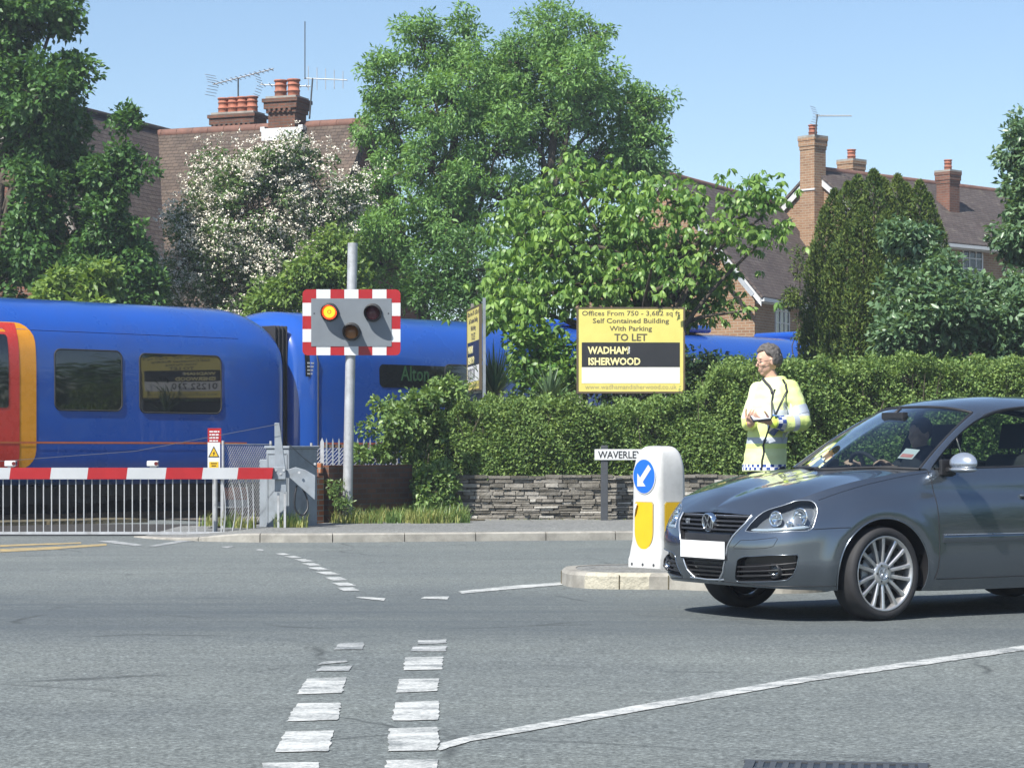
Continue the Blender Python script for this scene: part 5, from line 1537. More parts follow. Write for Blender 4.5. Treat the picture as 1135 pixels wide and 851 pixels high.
# -- chestnut-like tree behind the letting board, big drooping leaves
def chestnut():
    d = 40.2
    bl = [blob(640, 205, 40, d, rz=32), blob(690, 215, 30, d, .3), blob(600, 235, 34, d, -.3), blob(580, 270, 34, d), blob(560, 305, 26, d, -.2, rz=18), blob(620, 280, 42, d, -.5), blob(660, 250, 44, d, .3), blob(710, 255, 40, d, -.3), blob(740, 225, 26, d, rz=18),
          blob(785, 222, 34, d, .3, rz=16), blob(830, 215, 26, d, rz=14), blob(855, 225, 16, d, rz=22), blob(800, 255, 34, d, -.3, rz=16), blob(850, 262, 22, d, rz=14), blob(765, 270, 32, d, .4, rz=20), blob(680, 310, 50, d, -.4, rz=26), blob(610, 325, 46, d, -.6, rz=22), blob(565, 345, 34, d, -.5, rz=16),
          blob(735, 315, 28, d, .2, rz=22), blob(760, 283, 28, d, .3, rz=16), blob(778, 322, 20, d, .5, rz=12), blob(748, 342, 24, d, .3, rz=12), blob(795, 292, 16, d, .2, rz=9), blob(700, 322, 30, d, .3, rz=18), blob(755, 318, 24, d, .5, rz=14), blob(730, 290, 26, d, -.3, rz=14), blob(790, 338, 12, d, .5, rz=7), blob(846, 240, 20, d, 0, rz=12), blob(824, 345, 16, d, rz=9), blob(765, 300, 16, d, .4, rz=10), blob(722, 299, 17, 37.1, 0, rz=9), blob(752, 312, 12, 37.3, 0, rz=8), blob(700, 345, 30, d, .6, rz=14), blob(545, 325, 14, d)]
    base = W(738, 560, d); rng = np.random.default_rng(41)
    t, rng, c, out = tree('chestnut_tree', 'broad tree with big drooping light green leaves over the TO LET board', 'tree', base, bl, 250, 0.16, 16, (0.10, 0.4), (LEAF['chest'], MT['bark']), 41, 0.13, lo=.35, lean=(-.25, 0))
    # drooping hands of leaves at the twig ends
    P, O = [], []
    for k in range(len(c)):
        for _ in range(rng.integers(7, 11)):
            hub = c[k] + rng.normal(size=3)*np.array([.26, .26, .14]); n = rng.integers(6, 9); a = rng.uniform(0, 6.28) + np.arange(n)*6.28/n
            P.append(np.tile(hub, (n, 1)) + rng.normal(size=(n, 3))*.012); O.append(np.stack([np.cos(a), np.sin(a), np.full(n, -.25)], 1)*2.2)
    P = np.concatenate(P); O = np.concatenate(O)
    V, T, r = leaves(rng, P, O, 0.136, 0.40, 0.60, 0.8, 0.9, 0.30, 'broad', 0.7)
    me = raw_mesh('leaf_sprays', V, T, r, LEAF['chest']); o = bpy.data.objects.new('leaf_sprays', me); COL.objects.link(o); o.parent = t
chestnut()
tree('laurel_bush', 'yellow-green broad-leaved bush between the sideways board and the TO LET board', 'bush', W(600, 560, 39.3),
     [blob(600, 395, 30, 39.3), blob(575, 385, 22, 39.3), blob(625, 405, 28, 39.3), blob(600, 440, 46, 39.3)], 90, 0.2, 45, (0.13, 0.45), (LEAF['chest'], MT['bark']), 43, 0.05, shape='broad')
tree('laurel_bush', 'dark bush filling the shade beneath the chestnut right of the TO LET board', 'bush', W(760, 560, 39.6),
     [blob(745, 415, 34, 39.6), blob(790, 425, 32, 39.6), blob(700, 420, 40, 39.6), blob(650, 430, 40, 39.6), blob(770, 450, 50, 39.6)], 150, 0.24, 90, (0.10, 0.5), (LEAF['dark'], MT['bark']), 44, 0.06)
def cordyline(px, py, h, n, seed, label, d=37.9):
    rng = np.random.default_rng(seed); b = W(px, py, d); b.z = 0.13
    t = thing('spiky_plant', label, 'plant', b)
    z0 = EYE + (HOR - py)*d/F_PX - .13
    mb = MB(); rv = []
    for i in range(n):
        a = rng.uniform(0, 6.28); tl = rng.uniform(0.05, 1.15); L = h*rng.uniform(.65, 1.1)
        dr = Vector((math.cos(a)*math.sin(tl), math.sin(a)*math.sin(tl), math.cos(tl))); s = dr.cross(Vector((0, 0, 1))); s = s.normalized() if s.length > .01 else Vector((1, 0, 0))
        pts = []
        for q in (0, .3, .65, 1):
            p = Vector((0, 0, z0 + rng.uniform(-.02, .02))) + dr*(L*q) - Vector((0, 0, .22*L*q*q*math.sin(tl))); w = .021*(1 - q**2) + .001
            pts += [p - s*w, p + s*w]
        mb.add(pts, [(0, 1, 3, 2), (2, 3, 5, 4), (4, 5, 7, 6)]); rv += [rng.uniform()]*8
    o = mb.build('leaves', LEAF['spike'], t); o.data.attributes.new('rnd', 'FLOAT', 'POINT').data.foreach_set('value', rv)
    q = MB(); q.tube([(0, 0, -.05), (0.01, 0, z0*.5), (0, 0, z0)], .05, 8); q.build('stem', MT['bark'], t)
cordyline(548, 440, 0.95, 110, 3, 'tall spiky plant with sword leaves just right of the sideways yellow board')
cordyline(610, 447, 0.72, 80, 4, 'shorter spiky plant with fanned sword leaves left of the TO LET board')
cordyline(512, 452, 0.60, 50, 5, 'small spiky plant poking out left of the sideways yellow board')

# -- yew: a dense column of upright shoots
def yew():
    d = 41.5; k = d/F_PX; rng = np.random.default_rng(51); b = W(970, 560, d); b.z = 0
    t = thing('yew_tree', 'dense dark upright columnar yew with golden green shoots behind the hedge', 'tree', b)
    cols = []
    for px, top, rp, dd in ((905, 272, 12, 0), (914, 232, 13, -.15), (926, 211, 14, .1), (938, 205, 15, -.2), (952, 196, 15, .1), (966, 192, 15, -.25), (980, 198, 14, .15), (994, 196, 13, -.1), (1006, 203, 13, .2), (1018, 203, 13, -.15), (1030, 216, 12, .1), (1040, 246, 10, 0),
                            (902, 345, 9, .2), (920, 285, 14, -.5), (934, 250, 14, -.6), (950, 235, 14, -.7), (975, 240, 15, -.75), (998, 250, 14, -.6), (1016, 262, 13, -.5), (960, 215, 15, .6), (1000, 220, 15, .6), (930, 260, 14, .6), (1048, 300, 8, .1), (942, 300, 13, -.85), (965, 290, 14, -.9), (985, 300, 14, -.85)):
        cols.append((px, top, rp, dd))
    P, O = [], []
    mb = MB()
    for px, top, rp, dd in cols:
        zt = EYE + (HOR - top)*k; x = (px - CX)*k - b.x; r = rp*k
        mb.tube([(x*.3, dd*.3, -.1), (x*.8, dd*.8, 1.2), (x, dd, zt*.6), (x, dd, zt - .15)], [.07, .05, .03, .01], 6)
        r *= .95; n = int(5600*r/.20); z = zt - (rng.uniform(0, 1, n)**1.25)*(zt - 0.6)
        a = rng.uniform(0, 6.28, n); lump = 1 + .12*np.sin(z*9 + a*2 + px) + .10*np.sin(z*17 + a*3)
        rr = r*np.clip((zt - z)/.55, 0, 1)**.6*lump*rng.uniform(.72, 1.06, n)
        bul = 1 + 0.25*np.clip((zt - z)/zt, 0, 1)
        P.append(np.stack([x*bul + np.cos(a)*rr, dd*bul + np.sin(a)*rr, z], 1)); O.append(np.stack([np.cos(a), np.sin(a), np.full(n, 1.6)], 1))
    P = np.concatenate(P); O = unit(np.concatenate(O))
    V, T, r = leaves(rng, P, O, 0.068, 0.42, -.3, 0.1, 1.0)
    me = raw_mesh('crown', V, T, r, LEAF['yew']); o = bpy.data.objects.new('crown', me); COL.objects.link(o); o.parent = t
    mb.build('trunk', MT['bark'], t)
yew()
tree('conifer', 'thin trailing conifer sprays hanging between the brick house and the yew', 'tree', W(884, 560, 42.6),
     [blob(884, 300, 8, 42.6, rz=30), blob(880, 330, 10, 42.6), blob(888, 365, 9, 42.6, rz=24)], 26, 0.14, 60, (0.08, 0.3), (LEAF['yew'], MT['bark']), 52, 0.035)

# -- grey-green trees on the right
tree('whitebeam_tree', 'grey-green glossy leaved bush right of the yew behind the hedge', 'tree', W(1060, 560, 39.5),
     [blob(1008, 265, 26, 39.5, rz=18), blob(1030, 308, 32, 39.5, -.3), blob(1078, 338, 28, 39.5), blob(1005, 330, 30, 39.5, -.2), blob(1050, 350, 42, 39.5, -.5), blob(1095, 350, 40, 39.5, -.2), blob(1128, 335, 32, 39.5, .3), blob(1010, 375, 36, 39.5, -.3), blob(1140, 370, 50, 39.5), blob(1070, 390, 60, 39.5), blob(1000, 400, 30, 39.5)],
     330, 0.28, 110, (0.125, 0.55), (LEAF['blue'], MT['bark']), 61, 0.09, up=.7)
tree('whitebeam_tree', 'tall grey-green tree leaning into the right edge above the roofs', 'tree', W(1190, 560, 41),
     [blob(1150, 150, 34, 41, rz=40), blob(1128, 165, 16, 41, rz=30), blob(1135, 215, 28, 41), blob(1118, 240, 10, 41), blob(1150, 265, 40, 41), blob(1125, 270, 18, 41), blob(1180, 200, 60, 41), blob(1190, 120, 40, 41)], 200, 0.26, 110, (0.12, 0.55), (LEAF['blue'], MT['bark']), 62, 0.11)

# -- the hedge over the stone wall
def hedge():
    rng = np.random.default_rng(71)
    d = 35.25
    top = hermite([440, 470, 500, 560, 640, 700, 760, 782, 800, 840, 900, 1000, 1135, 1300], [520, 478, 456, 448, 452, 455, 448, 430, 410, 404, 407, 404, 406, 408])
    bot = hermite([440, 480, 505, 520, 1300], [560, 572, 565, 530, 530])
    t = thing('hedge', 'long clipped leafy green hedge on top of the low stone wall', 'hedge', (4.5, 35.9, 0.1))
    o0 = np.array([4.5, 35.9, 0.1])
    P, O = [], []
    n = 150000
    px = rng.uniform(446, 1290, n); 
    x0 = (px - CX)*d/F_PX
    slope = 0.06*np.maximum(0, x0 - 1)
    ztop = EYE + (HOR - top(px))*d/F_PX; zb = EYE + (HOR - bot(px))*d/F_PX
    # three skins: front, top, inside
    kind = rng.uniform(0, 1, n)
    u = rng.uniform(0, 1, n); z = zb + (ztop - zb)*u
    bulge = 0.13*np.sin(x0*2.1 + 1.3*np.sin(z*2.0)) + 0.10*np.sin(x0*5.3 + z*4.1) + 0.07*np.sin(z*7.0 + x0*9.7) + .05*np.sin(x0*17 + z*13)
    y = 35.06 + slope - bulge*0.9 + np.abs(rng.normal(0, .11, n)) + 0.28*u**3
    isT = kind > 0.70
    yt = 35.15 + slope + rng.uniform(0, 1.35, n); zt = ztop + 0.10*np.sin(x0*3.3 + yt*3) + 0.07*np.sin(x0*8.1 + yt*5) + .05*np.sin(x0*15) - np.abs(rng.normal(0, .10, n)) + .02
    y = np.where(isT, yt, y); z = np.where(isT, zt, z)
    P = np.stack([x0, y, z], 1) - o0
    O = np.where(isT[:, None], np.array([0, -.2, 1.0]), np.array([0, -1.0, .35]))
    V, T, r = leaves(rng, P, O, 0.054, 0.62, 0.15, 0.6, 0.45, 0.4)
    # whippy shoots above the top
    m = 420; sx = rng.uniform(470, 1290, m); X = (sx - CX)*d/F_PX; S = []
    for i in range(m):
        k = rng.integers(6, 14); L = rng.uniform(.08, .28); q = rng.uniform(0, 1, k)
        dirv = np.array([rng.normal(0, .35), rng.normal(0, .35), 1.0])
        zz = EYE + (HOR - float(top(sx[i])))*d/F_PX - .05
        S.append(np.array([X[i], 35.15 + .06*max(0, X[i]-1) + rng.uniform(0, 1.2), zz]) + dirv*(L*q)[:, None] + rng.normal(0, .015, (k, 3)))
    S = np.concatenate(S) - o0
    v2 = leaves(rng, S, np.tile(np.array([0, -.3, .8]), (len(S), 1)), 0.055, 0.6, 0.0, 0.4, 0.5)
    V, T, r = join([(V, T, r), v2])
    me = raw_mesh('foliage', V, T, r, LEAF['hedge']); o = bpy.data.objects.new('foliage', me); COL.objects.link(o); o.parent = t
    # the woody inside
    mb = MB(); rr = random.Random(3)
    for i in range(420):
        p = rr.uniform(460, 1290); x = (p - CX)*d/F_PX; yb = 35.55 + .06*max(0, x-1) + rr.uniform(-.25, .35); h = EYE + (HOR - float(top(p)))*d/F_PX - .12
        mb.tube([(x-o0[0], yb-o0[1], -.1), (x-o0[0] + rr.gauss(0, .06), yb-o0[1] + rr.gauss(0, .06), h*.55), (x-o0[0] + rr.gauss(0, .16), yb-o0[1] + rr.gauss(0, .16), h - .1)], [.016, .011, .004], 4, False)
    mb.build('stems', MT['twig'], t)
    mb = MB(); n = 70; xs = np.linspace(485, 1290, n); rows = []  # solid dark core added inside the hedge to block light and see-through
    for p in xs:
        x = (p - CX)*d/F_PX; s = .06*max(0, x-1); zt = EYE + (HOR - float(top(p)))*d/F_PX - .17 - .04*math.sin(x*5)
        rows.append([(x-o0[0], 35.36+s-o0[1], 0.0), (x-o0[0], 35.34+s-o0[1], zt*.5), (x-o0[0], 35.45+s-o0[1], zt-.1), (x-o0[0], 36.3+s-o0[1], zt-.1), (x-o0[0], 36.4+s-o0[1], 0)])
    mb.grid(np.array(rows), smooth=False); mb.build('dark_core', pbr('hedge_inside', (0.022, 0.026, 0.012), 0.95, var=.5, vs=14, bump=1.0, bs=20, bd=.08), t)
hedge()
tree('bramble_bush', 'loose trailing bramble at the hedge end, in front of the Alton carriage', 'bush', W(450, 566, 35.6),
     [blob(450, 470, 34, 35.6, -.2, rz=24), blob(478, 445, 28, 35.6, rz=14), blob(425, 455, 18, 35.6, rz=12), blob(500, 430, 20, 35.6, rz=10), blob(410, 480, 12, 35.6, rz=12), blob(470, 500, 30, 35.6, rz=20), blob(410, 503, 24, 35.6, rz=5), blob(440, 503, 24, 35.6, rz=6), blob(490, 480, 26, 35.6)],
     120, 0.15, 55, (0.085, 0.62), (LEAF['ivy'], MT['twig']), 81, 0.02, lo=.2)
tree('nettle_clump', 'leafy nettles in the gap between brick wall and stone wall', 'plant', W(482, 578, 34.7),
     [blob(478, 545, 16, 34.7, rz=28), blob(496, 540, 14, 34.7, rz=34), blob(470, 565, 14, 34.7, rz=10)], 60, 0.12, 45, (0.085, 0.5), (LEAF['ivy'], MT['twig']), 82, 0.012)
tree('weed_shrub', 'wispy weed growing against the foot of the crossing light post', 'plant', W(372, 582, 33.3),
     [blob(374, 550, 7, 33.3, rz=20), blob(384, 562, 7, 33.3, rz=12), blob(369, 536, 5, 33.3, rz=14)], 30, 0.08, 26, (0.05, 0.35), (LEAF['ivy'], MT['twig']), 83, 0.008)

def grass(name, m, seed, tufts, hmin, hmax):
    rng = np.random.default_rng(seed); P = []
    for (x0, x1, y0, y1, n) in tufts:
        P.append(np.stack([rng.uniform(x0, x1, n), rng.uniform(y0, y1, n), np.full(n, 0.11)], 1))
    P = np.concatenate(P); n = len(P); h = rng.uniform(hmin, hmax, n)*rng.uniform(.4, 1, n)
    a = rng.uniform(0, 6.28, n); ln = rng.uniform(.1, .75, n); s = np.stack([np.cos(a), np.sin(a), np.zeros(n)], 1); q = np.stack([-np.sin(a), np.cos(a), np.zeros(n)], 1)
    up = np.array([0, 0, 1.0]); w = .0065
    m0 = P + up*(h*.55)[:, None] + s*(h*ln*.25)[:, None]; tp = P + up*(h*.92)[:, None] + s*(h*ln)[:, None]
    V = np.stack([P - q*w, P + q*w, m0 - q*w*.8, m0 + q*w*.8, tp], 1).reshape(-1, 3)
    T = (np.arange(n)[:, None, None]*5 + np.array([[0, 1, 3], [0, 3, 2], [2, 3, 4]])[None]).reshape(-1, 3)
    o = bpy.data.objects.new(name, raw_mesh(name, V, T, np.repeat(rng.uniform(0, 1, n), 5), m)); COL.objects.link(o); o['kind'] = 'stuff'
gr_ = random.Random(5)
grass('grass', LEAF['grass'], 91, [(-2.7, -0.85, 33.5, 35.0, 1100), (-3.75, -3.45, 31.4, 31.7, 110), (-3.2, -2.75, 31.5, 31.9, 200), (-4.3, -3.7, 32.2, 32.7, 160)]
      + [(x, x + .28, y, y + .3, gr_.randint(60, 170)) for x, y in [(gr_.uniform(-2.6, -.9), 34.7 - 1.7*gr_.random()**1.6) for _ in range(44)]], .08, .30)
grass('weeds', LEAF['ivy'], 92, [(x, x + .22, y, y + .25, gr_.randint(50, 140)) for x, y in [(gr_.uniform(-2.6, -.8), 34.8 - 1.6*gr_.random()**1.5) for _ in range(34)]] + [(-3.18, -2.85, 31.55, 31.8, 160), (-3.9, -3.75, 31.7, 31.9, 60)], .10, .36)
grass('dry_litter', LEAF['grass'], 93, [(-.9, 6, 34.6, 34.85, 900)], .02, .05)

def treeline():
    """the wood across the road, outside the picture at the right: it shows only as reflections"""
    rng = np.random.default_rng(97); n = 26000
    y = rng.uniform(-14, 42, n); c = np.floor(y/3.5)
    top = 6.2 + 1.6*np.sin(c*2.3) + .9*np.sin(y*2.1)
    P = np.stack([24 + .25*(y - 30)*0 + rng.uniform(0, 3.5, n) + 1.2*np.sin(y*.9), y, rng.uniform(0, 1, n)*top], 1)
    V, T, r = leaves(rng, P, np.tile(np.array([-1.0, 0, .2]), (n, 1)), .42, .6, .2, .6, .4)
    o = bpy.data.objects.new('treeline', raw_mesh('treeline', V, T, r, LEAF['lime'])); COL.objects.link(o); o['kind'] = 'stuff'
treeline()

def haze():
    t = NT('haze'); v = t.n('VolumePrincipled', Density=0.0011, Anisotropy=0.3)
    v.inputs['Color'].default_value = (0.86, 0.92, 1.0, 1); t.t.links.new(v.outputs[0], t.out.inputs['Volume'])
    mb = MB(); mb.box((10, 55, 8), (130, 150, 20)); o = mb.build('haze', t.m); o['kind'] = 'stuff'
haze()
# ------------------------------------------------------------------ the car
CAR = Vector((2.07, 16.53, 0.0)); CARA = math.atan2(-0.503, -0.865)
CARM = Matrix.Translation(CAR) @ Matrix.Rotation(CARA, 4, 'Z')
def carpx(P):
    P = np.asarray(P); ca, sa = math.cos(CARA), math.sin(CARA)
    X = CAR.x + ca*P[..., 0] - sa*P[..., 1]; D = CAR.y + sa*P[..., 0] + ca*P[..., 1]
    return CX + F_PX*X/D, HOR - F_PX*(P[..., 2] - EYE)/D
# plan outline, u = arc length from the nose centre
_pl = catmull([(.882, -.02), (.880, .0), (.876, .16), (.864, .32), (.836, .48), (.782, .62), (.69, .735), (.55, .802), (.33, .847), (0, .872), (-.5, .880), (-1.3, .880), (-2.2, .876), (-2.7, .862), (-3.02, .815), (-3.20, .70), (-3.29, .50), (-3.325, .25), (-3.33, 0), (-3.33, -.02)], 900)
_i0 = int(np.argmin(np.abs(_pl[:450, 1]))); _i1 = 450 + int(np.argmin(np.abs(_pl[450:, 1])))
_pl = _pl[_i0:_i1+1]; _pl[0, 1] = 0; _pl[-1, 1] = 0
_u = np.concatenate([[0], np.cumsum(np.linalg.norm(np.diff(_pl, axis=0), axis=1))]); UMAX = _u[-1]
def plan(u): return np.interp(u, _u, _pl[:, 0]), np.interp(u, _u, _pl[:, 1])
def plan_n(u):
    e = .02; a, b = np.clip(u-e, 0, UMAX), np.clip(u+e, 0, UMAX)
    x0, y0 = plan(a); x1, y1 = plan(b); dx, dy = x1-x0, y1-y0
    dx = np.where(u < e, 0, dx); dy = np.where(u < e, 1, dy)
    l = np.hypot(dx, dy); return dy/l, -dx/l
def u_of_x(x):      # along the side
    i = np.argsort(_pl[:, 0]); return float(np.interp(x, _pl[i, 0], _u[i]))
_zsx = hermite([-3.4, -3.0, -2.2, -1.2, -.5, -.3, 0, .3, .45, .6, .72, .80, .84, .90], [1.08, 1.075, 1.05, 1.025, 1.012, 1.0, .965, .908, .868, .826, .788, .757, .742, .735])
_zbx = hermite([-3.4, -3.0, -2.6, -.6, 0, .5, .75, .9], [.30, .26, .20, .185, .20, .215, .225, .232])
_tix = hermite([-3.4, -2.8, -2.0, -.6, 0, .5, .75, .9], [.16, .10, .085, .088, .11, .13, .125, .11])
def S(u, w):
    u = np.asarray(u, float); w = np.asarray(w, float)
    x, y = plan(u); nx, ny = plan_n(u)
    zs, zb, ti = _zsx(x), _zbx(x), _tix(x)
    z = zb + (zs - zb)*w
    ins = ti*np.clip((w - .50)/.50, 0, None)**2.1 + .055*np.clip((.32 - w)/.32, 0, None)**2
    front = np.clip((x - .35)/.45, 0, 1)
    ins = ins + front*.030*np.exp(-((z - .60)/.07)**2)*0 
    # waist crease along the doors
    side = np.clip((.1 - x)/.5, 0, 1)*np.clip((x + 3.0)/.4, 0, 1)
    ins = ins + side*.010*np.exp(-((z - .86)/.05)**2)
    # swelling round the wheel arches
    for ax in (0.0, -2.578):
        rr = np.hypot(x - ax, z - .318); ins = ins - .020*np.exp(-((rr - .42)/.07)**2)*(z > .2)
    return np.stack([x - nx*ins, y - ny*ins, z], -1)
def Sn(u, w):
    e = 2e-3
    du = S(np.clip(u+e, 0, UMAX), w) - S(np.clip(u-e, 0, UMAX), w); dw = S(u, w+e) - S(u, w-e)
    n = np.cross(du, dw); return n/np.maximum(np.linalg.norm(n, axis=-1, keepdims=True), 1e-12)
_gu, _gw = np.meshgrid(np.linspace(0, 2.6, 900), np.linspace(0, 1, 260), indexing='ij')
_gx, _gy = carpx(S(_gu, _gw))
def uw(px, py):
    i = np.argmin((_gx - px)**2 + (_gy - py)**2); return Vector((_gu.flat[i], _gw.flat[i]))
def wz(u, z):       # w at height z
    x = float(plan(u)[0]); zb, zs = float(_zbx(x)), float(_zsx(x)); return (z - zb)/(zs - zb)
WS = 0.8
def densify(poly, step=.02, closed=True):
    out = []
    n = len(poly)
    for i in range(n if closed else n-1):
        a, b = Vector(poly[i]), Vector(poly[(i+1) % n]); k = max(1, int((b-a).length/step))
        out += [a.lerp(b, j/k) for j in range(k)]
    if not closed: out.append(Vector(poly[-1]))
    return out
def inpoly(P, poly):
    x, y = P[:, 0], P[:, 1]; c = np.zeros(len(P), bool); n = len(poly)
    for i in range(n):
        a, b = poly[i], poly[(i+1) % n]
        if a[1] == b[1]: continue
        m = ((a[1] > y) != (b[1] > y)) & (x < (b[0]-a[0])*(y-a[1])/(b[1]-a[1]) + a[0]); c ^= m
    return c
def smooth_poly(pts, n):
    p = [Vector(q) for q in pts]; q = catmull([(*a, 0) for a in p + p[:1]], n)[:-1]; return [Vector((a[0], a[1])) for a in q]
def arch_poly(ax, r):
    out = []
    for a in np.linspace(R(-32), R(212), 60):
        x, z = ax + r*math.cos(a), .318 + r*math.sin(a); u = u_of_x(x); out.append(Vector((u, wz(u, z))))
    return out
def car_shell():
    polys = {}
    polys['arch_f'] = arch_poly(0.0, .372); polys['arch_r'] = arch_poly(-2.578, .372)
    gt = [uw(833.5, 571), uw(826, 580), uw(812, 594.5), uw(806.5, 605), uw(803.2, 622), uw(801.5, 634), uw(797, 643)]
    zt = .722; g = [Vector((0, wz(0, zt))), Vector((.2, wz(.2, zt - .004)))] + gt + [Vector((.19, wz(.19, .268))), Vector((0, wz(0, .262)))]
    polys['grille'] = g
    polys['lamp'] = smooth_poly([uw(826, 588.5), uw(833, 579), uw(848, 566.5), uw(866, 559), uw(890, 554.6), uw(900, 555.5), uw(905.5, 562), uw(904, 575), uw(899, 586.6), uw(875, 588.8), uw(845, 590)], 70)
    q = lambda x, y: uw(720 + x/5.32, 540 + y/5.32)
    polys['vent'] = [q(528, 418), q(560, 408), q(700, 400), q(872, 397), q(878, 410), q(868, 470), q(846, 520), q(810, 547), q(700, 555), q(520, 557), q(505, 540), q(508, 470), q(516, 430)]
    polys['tail'] = smooth_poly([Vector((u_of_x(-2.93), .80)), Vector((u_of_x(-3.1), .70)), Vector((u_of_x(-3.24), .70)), Vector((u_of_x(-3.26), .93)), Vector((u_of_x(-3.1), .96)), Vector((u_of_x(-2.95), .93))], 40)
    # constrained triangulation of the flat (u, w) sheet
    pts, edges = [], []
    gu = np.concatenate([np.arange(0, 1.3, .022), np.arange(1.3, UMAX, .05), [UMAX]]); gw = np.linspace(0, 1, 34)
    for u in gu:
        for w in gw: pts.append(Vector((u, w*WS)))
    ng = len(gu); nw = len(gw)
    for i in range(ng - 1): edges += [(i*nw, (i+1)*nw), (i*nw + nw-1, (i+1)*nw + nw-1)]
    for j in range(nw - 1): edges += [(j, j+1), ((ng-1)*nw + j, (ng-1)*nw + j+1)]
    dens = {}
    for k, p in polys.items():
        d = densify([Vector((a[0], a[1]*WS)) for a in p], .016); dens[k] = d; b = len(pts); pts += d
        edges += [(b+i, b + (i+1) % len(d)) for i in range(len(d))]
    vs, es, fs, *_ = delaunay_2d_cdt(pts, edges, [], 0, 1e-6)
    v2 = np.array([tuple(v) for v in vs]); T = np.array([f for f in fs if len(f) == 3])
    cen = v2[T].mean(axis=1)
    uv = np.stack([np.clip(v2[:, 0], 0, UMAX), v2[:, 1]/WS], 1)
    ok = (cen[:, 1] > 1e-5) & (cen[:, 1] < WS - 1e-5)
    lab = np.array(['body']*len(T), dtype=object)
    for k, d in dens.items(): lab[inpoly(cen, d)] = k
    ar = v2[T]; area = np.cross(ar[:, 1]-ar[:, 0], ar[:, 2]-ar[:, 0]) if False else (ar[:, 1, 0]-ar[:, 0, 0])*(ar[:, 2, 1]-ar[:, 0, 1]) - (ar[:, 1, 1]-ar[:, 0, 1])*(ar[:, 2, 0]-ar[:, 0, 0])
    T[area < 0] = T[area < 0][:, ::-1]; ok &= np.abs(area) > 1e-9
    return uv, T, lab, ok, polys
def patch_mesh(name, uv, T, m, off=0.0, sides=(1, -1), flip=False):
    """the triangles T of the shell as a mesh with the surface's own normals, on one or both sides of the car"""
    used = np.unique(T); mp = -np.ones(len(uv), int); mp[used] = np.arange(len(used))
    q = uv[used]; N = Sn(q[:, 0], q[:, 1]); P = S(q[:, 0], q[:, 1]) + N*off
    V, F, NN = [], [], []
    b = 0
    for s in sides:
        sg = np.array([1, s, 1]); V.append(P*sg); NN.append(N*sg); t = mp[T]
        F.append((t if s > 0 else t[:, ::-1]) + b); b += len(P)
    V, F, NN = np.concatenate(V), np.concatenate(F), np.concatenate(NN)
    if flip: F = F[:, ::-1]; NN = -NN
    me = bpy.data.meshes.new(name); me.from_pydata(V.tolist(), [], F.tolist()); me.materials.append(m)
    me.polygons.foreach_set('use_smooth', [True]*len(me.polygons)); me.update()
    me.normals_split_custom_set_from_vertices(NN.tolist())
    return me
def on_shell(path, off=0.0, s=1):
    a = np.array([tuple(p) for p in path]); P = S(a[:, 0], a[:, 1]) + Sn(a[:, 0], a[:, 1])*off
    P[:, 1] *= s; return [Vector(p) for p in P]

def mat_carpaint(name, col, metal=0.85):
    t = NT(name); co = t.coord()
    fl = t.noise(co, 900, 1, 0.5)
    c = t.mix(t.noise(co, 1.2, 2), sc(col, 0.95), sc(col, 1.08))
    b = t.pbr(Metallic=metal, Roughness=0.24, Coat_Weight=0.9, Coat_Roughness=0.02, Specular_IOR_Level=0.5); t.set(b, 'Base Color', c)
    dust = t.noise(co, 1.6, 2, 0.4); rr = t.n('MapRange'); t.set(rr, 'Value', dust); rr.inputs['To Min'].default_value = 0.17; rr.inputs['To Max'].default_value = 0.24
    t.set(b, 'Roughness', rr.outputs[0]); return t.m

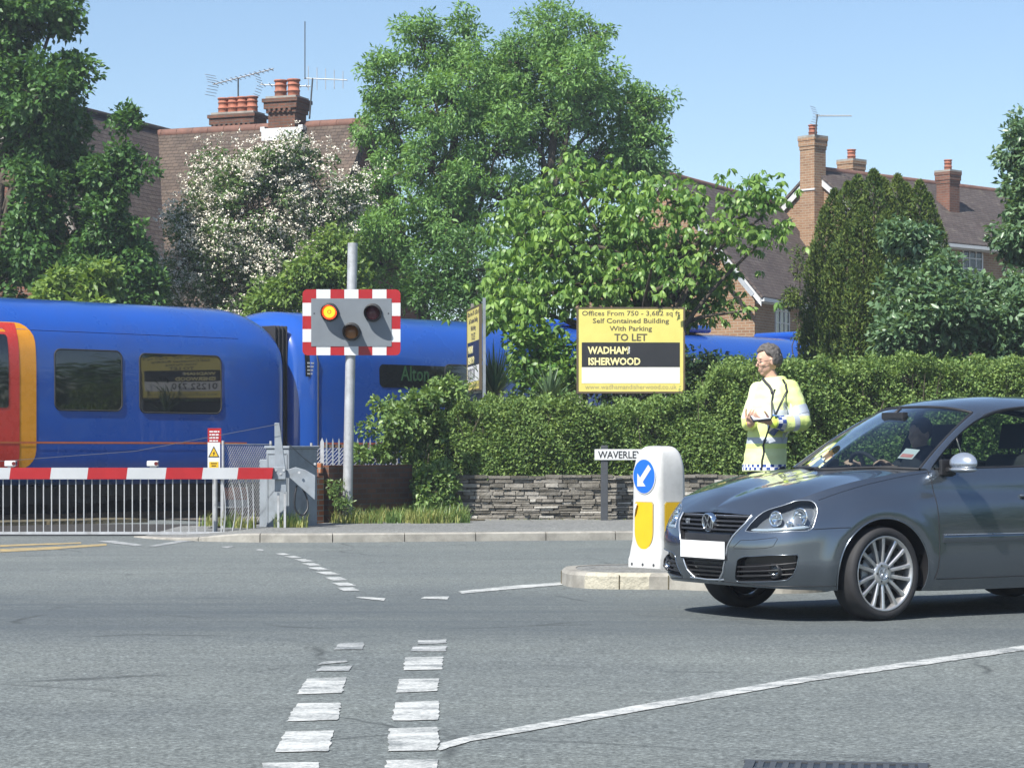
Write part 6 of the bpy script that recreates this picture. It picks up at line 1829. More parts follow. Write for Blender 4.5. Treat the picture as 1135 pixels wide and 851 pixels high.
def car():
    body_m = mat_carpaint('car_paint_grey', (0.160, 0.184, 0.212))
    silver = pbr('satin_silver', (0.55, 0.58, 0.62), 0.28, 0.8, var=0.04)
    chrome = pbr('chrome', (0.75, 0.76, 0.78), 0.08, 1.0, var=0.02)
    plastic = pbr('black_plastic', (0.018, 0.018, 0.020), 0.45, var=0.2)
    gloss = pbr('gloss_black', (0.010, 0.010, 0.012), 0.15, var=0.1)
    glass = mat_glass('car_glass', (0.58, 0.66, 0.66), 1.9, 1.45)
    sglass = mat_glass('side_glass', (0.66, 0.74, 0.72), 0.9, 1.45)
    lampg = mat_glass('lamp_glass', (0.90, 0.94, 0.96), 1.2, 1.45)
    t = thing('car', 'grey hatchback with blank white number plate stopped beside the traffic island', 'car', CAR, CARA)
    uv, T, lab, ok, polys = car_shell()
    body = bpy.data.objects.new('body', patch_mesh('body', uv, T[ok & (lab == 'body')], body_m)); COL.objects.link(body); body.parent = t
    def sub(name, mb, m, par=None, **k): return mb.build(name, m, par or t, **k)
    # --- bonnet
    ub = u_of_x(-.47)
    na, nt_ = 90, 26; us = ub*np.linspace(0, 1, na)**.9; tt = np.linspace(0, 1, nt_)
    E = S(us, np.ones(na)); xc = E[0, 0] - (E[0, 0] + .10)*(us/ub)**1.25
    zc = hermite([-.12, 0, .3, .5, .65, .72, .76, .79, .90], [1.008, .985, .926, .874, .818, .782, .757, .738, .735])
    P = np.zeros((na, nt_, 3))
    for i in range(na):
        x = E[i, 0] + (xc[i] - E[i, 0])*tt; P[i, :, 0] = x; P[i, :, 1] = E[i, 1]*(1 - tt)
        zcc = float(zc(xc[i])) if i else E[0, 2]
        P[i, :, 2] = E[i, 2] + (zcc - E[i, 2])*(1 - (1-tt)**2) + .014*np.sin(np.pi*tt)**2*min(1, us[i]/.5)
    bm = MB(); bm.grid(P, flip=True); Pm = P.copy(); Pm[..., 1] *= -1; bm.grid(Pm)
    bo = bm.build('bonnet', body_m, t, weld=True)
    zb = [p for p in (bo.data.polygons)]
    if sum(p.normal.z for p in zb) < 0: bo.data.flip_normals()
    # shut lines
    gap = MB()
    for s in (1, -1):
        line = [Vector((u, 1 - .10*min(1, max(0, (u - .55)/.25)))) for u in np.linspace(.52, ub - .02, 40)]
        wl = on_shell([Vector((u, np.interp(u, [.42, .60, .85, 1.02, 1.3, ub], [.985, .99, .955, .925, .945, .985]))) for u in np.linspace(1.02, ub - .01, 30)], .0005, s); gap.tube(wl, .0018, 5, False)
        ud = u_of_x(-.435)
        dl = on_shell([Vector((ud + .03*math.sin(w*3.0) - .05*max(0, .18 - w)*3, w)) for w in np.linspace(.10, .995, 30)], .0004, s); gap.tube(dl, .0034, 5, False)
        ub2 = u_of_x(-1.47)
        gap.tube(on_shell([Vector((ub2, w)) for w in np.linspace(.10, .995, 24)], .0004, s), .0034, 5, False)
        gap.tube(on_shell([Vector((u, .10)) for u in np.linspace(ud + .02, u_of_x(-2.2), 30)], .0004, s), .0036, 5, False)
        b0, b1 = uw(901, 586.5), uw(943, 584.5)
        gap.tube(on_shell([b0.lerp(b1, q) for q in np.linspace(0, 1.0, 12)], .0004, s), .0026, 5, False)
        lip0 = [Vector((u, wz(u, .262 - .02*min(1, u/.6)))) for u in np.linspace(.0, u_of_x(.36), 40)]
        gap.tube(on_shell(lip0, .0003, s), .0030, 5, False)
        wc = [uw(812.5, 606.5), uw(821, 598.5), uw(860, 595.2), uw(862, 597), uw(857, 605), uw(850, 607), uw(813.5, 607.8)]
        gap.tube(on_shell(densify(wc, .02), .0003, s), .0016, 5, False)
    sub('shut_lines', gap, plastic)
    # --- grille, lower intake, number plate
    gm = patch_mesh('grille', uv, T[ok & (lab == 'grille')], gloss, -.035); go = bpy.data.objects.new('grille', gm); COL.objects.link(go); go.parent = t
    def wall(poly, d, m, name, par, side=(1, -1), closed=True):
        mb = MB(); p = densify(poly, .02, closed)
        for s in side:
            a, b = on_shell(p, .001, s), on_shell(p, -d, s); n = len(p)
            for i in range(n if closed else n-1): mb.add([a[i], a[(i+1) % n], b[(i+1) % n], b[i]], [(0, 1, 2, 3)])
        return mb.build(name, m, par)
    gp = [p for p in polys['grille']]
    wall(gp[1:-1], .036, plastic, 'grille_edge', t, closed=False)
    mb = MB(); edge = densify(gp[2:-1], .02, False)
    for s in (1, -1): mb.tube(on_shell(edge, .001, s), .0065, 6)
    low = [Vector((u, wz(u, .262 + .006*min(1, u/.19)))) for u in np.linspace(-.0, .2, 10)]
    for s in (1, -1): mb.tube(on_shell(low, .001, s), .0065, 6)
    sub('grille_surround', mb, silver)
    def halfwidth(z):
        pl = densify(gp[2:-1], .004, False); best = [p[0] for p in pl if abs(float(S(p[0], p[1])[2]) - z) < .006]; return max(best) if best else .2
    def slat(z, h, off, m, name, dep=.02, inset=.006):
        uu = halfwidth(z) - inset; us = np.linspace(-uu, uu, 33); mb = MB(); rows = []
        for u in us:
            a = abs(u); sg = 1 if u >= 0 else -1
            q = []
            for zz, oo in ((z - h/2, off), (z + h/2, off), (z + h/2, off - dep), (z - h/2, off - dep)):
                p = S(a, wz(a, zz)) + Sn(np.array(a), np.array(wz(a, zz)))*oo; q.append((p[0], p[1]*sg, p[2]))
            rows.append(q + q[:1])
        mb.grid(np.array(rows), smooth=False); return mb.build(name, m, go)
    for z in (.703, .672, .641, .612): slat(z, .012, -.010, plastic, 'slat')
    slat(.708, .003, -.006, silver, 'slat_trim'); 
    slat(.497, .165, -.012, plastic, 'centre_panel', .015)
    for z in (.384, .350, .316, .285): slat(z, .010, -.012, plastic, 'slat')
    # plate
    zc_, px_ = .468, float(S(0., wz(0, .468))[0])
    mb = MB(); P_ = []
    for y in np.linspace(-.262, .262, 15):
        a = abs(y); xx = float(S(a, wz(a, zc_))[0]); xx = px_ + (xx - px_)*.75 + .014; P_.append((xx, y))
    def strip(z0, z1, off, th):
        m_ = MB(); A = np.array([[(x + off, y, z0), (x + off, y, z1), (x + off - th, y, z1), (x + off - th, y, z0), (x + off, y, z0)] for x, y in P_]); m_.grid(A, smooth=False, flip=True)
        for k in (0, -1): m_.add(A[k][:4], [(0, 1, 2, 3)])
        return m_
    po = strip(zc_ - .068, zc_ + .064, -.004, .012).build('plate_holder', plastic, t)
    strip(zc_ - .057, zc_ + .060, .001, .004).build('number_plate', pbr('plate_white', (0.86, 0.86, 0.85), 0.4, var=.02), po)
    # badge: ring with the two letters one above the other
    zb_, xb_ = .652, float(S(0., wz(0, .652))[0]) + .004
    frB = Matrix(((0, 0, 1, xb_), (1, 0, 0, 0), (0, 1, 0, zb_), (0, 0, 0, 1))) @ Matrix.Rotation(R(8), 4, 'X')
    mb = MB(); mb.lathe([(.066, -.03), (.066, .004), (.0625, .009), (.058, .009), (.055, .004), (.055, -.03)], 40, frB); bd = mb.build('badge', chrome, t)
    mb = MB(); mb.disc(frB @ Vector((0, 0, -.002)), frB.to_3x3() @ Vector((0, 0, 1)), .056, 32); mb.build('badge_field', gloss, bd)
    mb = MB()
    def stroke(pts, w=.0095):
        for a, b in zip(pts[:-1], pts[1:]): mb.bar(frB @ Vector((a[0], a[1], .003)), frB @ Vector((b[0], b[1], .003)), w, .006, up=frB.to_3x3() @ Vector((0, 0, 1)))
    stroke([(-.026, .049), (0, .004), (.026, .049)]); stroke([(-.050, .020), (-.025, -.046), (0, -.001), (.025, -.046), (.050, .020)])
    mb.build('badge_letters', chrome, bd)
    u0 = .27; p = S(u0, wz(u0, .657)); 
    nn = Sn(np.array(u0), np.array(wz(u0, .657))); rt = Vector((0, 0, 1)).cross(Vector((nn[0], -nn[1], 0))).normalized()
    lettering([("GT", .045, -.03, -.015, 'LEFT', .002, 1, 0)], sign_frame(Vector((p[0], -p[1], p[2])) + Vector((nn[0], -nn[1], 0))*.002, rt), silver, go, 'grille_letters')
    # --- side vents with fog lamps
    q = lambda x, y: uw(720 + x/5.32, 540 + y/5.32)
    for s in (1, -1):
        vm = patch_mesh('side_vent', uv, T[ok & (lab == 'vent')], gloss, -.04, (s,)); vo = bpy.data.objects.new('side_vent', vm); COL.objects.link(vo); vo.parent = t
        wall(polys['vent'], .041, plastic, 'vent_edge', vo, (s,))
        mb = MB(); mb.tube(on_shell(densify(polys['vent'], .02) + [polys['vent'][0]], .0005, s), .0035, 6); mb.build('vent_trim', body_m, vo)
        for (xa, ya, xb, yb) in ((512, 470, 868, 446), (508, 500, 858, 482), (506, 528, 842, 515)):
            mb = MB(); A, B = q(xa, ya), q(xb, yb)
            mb.tube(on_shell([A.lerp(B, v) for v in np.linspace(0, 1, 12)], -.014, s), .0065, 6); mb.build('slat', plastic, vo)
    fu = q(728, 497); 
    for s in (1, -1):
        c = on_shell([fu], -.020, s)[0]; fr = Matrix.Translation(c) @ Vector((1, .10*s, -.02)).to_track_quat('Z', 'Y').to_matrix().to_4x4()
        mb = MB(); mb.lathe([(.050, -.04), (.052, .004), (.047, .010), (.043, .004), (.040, -.02), (.0, -.035)], 28, fr); fo = mb.build('fog_lamp', chrome if False else plastic, t)
        mb = MB(); mb.lathe([(.042, .001), (.03, .006), (.0, .008)], 24, fr); mb.build('lens', lampg, fo)
        mb = MB(); mb.lathe([(.040, -.004), (.03, -.02), (.012, -.026), (0, -.026)], 24, fr); mb.build('reflector', chrome, fo)
    # --- headlights
    for s in (1, -1):
        hm = patch_mesh('headlight', uv, T[ok & (lab == 'lamp')], pbr('lamp_housing', (0.20, 0.21, 0.23), 0.25, 0.5, var=.1), -.060, (s,)); ho = bpy.data.objects.new('headlight', hm); COL.objects.link(ho); ho.parent = t
        lm = patch_mesh('lens', uv, T[ok & (lab == 'lamp')], lampg, 0.001, (s,)); lo = bpy.data.objects.new('lens', lm); COL.objects.link(lo); lo.parent = ho
        wall(polys['lamp'], .061, plastic, 'lamp_edge', ho, (s,))
        mb = MB(); mb.tube(on_shell(densify(polys['lamp'], .02) + [polys['lamp'][0]], .0003, s), .0025, 6); mb.build('lamp_rim', silver, ho)
        for (x, y, r) in ((888, 570.5, .056), (858.5, 572.5, .050), (874, 578.5, .024)):
            c = on_shell([uw(x, y)], -.030, s)[0]; ax = Vector((1, .28*s, .03))
            fr = Matrix.Translation(c) @ ax.to_track_quat('Z', 'Y').to_matrix().to_4x4()
            mb = MB(); mb.lathe([(r*1.1, .006), (r, .012), (r*.92, .002), (r*.75, -.016), (r*.4, -.030), (r*.15, -.034)], 28, fr); mb.lathe([(r*.15, -.034), (r*.14, -.006), (0, -.002)], 16, fr); mb.build('reflector', chrome, ho)
        A, B = uw(831, 586.2), uw(897, 583.6)
        mb = MB(); mb.tube(on_shell([A.lerp(B, v) for v in np.linspace(0, 1, 14)], -.018, s), [.004] + [.015]*12 + [.006], 8); mb.build('indicator_bar', pbr('lamp_bar', (0.62, 0.66, 0.68), 0.2, 0.6), ho)
    for s in (1, -1):
        tm = patch_mesh('tail_light', uv, T[ok & (lab == 'tail')], pbr('tail_lens', (0.32, 0.01, 0.012), 0.15), 0.004, (s,)); to = bpy.data.objects.new('tail_light', tm); COL.objects.link(to); to.parent = t
    # --- arches, floor
    mb = MB()
    for ax in (0.0, -2.578):
        for s in (1, -1):
            ar = [p for p in arch_poly(ax, .372) if p[1] > 0.0]; a = on_shell(ar, .002, s)
            mb = MB(); mb.tube(a, .006, 6); sub('arch_lip', mb, body_m)
    for ax in (0.0, -2.578):
        for s in (1, -1):
            mb = MB(); a = [p for p in on_shell(arch_poly(ax, .378), -.004, s) if p.z > .215]; n = len(a)
            for i in range(n-1):
                mb.add([a[i], a[i+1], (a[i+1].x, .50*s, a[i+1].z), (a[i].x, .50*s, a[i].z)], [(0, 1, 2, 3)])
            mb.add([(p.x, .50*s, p.z) for p in a], [tuple(range(n))]); sub('wheel_arch_liner', mb, plastic)
    mb = MB(); us = np.linspace(0, UMAX, 120); E = S(us, np.zeros(120)); n = len(us)
    for i in range(n-1): mb.add([E[i], E[i+1], (E[i+1][0], -E[i+1][1], E[i+1][2]), (E[i][0], -E[i][1], E[i][2])], [(0, 1, 2, 3)])
    sub('underbody', mb, plastic)
    # --- side rubbing strips
    for s in (1, -1):
        for xa, xb in ((-.50, -1.44), (-1.50, -2.12)):
            mb = MB(); rows = []
            for u in np.linspace(u_of_x(xa), u_of_x(xb), 20):
                q_ = []
                for dz, of in ((-.030, .001), (-.024, .010), (.022, .010), (.029, .001)):
                    w_ = wz(u, .545 + dz); p_ = S(u, w_) + Sn(np.array(u), np.array(w_))*of; q_.append((p_[0], p_[1]*s, p_[2]))
                rows.append(q_)
            mb.grid(np.array(rows), flip=(s < 0)); mb.add(rows[0], [(0, 1, 2, 3)]); mb.add(rows[-1], [(3, 2, 1, 0)])
            o = mb.build('rubbing_strip', body_m, t); 
            m2 = MB(); m2.tube([Vector(r[2]) + Vector((0, .001*s, .003)) for r in rows], .004, 5); m2.build('strip_trim', silver, o)
    # --- glasshouse
    RL = catmull([(-.455, .790, 1.003), (-.53, .752, 1.058), (-.62, .722, 1.125), (-.8, .672, 1.245), (-1.0, .630, 1.352), (-1.2, .606, 1.418), (-1.5, .592, 1.457), (-1.9, .590, 1.464), (-2.4, .594, 1.440), (-2.75, .606, 1.375), (-3.0, .628, 1.25), (-3.2, .66, 1.09)], 160)
    iq = int(np.argmin(np.abs(RL[:, 0] + 1.10))); ie = int(np.argmin(np.abs(RL[:, 0] + 2.86)))
    zC = hermite([-3.0, -2.6, -2.2, -1.8, -1.5, -1.25, -1.1, -.98, -.9], [1.425, 1.492, 1.528, 1.543, 1.538, 1.517, 1.492, 1.462, 1.44])
    nr, ntt = 60, 22; tt = np.linspace(0, 1, ntt); F = np.zeros((nr, ntt, 3))
    ii = np.linspace(iq, ie, nr)
    for k, i in enumerate(ii):
        r_ = np.array([np.interp(i, np.arange(160), RL[:, c]) for c in range(3)]); bow = .12*(1 - k/(nr-1))
        xs = r_[0] + bow*(1 - (1-tt)**2.2); F[k, :, 0] = xs; F[k, :, 1] = r_[1]*(1-tt)
        zc_k = float(zC(r_[0] + bow)); F[k, :, 2] = r_[2] + (zc_k - r_[2])*(1 - (1-tt)**3.0)
    rf = MB(); rf.grid(F); Fm = F.copy(); Fm[..., 1] *= -1; rf.grid(Fm, flip=True)
    roof = rf.build('roof', body_m, t, weld=True)
    if sum(p.normal.z for p in roof.data.polygons) < 0: roof.data.flip_normals()
    tw = .13                                             # share of the header that is pillar
    vv = np.linspace(-1, 1, 41)
    def header(v):
        q_ = tw + (1-tw)*(1-abs(v)); p = np.array([np.interp(q_, tt, F[0, :, c]) for c in range(3)]); p[1] *= np.sign(v) if v else 0; return p
    ysE = P[-1, :, 1]; 
    def wbase(v):
        q_ = .115 + (1-.115)*(1-abs(v)); p = np.array([np.interp(q_, np.linspace(0, 1, nt_), P[-1, :, c]) for c in range(3)]); p[1] *= np.sign(v) if v else 0; p[0] -= .015; p[2] += .006; return p
    ss = np.linspace(0, 1, 22); Wd = np.zeros((41, 22, 3))
    for i, v in enumerate(vv):
        a, b = wbase(v), header(v)
        for j, s_ in enumerate(ss):
            Wd[i, j] = a + (b - a)*s_ + np.array([.45, 0, .9])*.034*4*s_*(1-s_)*(1 - .55*abs(v)**3)
    mb = MB(); mb.grid(Wd, flip=False); ws = mb.build('windscreen', glass, t)
    mb = MB()
    for v in (-1, 1):
        i = 0 if v < 0 else 40; mb.tube([Vector(p) for p in Wd[i]], .010, 6, False)
    mb.tube([Vector(p) for p in Wd[:, -1]], .011, 6, False); mb.tube([Vector(p) + Vector((0, 0, .0)) for p in Wd[:, 0]], .012, 6, False)
    mb.build('windscreen_seal', plastic, ws)
    for s in (1, -1):      # A pillars
        e = Wd[40 if s > 0 else 0]; A = np.zeros((22, 5, 3))
        for j in range(22):
            f = j/21*iq; r_ = np.array([np.interp(f, np.arange(160), RL[:, c]) for c in range(3)]); r_[1] *= s
            for k in range(5):
                q_ = k/4; A[j, k] = r_ + (e[j] - r_)*q_ + np.array([.15, s*.5, .75])*.016*4*q_*(1-q_)
        mb = MB(); mb.grid(A, flip=(s < 0)); mb.build('pillar', body_m, t)
    # scuttle and wipers
    mb = MB()
    for s, a, b in ((1, -.05, .55), (1, -.62, -.02)):
        p0 = wbase(a/.66*.95); p1 = wbase(b/.66*.95); pts = [Vector(p0) + Vector((.02, 0, .004)), (Vector(p0) + Vector(p1))/2 + Vector((.03, 0, .006)), Vector(p1) + Vector((.0, 0, .012))]
        mb.tube(catmull(pts, 10), .008, 6)
    sub('wiper', mb, plastic)
    # side windows
    for s in (1, -1):
        i_a, i_b = 4, int(np.argmin(np.abs(RL[:, 0] + 2.80))); n = 60; A = np.zeros((n, 6, 3)); ids = np.linspace(i_a, i_b, n)
        for k, i in enumerate(ids):
            r_ = np.array([np.interp(i, np.arange(160), RL[:, c]) for c in range(3)]); u = u_of_x(-.50 - (2.70-.50)*max(0, (r_[0] + .50)/(-2.80 + .50)))
            lo_ = S(u, 1.0) + np.array([0, -.012, .004]); r_ = r_ + np.array([0, -.012, -.006])
            for j in range(6):
                q_ = j/5; p = lo_ + (r_ - lo_)*q_; p[1] += .020*4*q_*(1-q_)*min(1, k/10); A[k, j] = p*np.array([1, s, 1])
        mb = MB(); mb.grid(A, flip=(s > 0)); so_ = mb.build('side_window', sglass, t)
        mb = MB(); mb.tube([Vector(p) for p in A[:, 5]], .013, 6, False); mb.tube([Vector(p) for p in A[:, 0]], .011, 6, False); mb.tube([Vector(p) for p in A[-1]], .02, 6, False)
        m_i = int(np.argmin(np.abs(A[:, 0, 0] + 1.50))); m_j = int(np.argmin(np.abs(A[:, 5, 0] + 1.52)))
        mb.grid(np.array([[tuple(Vector(A[m_i + o_, 0]).lerp(Vector(A[m_j + o_, 5]), q_) + Vector((0, .004*s, 0))) for q_ in np.linspace(0, 1, 6)] for o_ in (-1, 0, 1)]), smooth=False)
        m_k = int(np.argmin(np.abs(A[:, 0, 0] + .78)))
        mb.tube([Vector(A[m_k, 0]), Vector(A[int(np.argmin(np.abs(A[:, 5, 0] + .80))), 5])], .010, 6, False)
        mb.build('window_frame', plastic, so_)
        # rear pillar
        C = []
        for i in np.linspace(i_b, 159, 12):
            r_ = np.array([np.interp(i, np.arange(160), RL[:, c]) for c in range(3)]); u = u_of_x(-2.70 - .55*(i - i_b)/(159 - i_b)); l_ = S(u, 1.0)
            C.append([tuple((l_ + (r_ - l_)*q_)*np.array([1, s, 1])) for q_ in np.linspace(0, 1, 5)])
        mb = MB(); mb.grid(np.array(C), flip=(s > 0)); mb.build('rear_pillar', body_m, t)
    # tailgate glass
    ut = np.linspace(u_of_x(-3.25), UMAX, 14); E = S(ut, np.ones(14)); mb = MB()
    top = F[-1]; tp = [np.array([np.interp(q_, tt, top[:, c]) for c in range(3)]) for q_ in np.linspace(0, 1, 14)]
    rows = [[tuple(E[i] + (tp[i] - E[i])*q_) for q_ in np.linspace(0, 1, 5)] for i in range(14)]
    mb.grid(np.array(rows), flip=True); rm = np.array(rows); rm[..., 1] *= -1; mb.grid(rm); sub('rear_window', mb, sglass)
    # --- mirrors
    for s in (1, -1):
        c = Vector((-.615 if s > 0 else -.88, .965*s, 1.055)); mb = MB(); n = 20; prof = []
        for i, q_ in enumerate(np.linspace(0, 1, 14)):
            pass
        rows = []
        for th in np.linspace(0, math.pi, 14):
            row = []
            for ph in np.linspace(0, 2*math.pi, 25):
                x = math.cos(th); r = math.sin(th)
                yy, zz = r*math.cos(ph), r*math.sin(ph)
                zz = zz*(.078 if zz > 0 else .048); k = x*.085 if x > 0 else x*.03
                row.append((c.x + k, c.y + yy*.128*(1 if yy*1 > 0 else .95), c.z + zz - .0 + .012*(yy*1)*0))
            rows.append(row)
        mb.grid(np.array(rows), flip=True); mo = mb.build('door_mirror', silver if False else body_m, t)
        mo.data.materials[0] = pbr('mirror_shell', (0.48, 0.52, 0.58), 0.25, 0.7, var=.03)
        mb = MB(); mb.ell((c.x + .012, c.y, c.z - .040), (.078, .118, .022)); mb.build('mirror_base', silver, mo)
        mb = MB(); mb.prism([(c.x + .01, c.y - .10*s, c.z - .055), (c.x + .05, c.y - .10*s, c.z - .055), (c.x + .05, .82*s, c.z - .060), (c.x - .02, .82*s, c.z - .060)], (0, 0, .032)); mb.box((c.x + .02, .815*s, c.z - .025), (.13, .03, .11)); mb.build('mirror_arm', plastic, mo, bevel=.006)
        mb = MB(); mb.disc((c.x - .031, c.y, c.z + .012), (-1, 0, 0), .06, 20); mb.build('mirror_glass', chrome, mo)
    # door handle
    for s in (1, -1):
        u = u_of_x(-1.32); p = S(u, wz(u, .83)); mb = MB(); mb.tube([(p[0] + .10, (p[1] + .004)*s, .83), (p[0] + .07, (p[1] + .03)*s, .832), (p[0] - .07, (p[1] + .03)*s, .834), (p[0] - .10, (p[1] + .004)*s, .834)], [.012, .015, .015, .012], 8); mb.build('door_handle', body_m, t)
    # --- wheels
    alloy = pbr('alloy', (0.60, 0.60, 0.60), 0.3, 0.75, var=.06, dirt=((.25, .24, .22), 8, .35))
    def wheel(x, s, steer=0):
        M4 = Matrix.Translation((x, .768*s, .318)) @ Matrix.Rotation(R(steer), 4, 'Z') @ Matrix.Rotation(R(-90*s), 4, 'X')     # local z points outwards
        mb = MB(); mb.lathe([(.245, -.095), (.262, -.108), (.290, -.110), (.308, -.098), (.316, -.07), (.318, 0), (.316, .07), (.308, .098), (.290, .112), (.262, .108), (.247, .096)], 64, M4)
        wo_ = mb.build('wheel', MT['rubber'], t)
        mb = MB(); mb.lathe([(.240, -.09), (.250, .094), (.256, .101), (.251, .106), (.240, .098), (.232, .075), (.228, -.02), (.226, -.085)], 56, M4); rim = mb.build('rim', alloy, wo_)
        mb = MB(); n = 7
        for i in range(n):
            for dlt in (-.155, .155):
                a0 = 2*math.pi*i/n + dlt*1.05; a1 = 2*math.pi*i/n + dlt*1.62
                p0 = Vector((.060*math.cos(a0), .060*math.sin(a0), 0)); p1 = Vector((.238*math.cos(a1), .238*math.sin(a1), 0)); d = (p1-p0).normalized(); w = Vector((-d.y, d.x, 0))
                pr = []
                for q_, hw, z in ((0, .013, .072), (.35, .0125, .083), (.75, .0125, .092), (1, .016, .096)):
                    c = p0.lerp(p1, q_); pr.append([M4 @ (c - w*hw + Vector((0, 0, z - .035))), M4 @ (c - w*hw + Vector((0, 0, z - .006))), M4 @ (c - w*hw*.5 + Vector((0, 0, z))), M4 @ (c + w*hw*.5 + Vector((0, 0, z))), M4 @ (c + w*hw + Vector((0, 0, z - .006))), M4 @ (c + w*hw + Vector((0, 0, z - .035)))])
                mb.grid(np.array([[tuple(v) for v in r_] for r_ in pr]), smooth=False)
        mb.build('spokes', alloy, wo_)
        mb = MB(); mb.lathe([(.085, .02), (.082, .066), (.070, .080), (.046, .082), (.040, .078), (0, .079)], 32, M4); mb.build('hub', alloy, wo_)
        mb = MB(); mb.lathe([(.041, .0815), (.037, .0845), (.034, .0815), (.034, .0800), (0, .0802)], 28, M4)
        for a, b in (((-.014, .026), (0, .003)), ((0, .003), (.014, .026)), ((-.026, .010), (-.013, -.024)), ((-.013, -.024), (0, 0)), ((0, 0), (.013, -.024)), ((.013, -.024), (.026, .010))):
            mb.bar(M4 @ Vector((a[0], a[1], .0815)), M4 @ Vector((b[0], b[1], .0815)), .006, .003, up=M4.to_3x3() @ Vector((0, 0, 1)))
        mb.build('hub_cap', silver, wo_)
        mb = MB(); mb.lathe([(.08, .01), (.150, .01), (.150, .03), (.08, .03)], 40, M4); mb.build('brake_disc', MT['steel'], wo_)
        mb = MB(); mb.lathe([(.0, -.02), (.225, -.02)], 30, M4); mb.build('brake_shield', plastic, wo_)
        mb = MB()
        for i in range(5):
            a = 2*math.pi*i/5; mb.disc(M4 @ Vector((.056*math.cos(a), .056*math.sin(a), .083)), M4.to_3x3() @ Vector((0, 0, 1)), .008, 8, th=.01)
        mb.build('wheel_bolts', MT['darksteel'], wo_)
    for x, st in ((0.0, 4), (-2.578, 0)):
        for s in (1, -1): wheel(x, s, st)
    # --- inside
    trim = pbr('interior_dark', (0.020, 0.021, 0.024), 0.8, var=.2)
    mb = MB(); rows = []
    for y in np.linspace(-.68, .68, 25):
        hump = .035*math.exp(-((y + .36)/.17)**2)
        rows.append([(-.30 + .0*abs(y), y, .955), (-.45, y, .985 + hump*.4), (-.66, y, .975 + hump), (-.76, y, .93 + hump), (-.78, y, .72), (-.62, y, .42)])
    mb.grid(np.array(rows)); sub('dashboard', mb, trim)
    mb = MB(); mb.box((-1.6, 0, .40), (2.6, 1.4, .10)); mb.box((-1.4, 0, .52), (1.3, .22, .2)); sub('cabin_floor', mb, trim)
    for s in (1, -1):
        mb = MB(); mb.box((-1.15, .38*s, .55), (.52, .50, .16)); so_ = mb.build('seat', trim, t, bevel=.05, seg=3)
        mb = MB(); mb.prism([(-1.36, .38*s - .24, .56), (-1.52, .38*s - .23, 1.12), (-1.64, .38*s - .23, 1.12), (-1.50, .38*s - .24, .56)], (0, .47, 0)); mb.build('seat_back', trim, so_, bevel=.05, seg=3)
        mb = MB(); mb.prism([(-1.555, .38*s - .13, 1.16), (-1.585, .38*s - .12, 1.34), (-1.665, .38*s - .12, 1.34), (-1.655, .38*s - .13, 1.16)], (0, .25, 0)); mb.tube([(-1.60, .38*s - .06, 1.10), (-1.60, .38*s - .06, 1.18)], .008, 6); mb.tube([(-1.60, .38*s + .06, 1.10), (-1.60, .38*s + .06, 1.18)], .008, 6); mb.build('headrest', trim, so_, bevel=.03, seg=3)
    mb = MB(); mb.prism([(-2.25, -.62, .6), (-2.45, -.62, 1.08), (-2.58, -.62, 1.08), (-2.45, -.62, .6)], (0, 1.24, 0)); mb.box((-2.0, 0, .56), (.5, 1.24, .16)); sub('rear_seat', mb, trim, bevel=.05)
    fr = Matrix.Translation((-.86, -.37, .965)) @ Vector((-.88, 0, .45)).to_track_quat('Z', 'Y').to_matrix().to_4x4()
    mb = MB(); n = 36
    ring = [fr @ Vector((.185*math.cos(2*math.pi*i/n), .185*math.sin(2*math.pi*i/n), 0)) for i in range(n+1)]; mb.tube(ring, .016, 8, False)
    for a in (90, 215, 325): mb.bar(fr @ Vector((0, 0, -.02)), fr @ Vector((.18*math.cos(R(a)), .18*math.sin(R(a)), 0)), .035, .015)
    mb.ell(fr @ Vector((0, 0, -.02)), (.06, .06, .05)); sub('steering_wheel', mb, trim)
    mb = MB(); mb.box((-.80, 0, 1.385), (.05, .24, .07)); mb.tube([(-.80, 0, 1.41), (-.86, 0, 1.45)], .012, 6); sub('interior_mirror', mb, plastic, bevel=.015)
    # permit in the corner of the windscreen
    w0, w1 = Wd[34], Wd[38]
    q_ = [Vector(Wd[34, 3]), Vector(Wd[37, 3]), Vector(Wd[37, 6]), Vector(Wd[34, 6])]; nrm = (q_[1]-q_[0]).cross(q_[3]-q_[0]).normalized()
    mb = MB(); mb.prism([p - nrm*.006*(1 if nrm.x > 0 else -1) for p in q_], nrm*.001); pm = sub('permit', mb, MT['white'])
    a_, b_, c_, d_ = q_; e_ = [a_.lerp(b_, .1).lerp(d_.lerp(c_, .1), .12), a_.lerp(b_, .9).lerp(d_.lerp(c_, .9), .12), a_.lerp(b_, .9).lerp(d_.lerp(c_, .9), .45), a_.lerp(b_, .1).lerp(d_.lerp(c_, .1), .45)]
    mb = MB(); mb.prism([p - nrm*.003*(1 if nrm.x > 0 else -1) for p in e_], nrm*.001); mb.build('permit_print', pbr('permit_pink', (.6, .22, .2), .6), pm)
    return t
car()
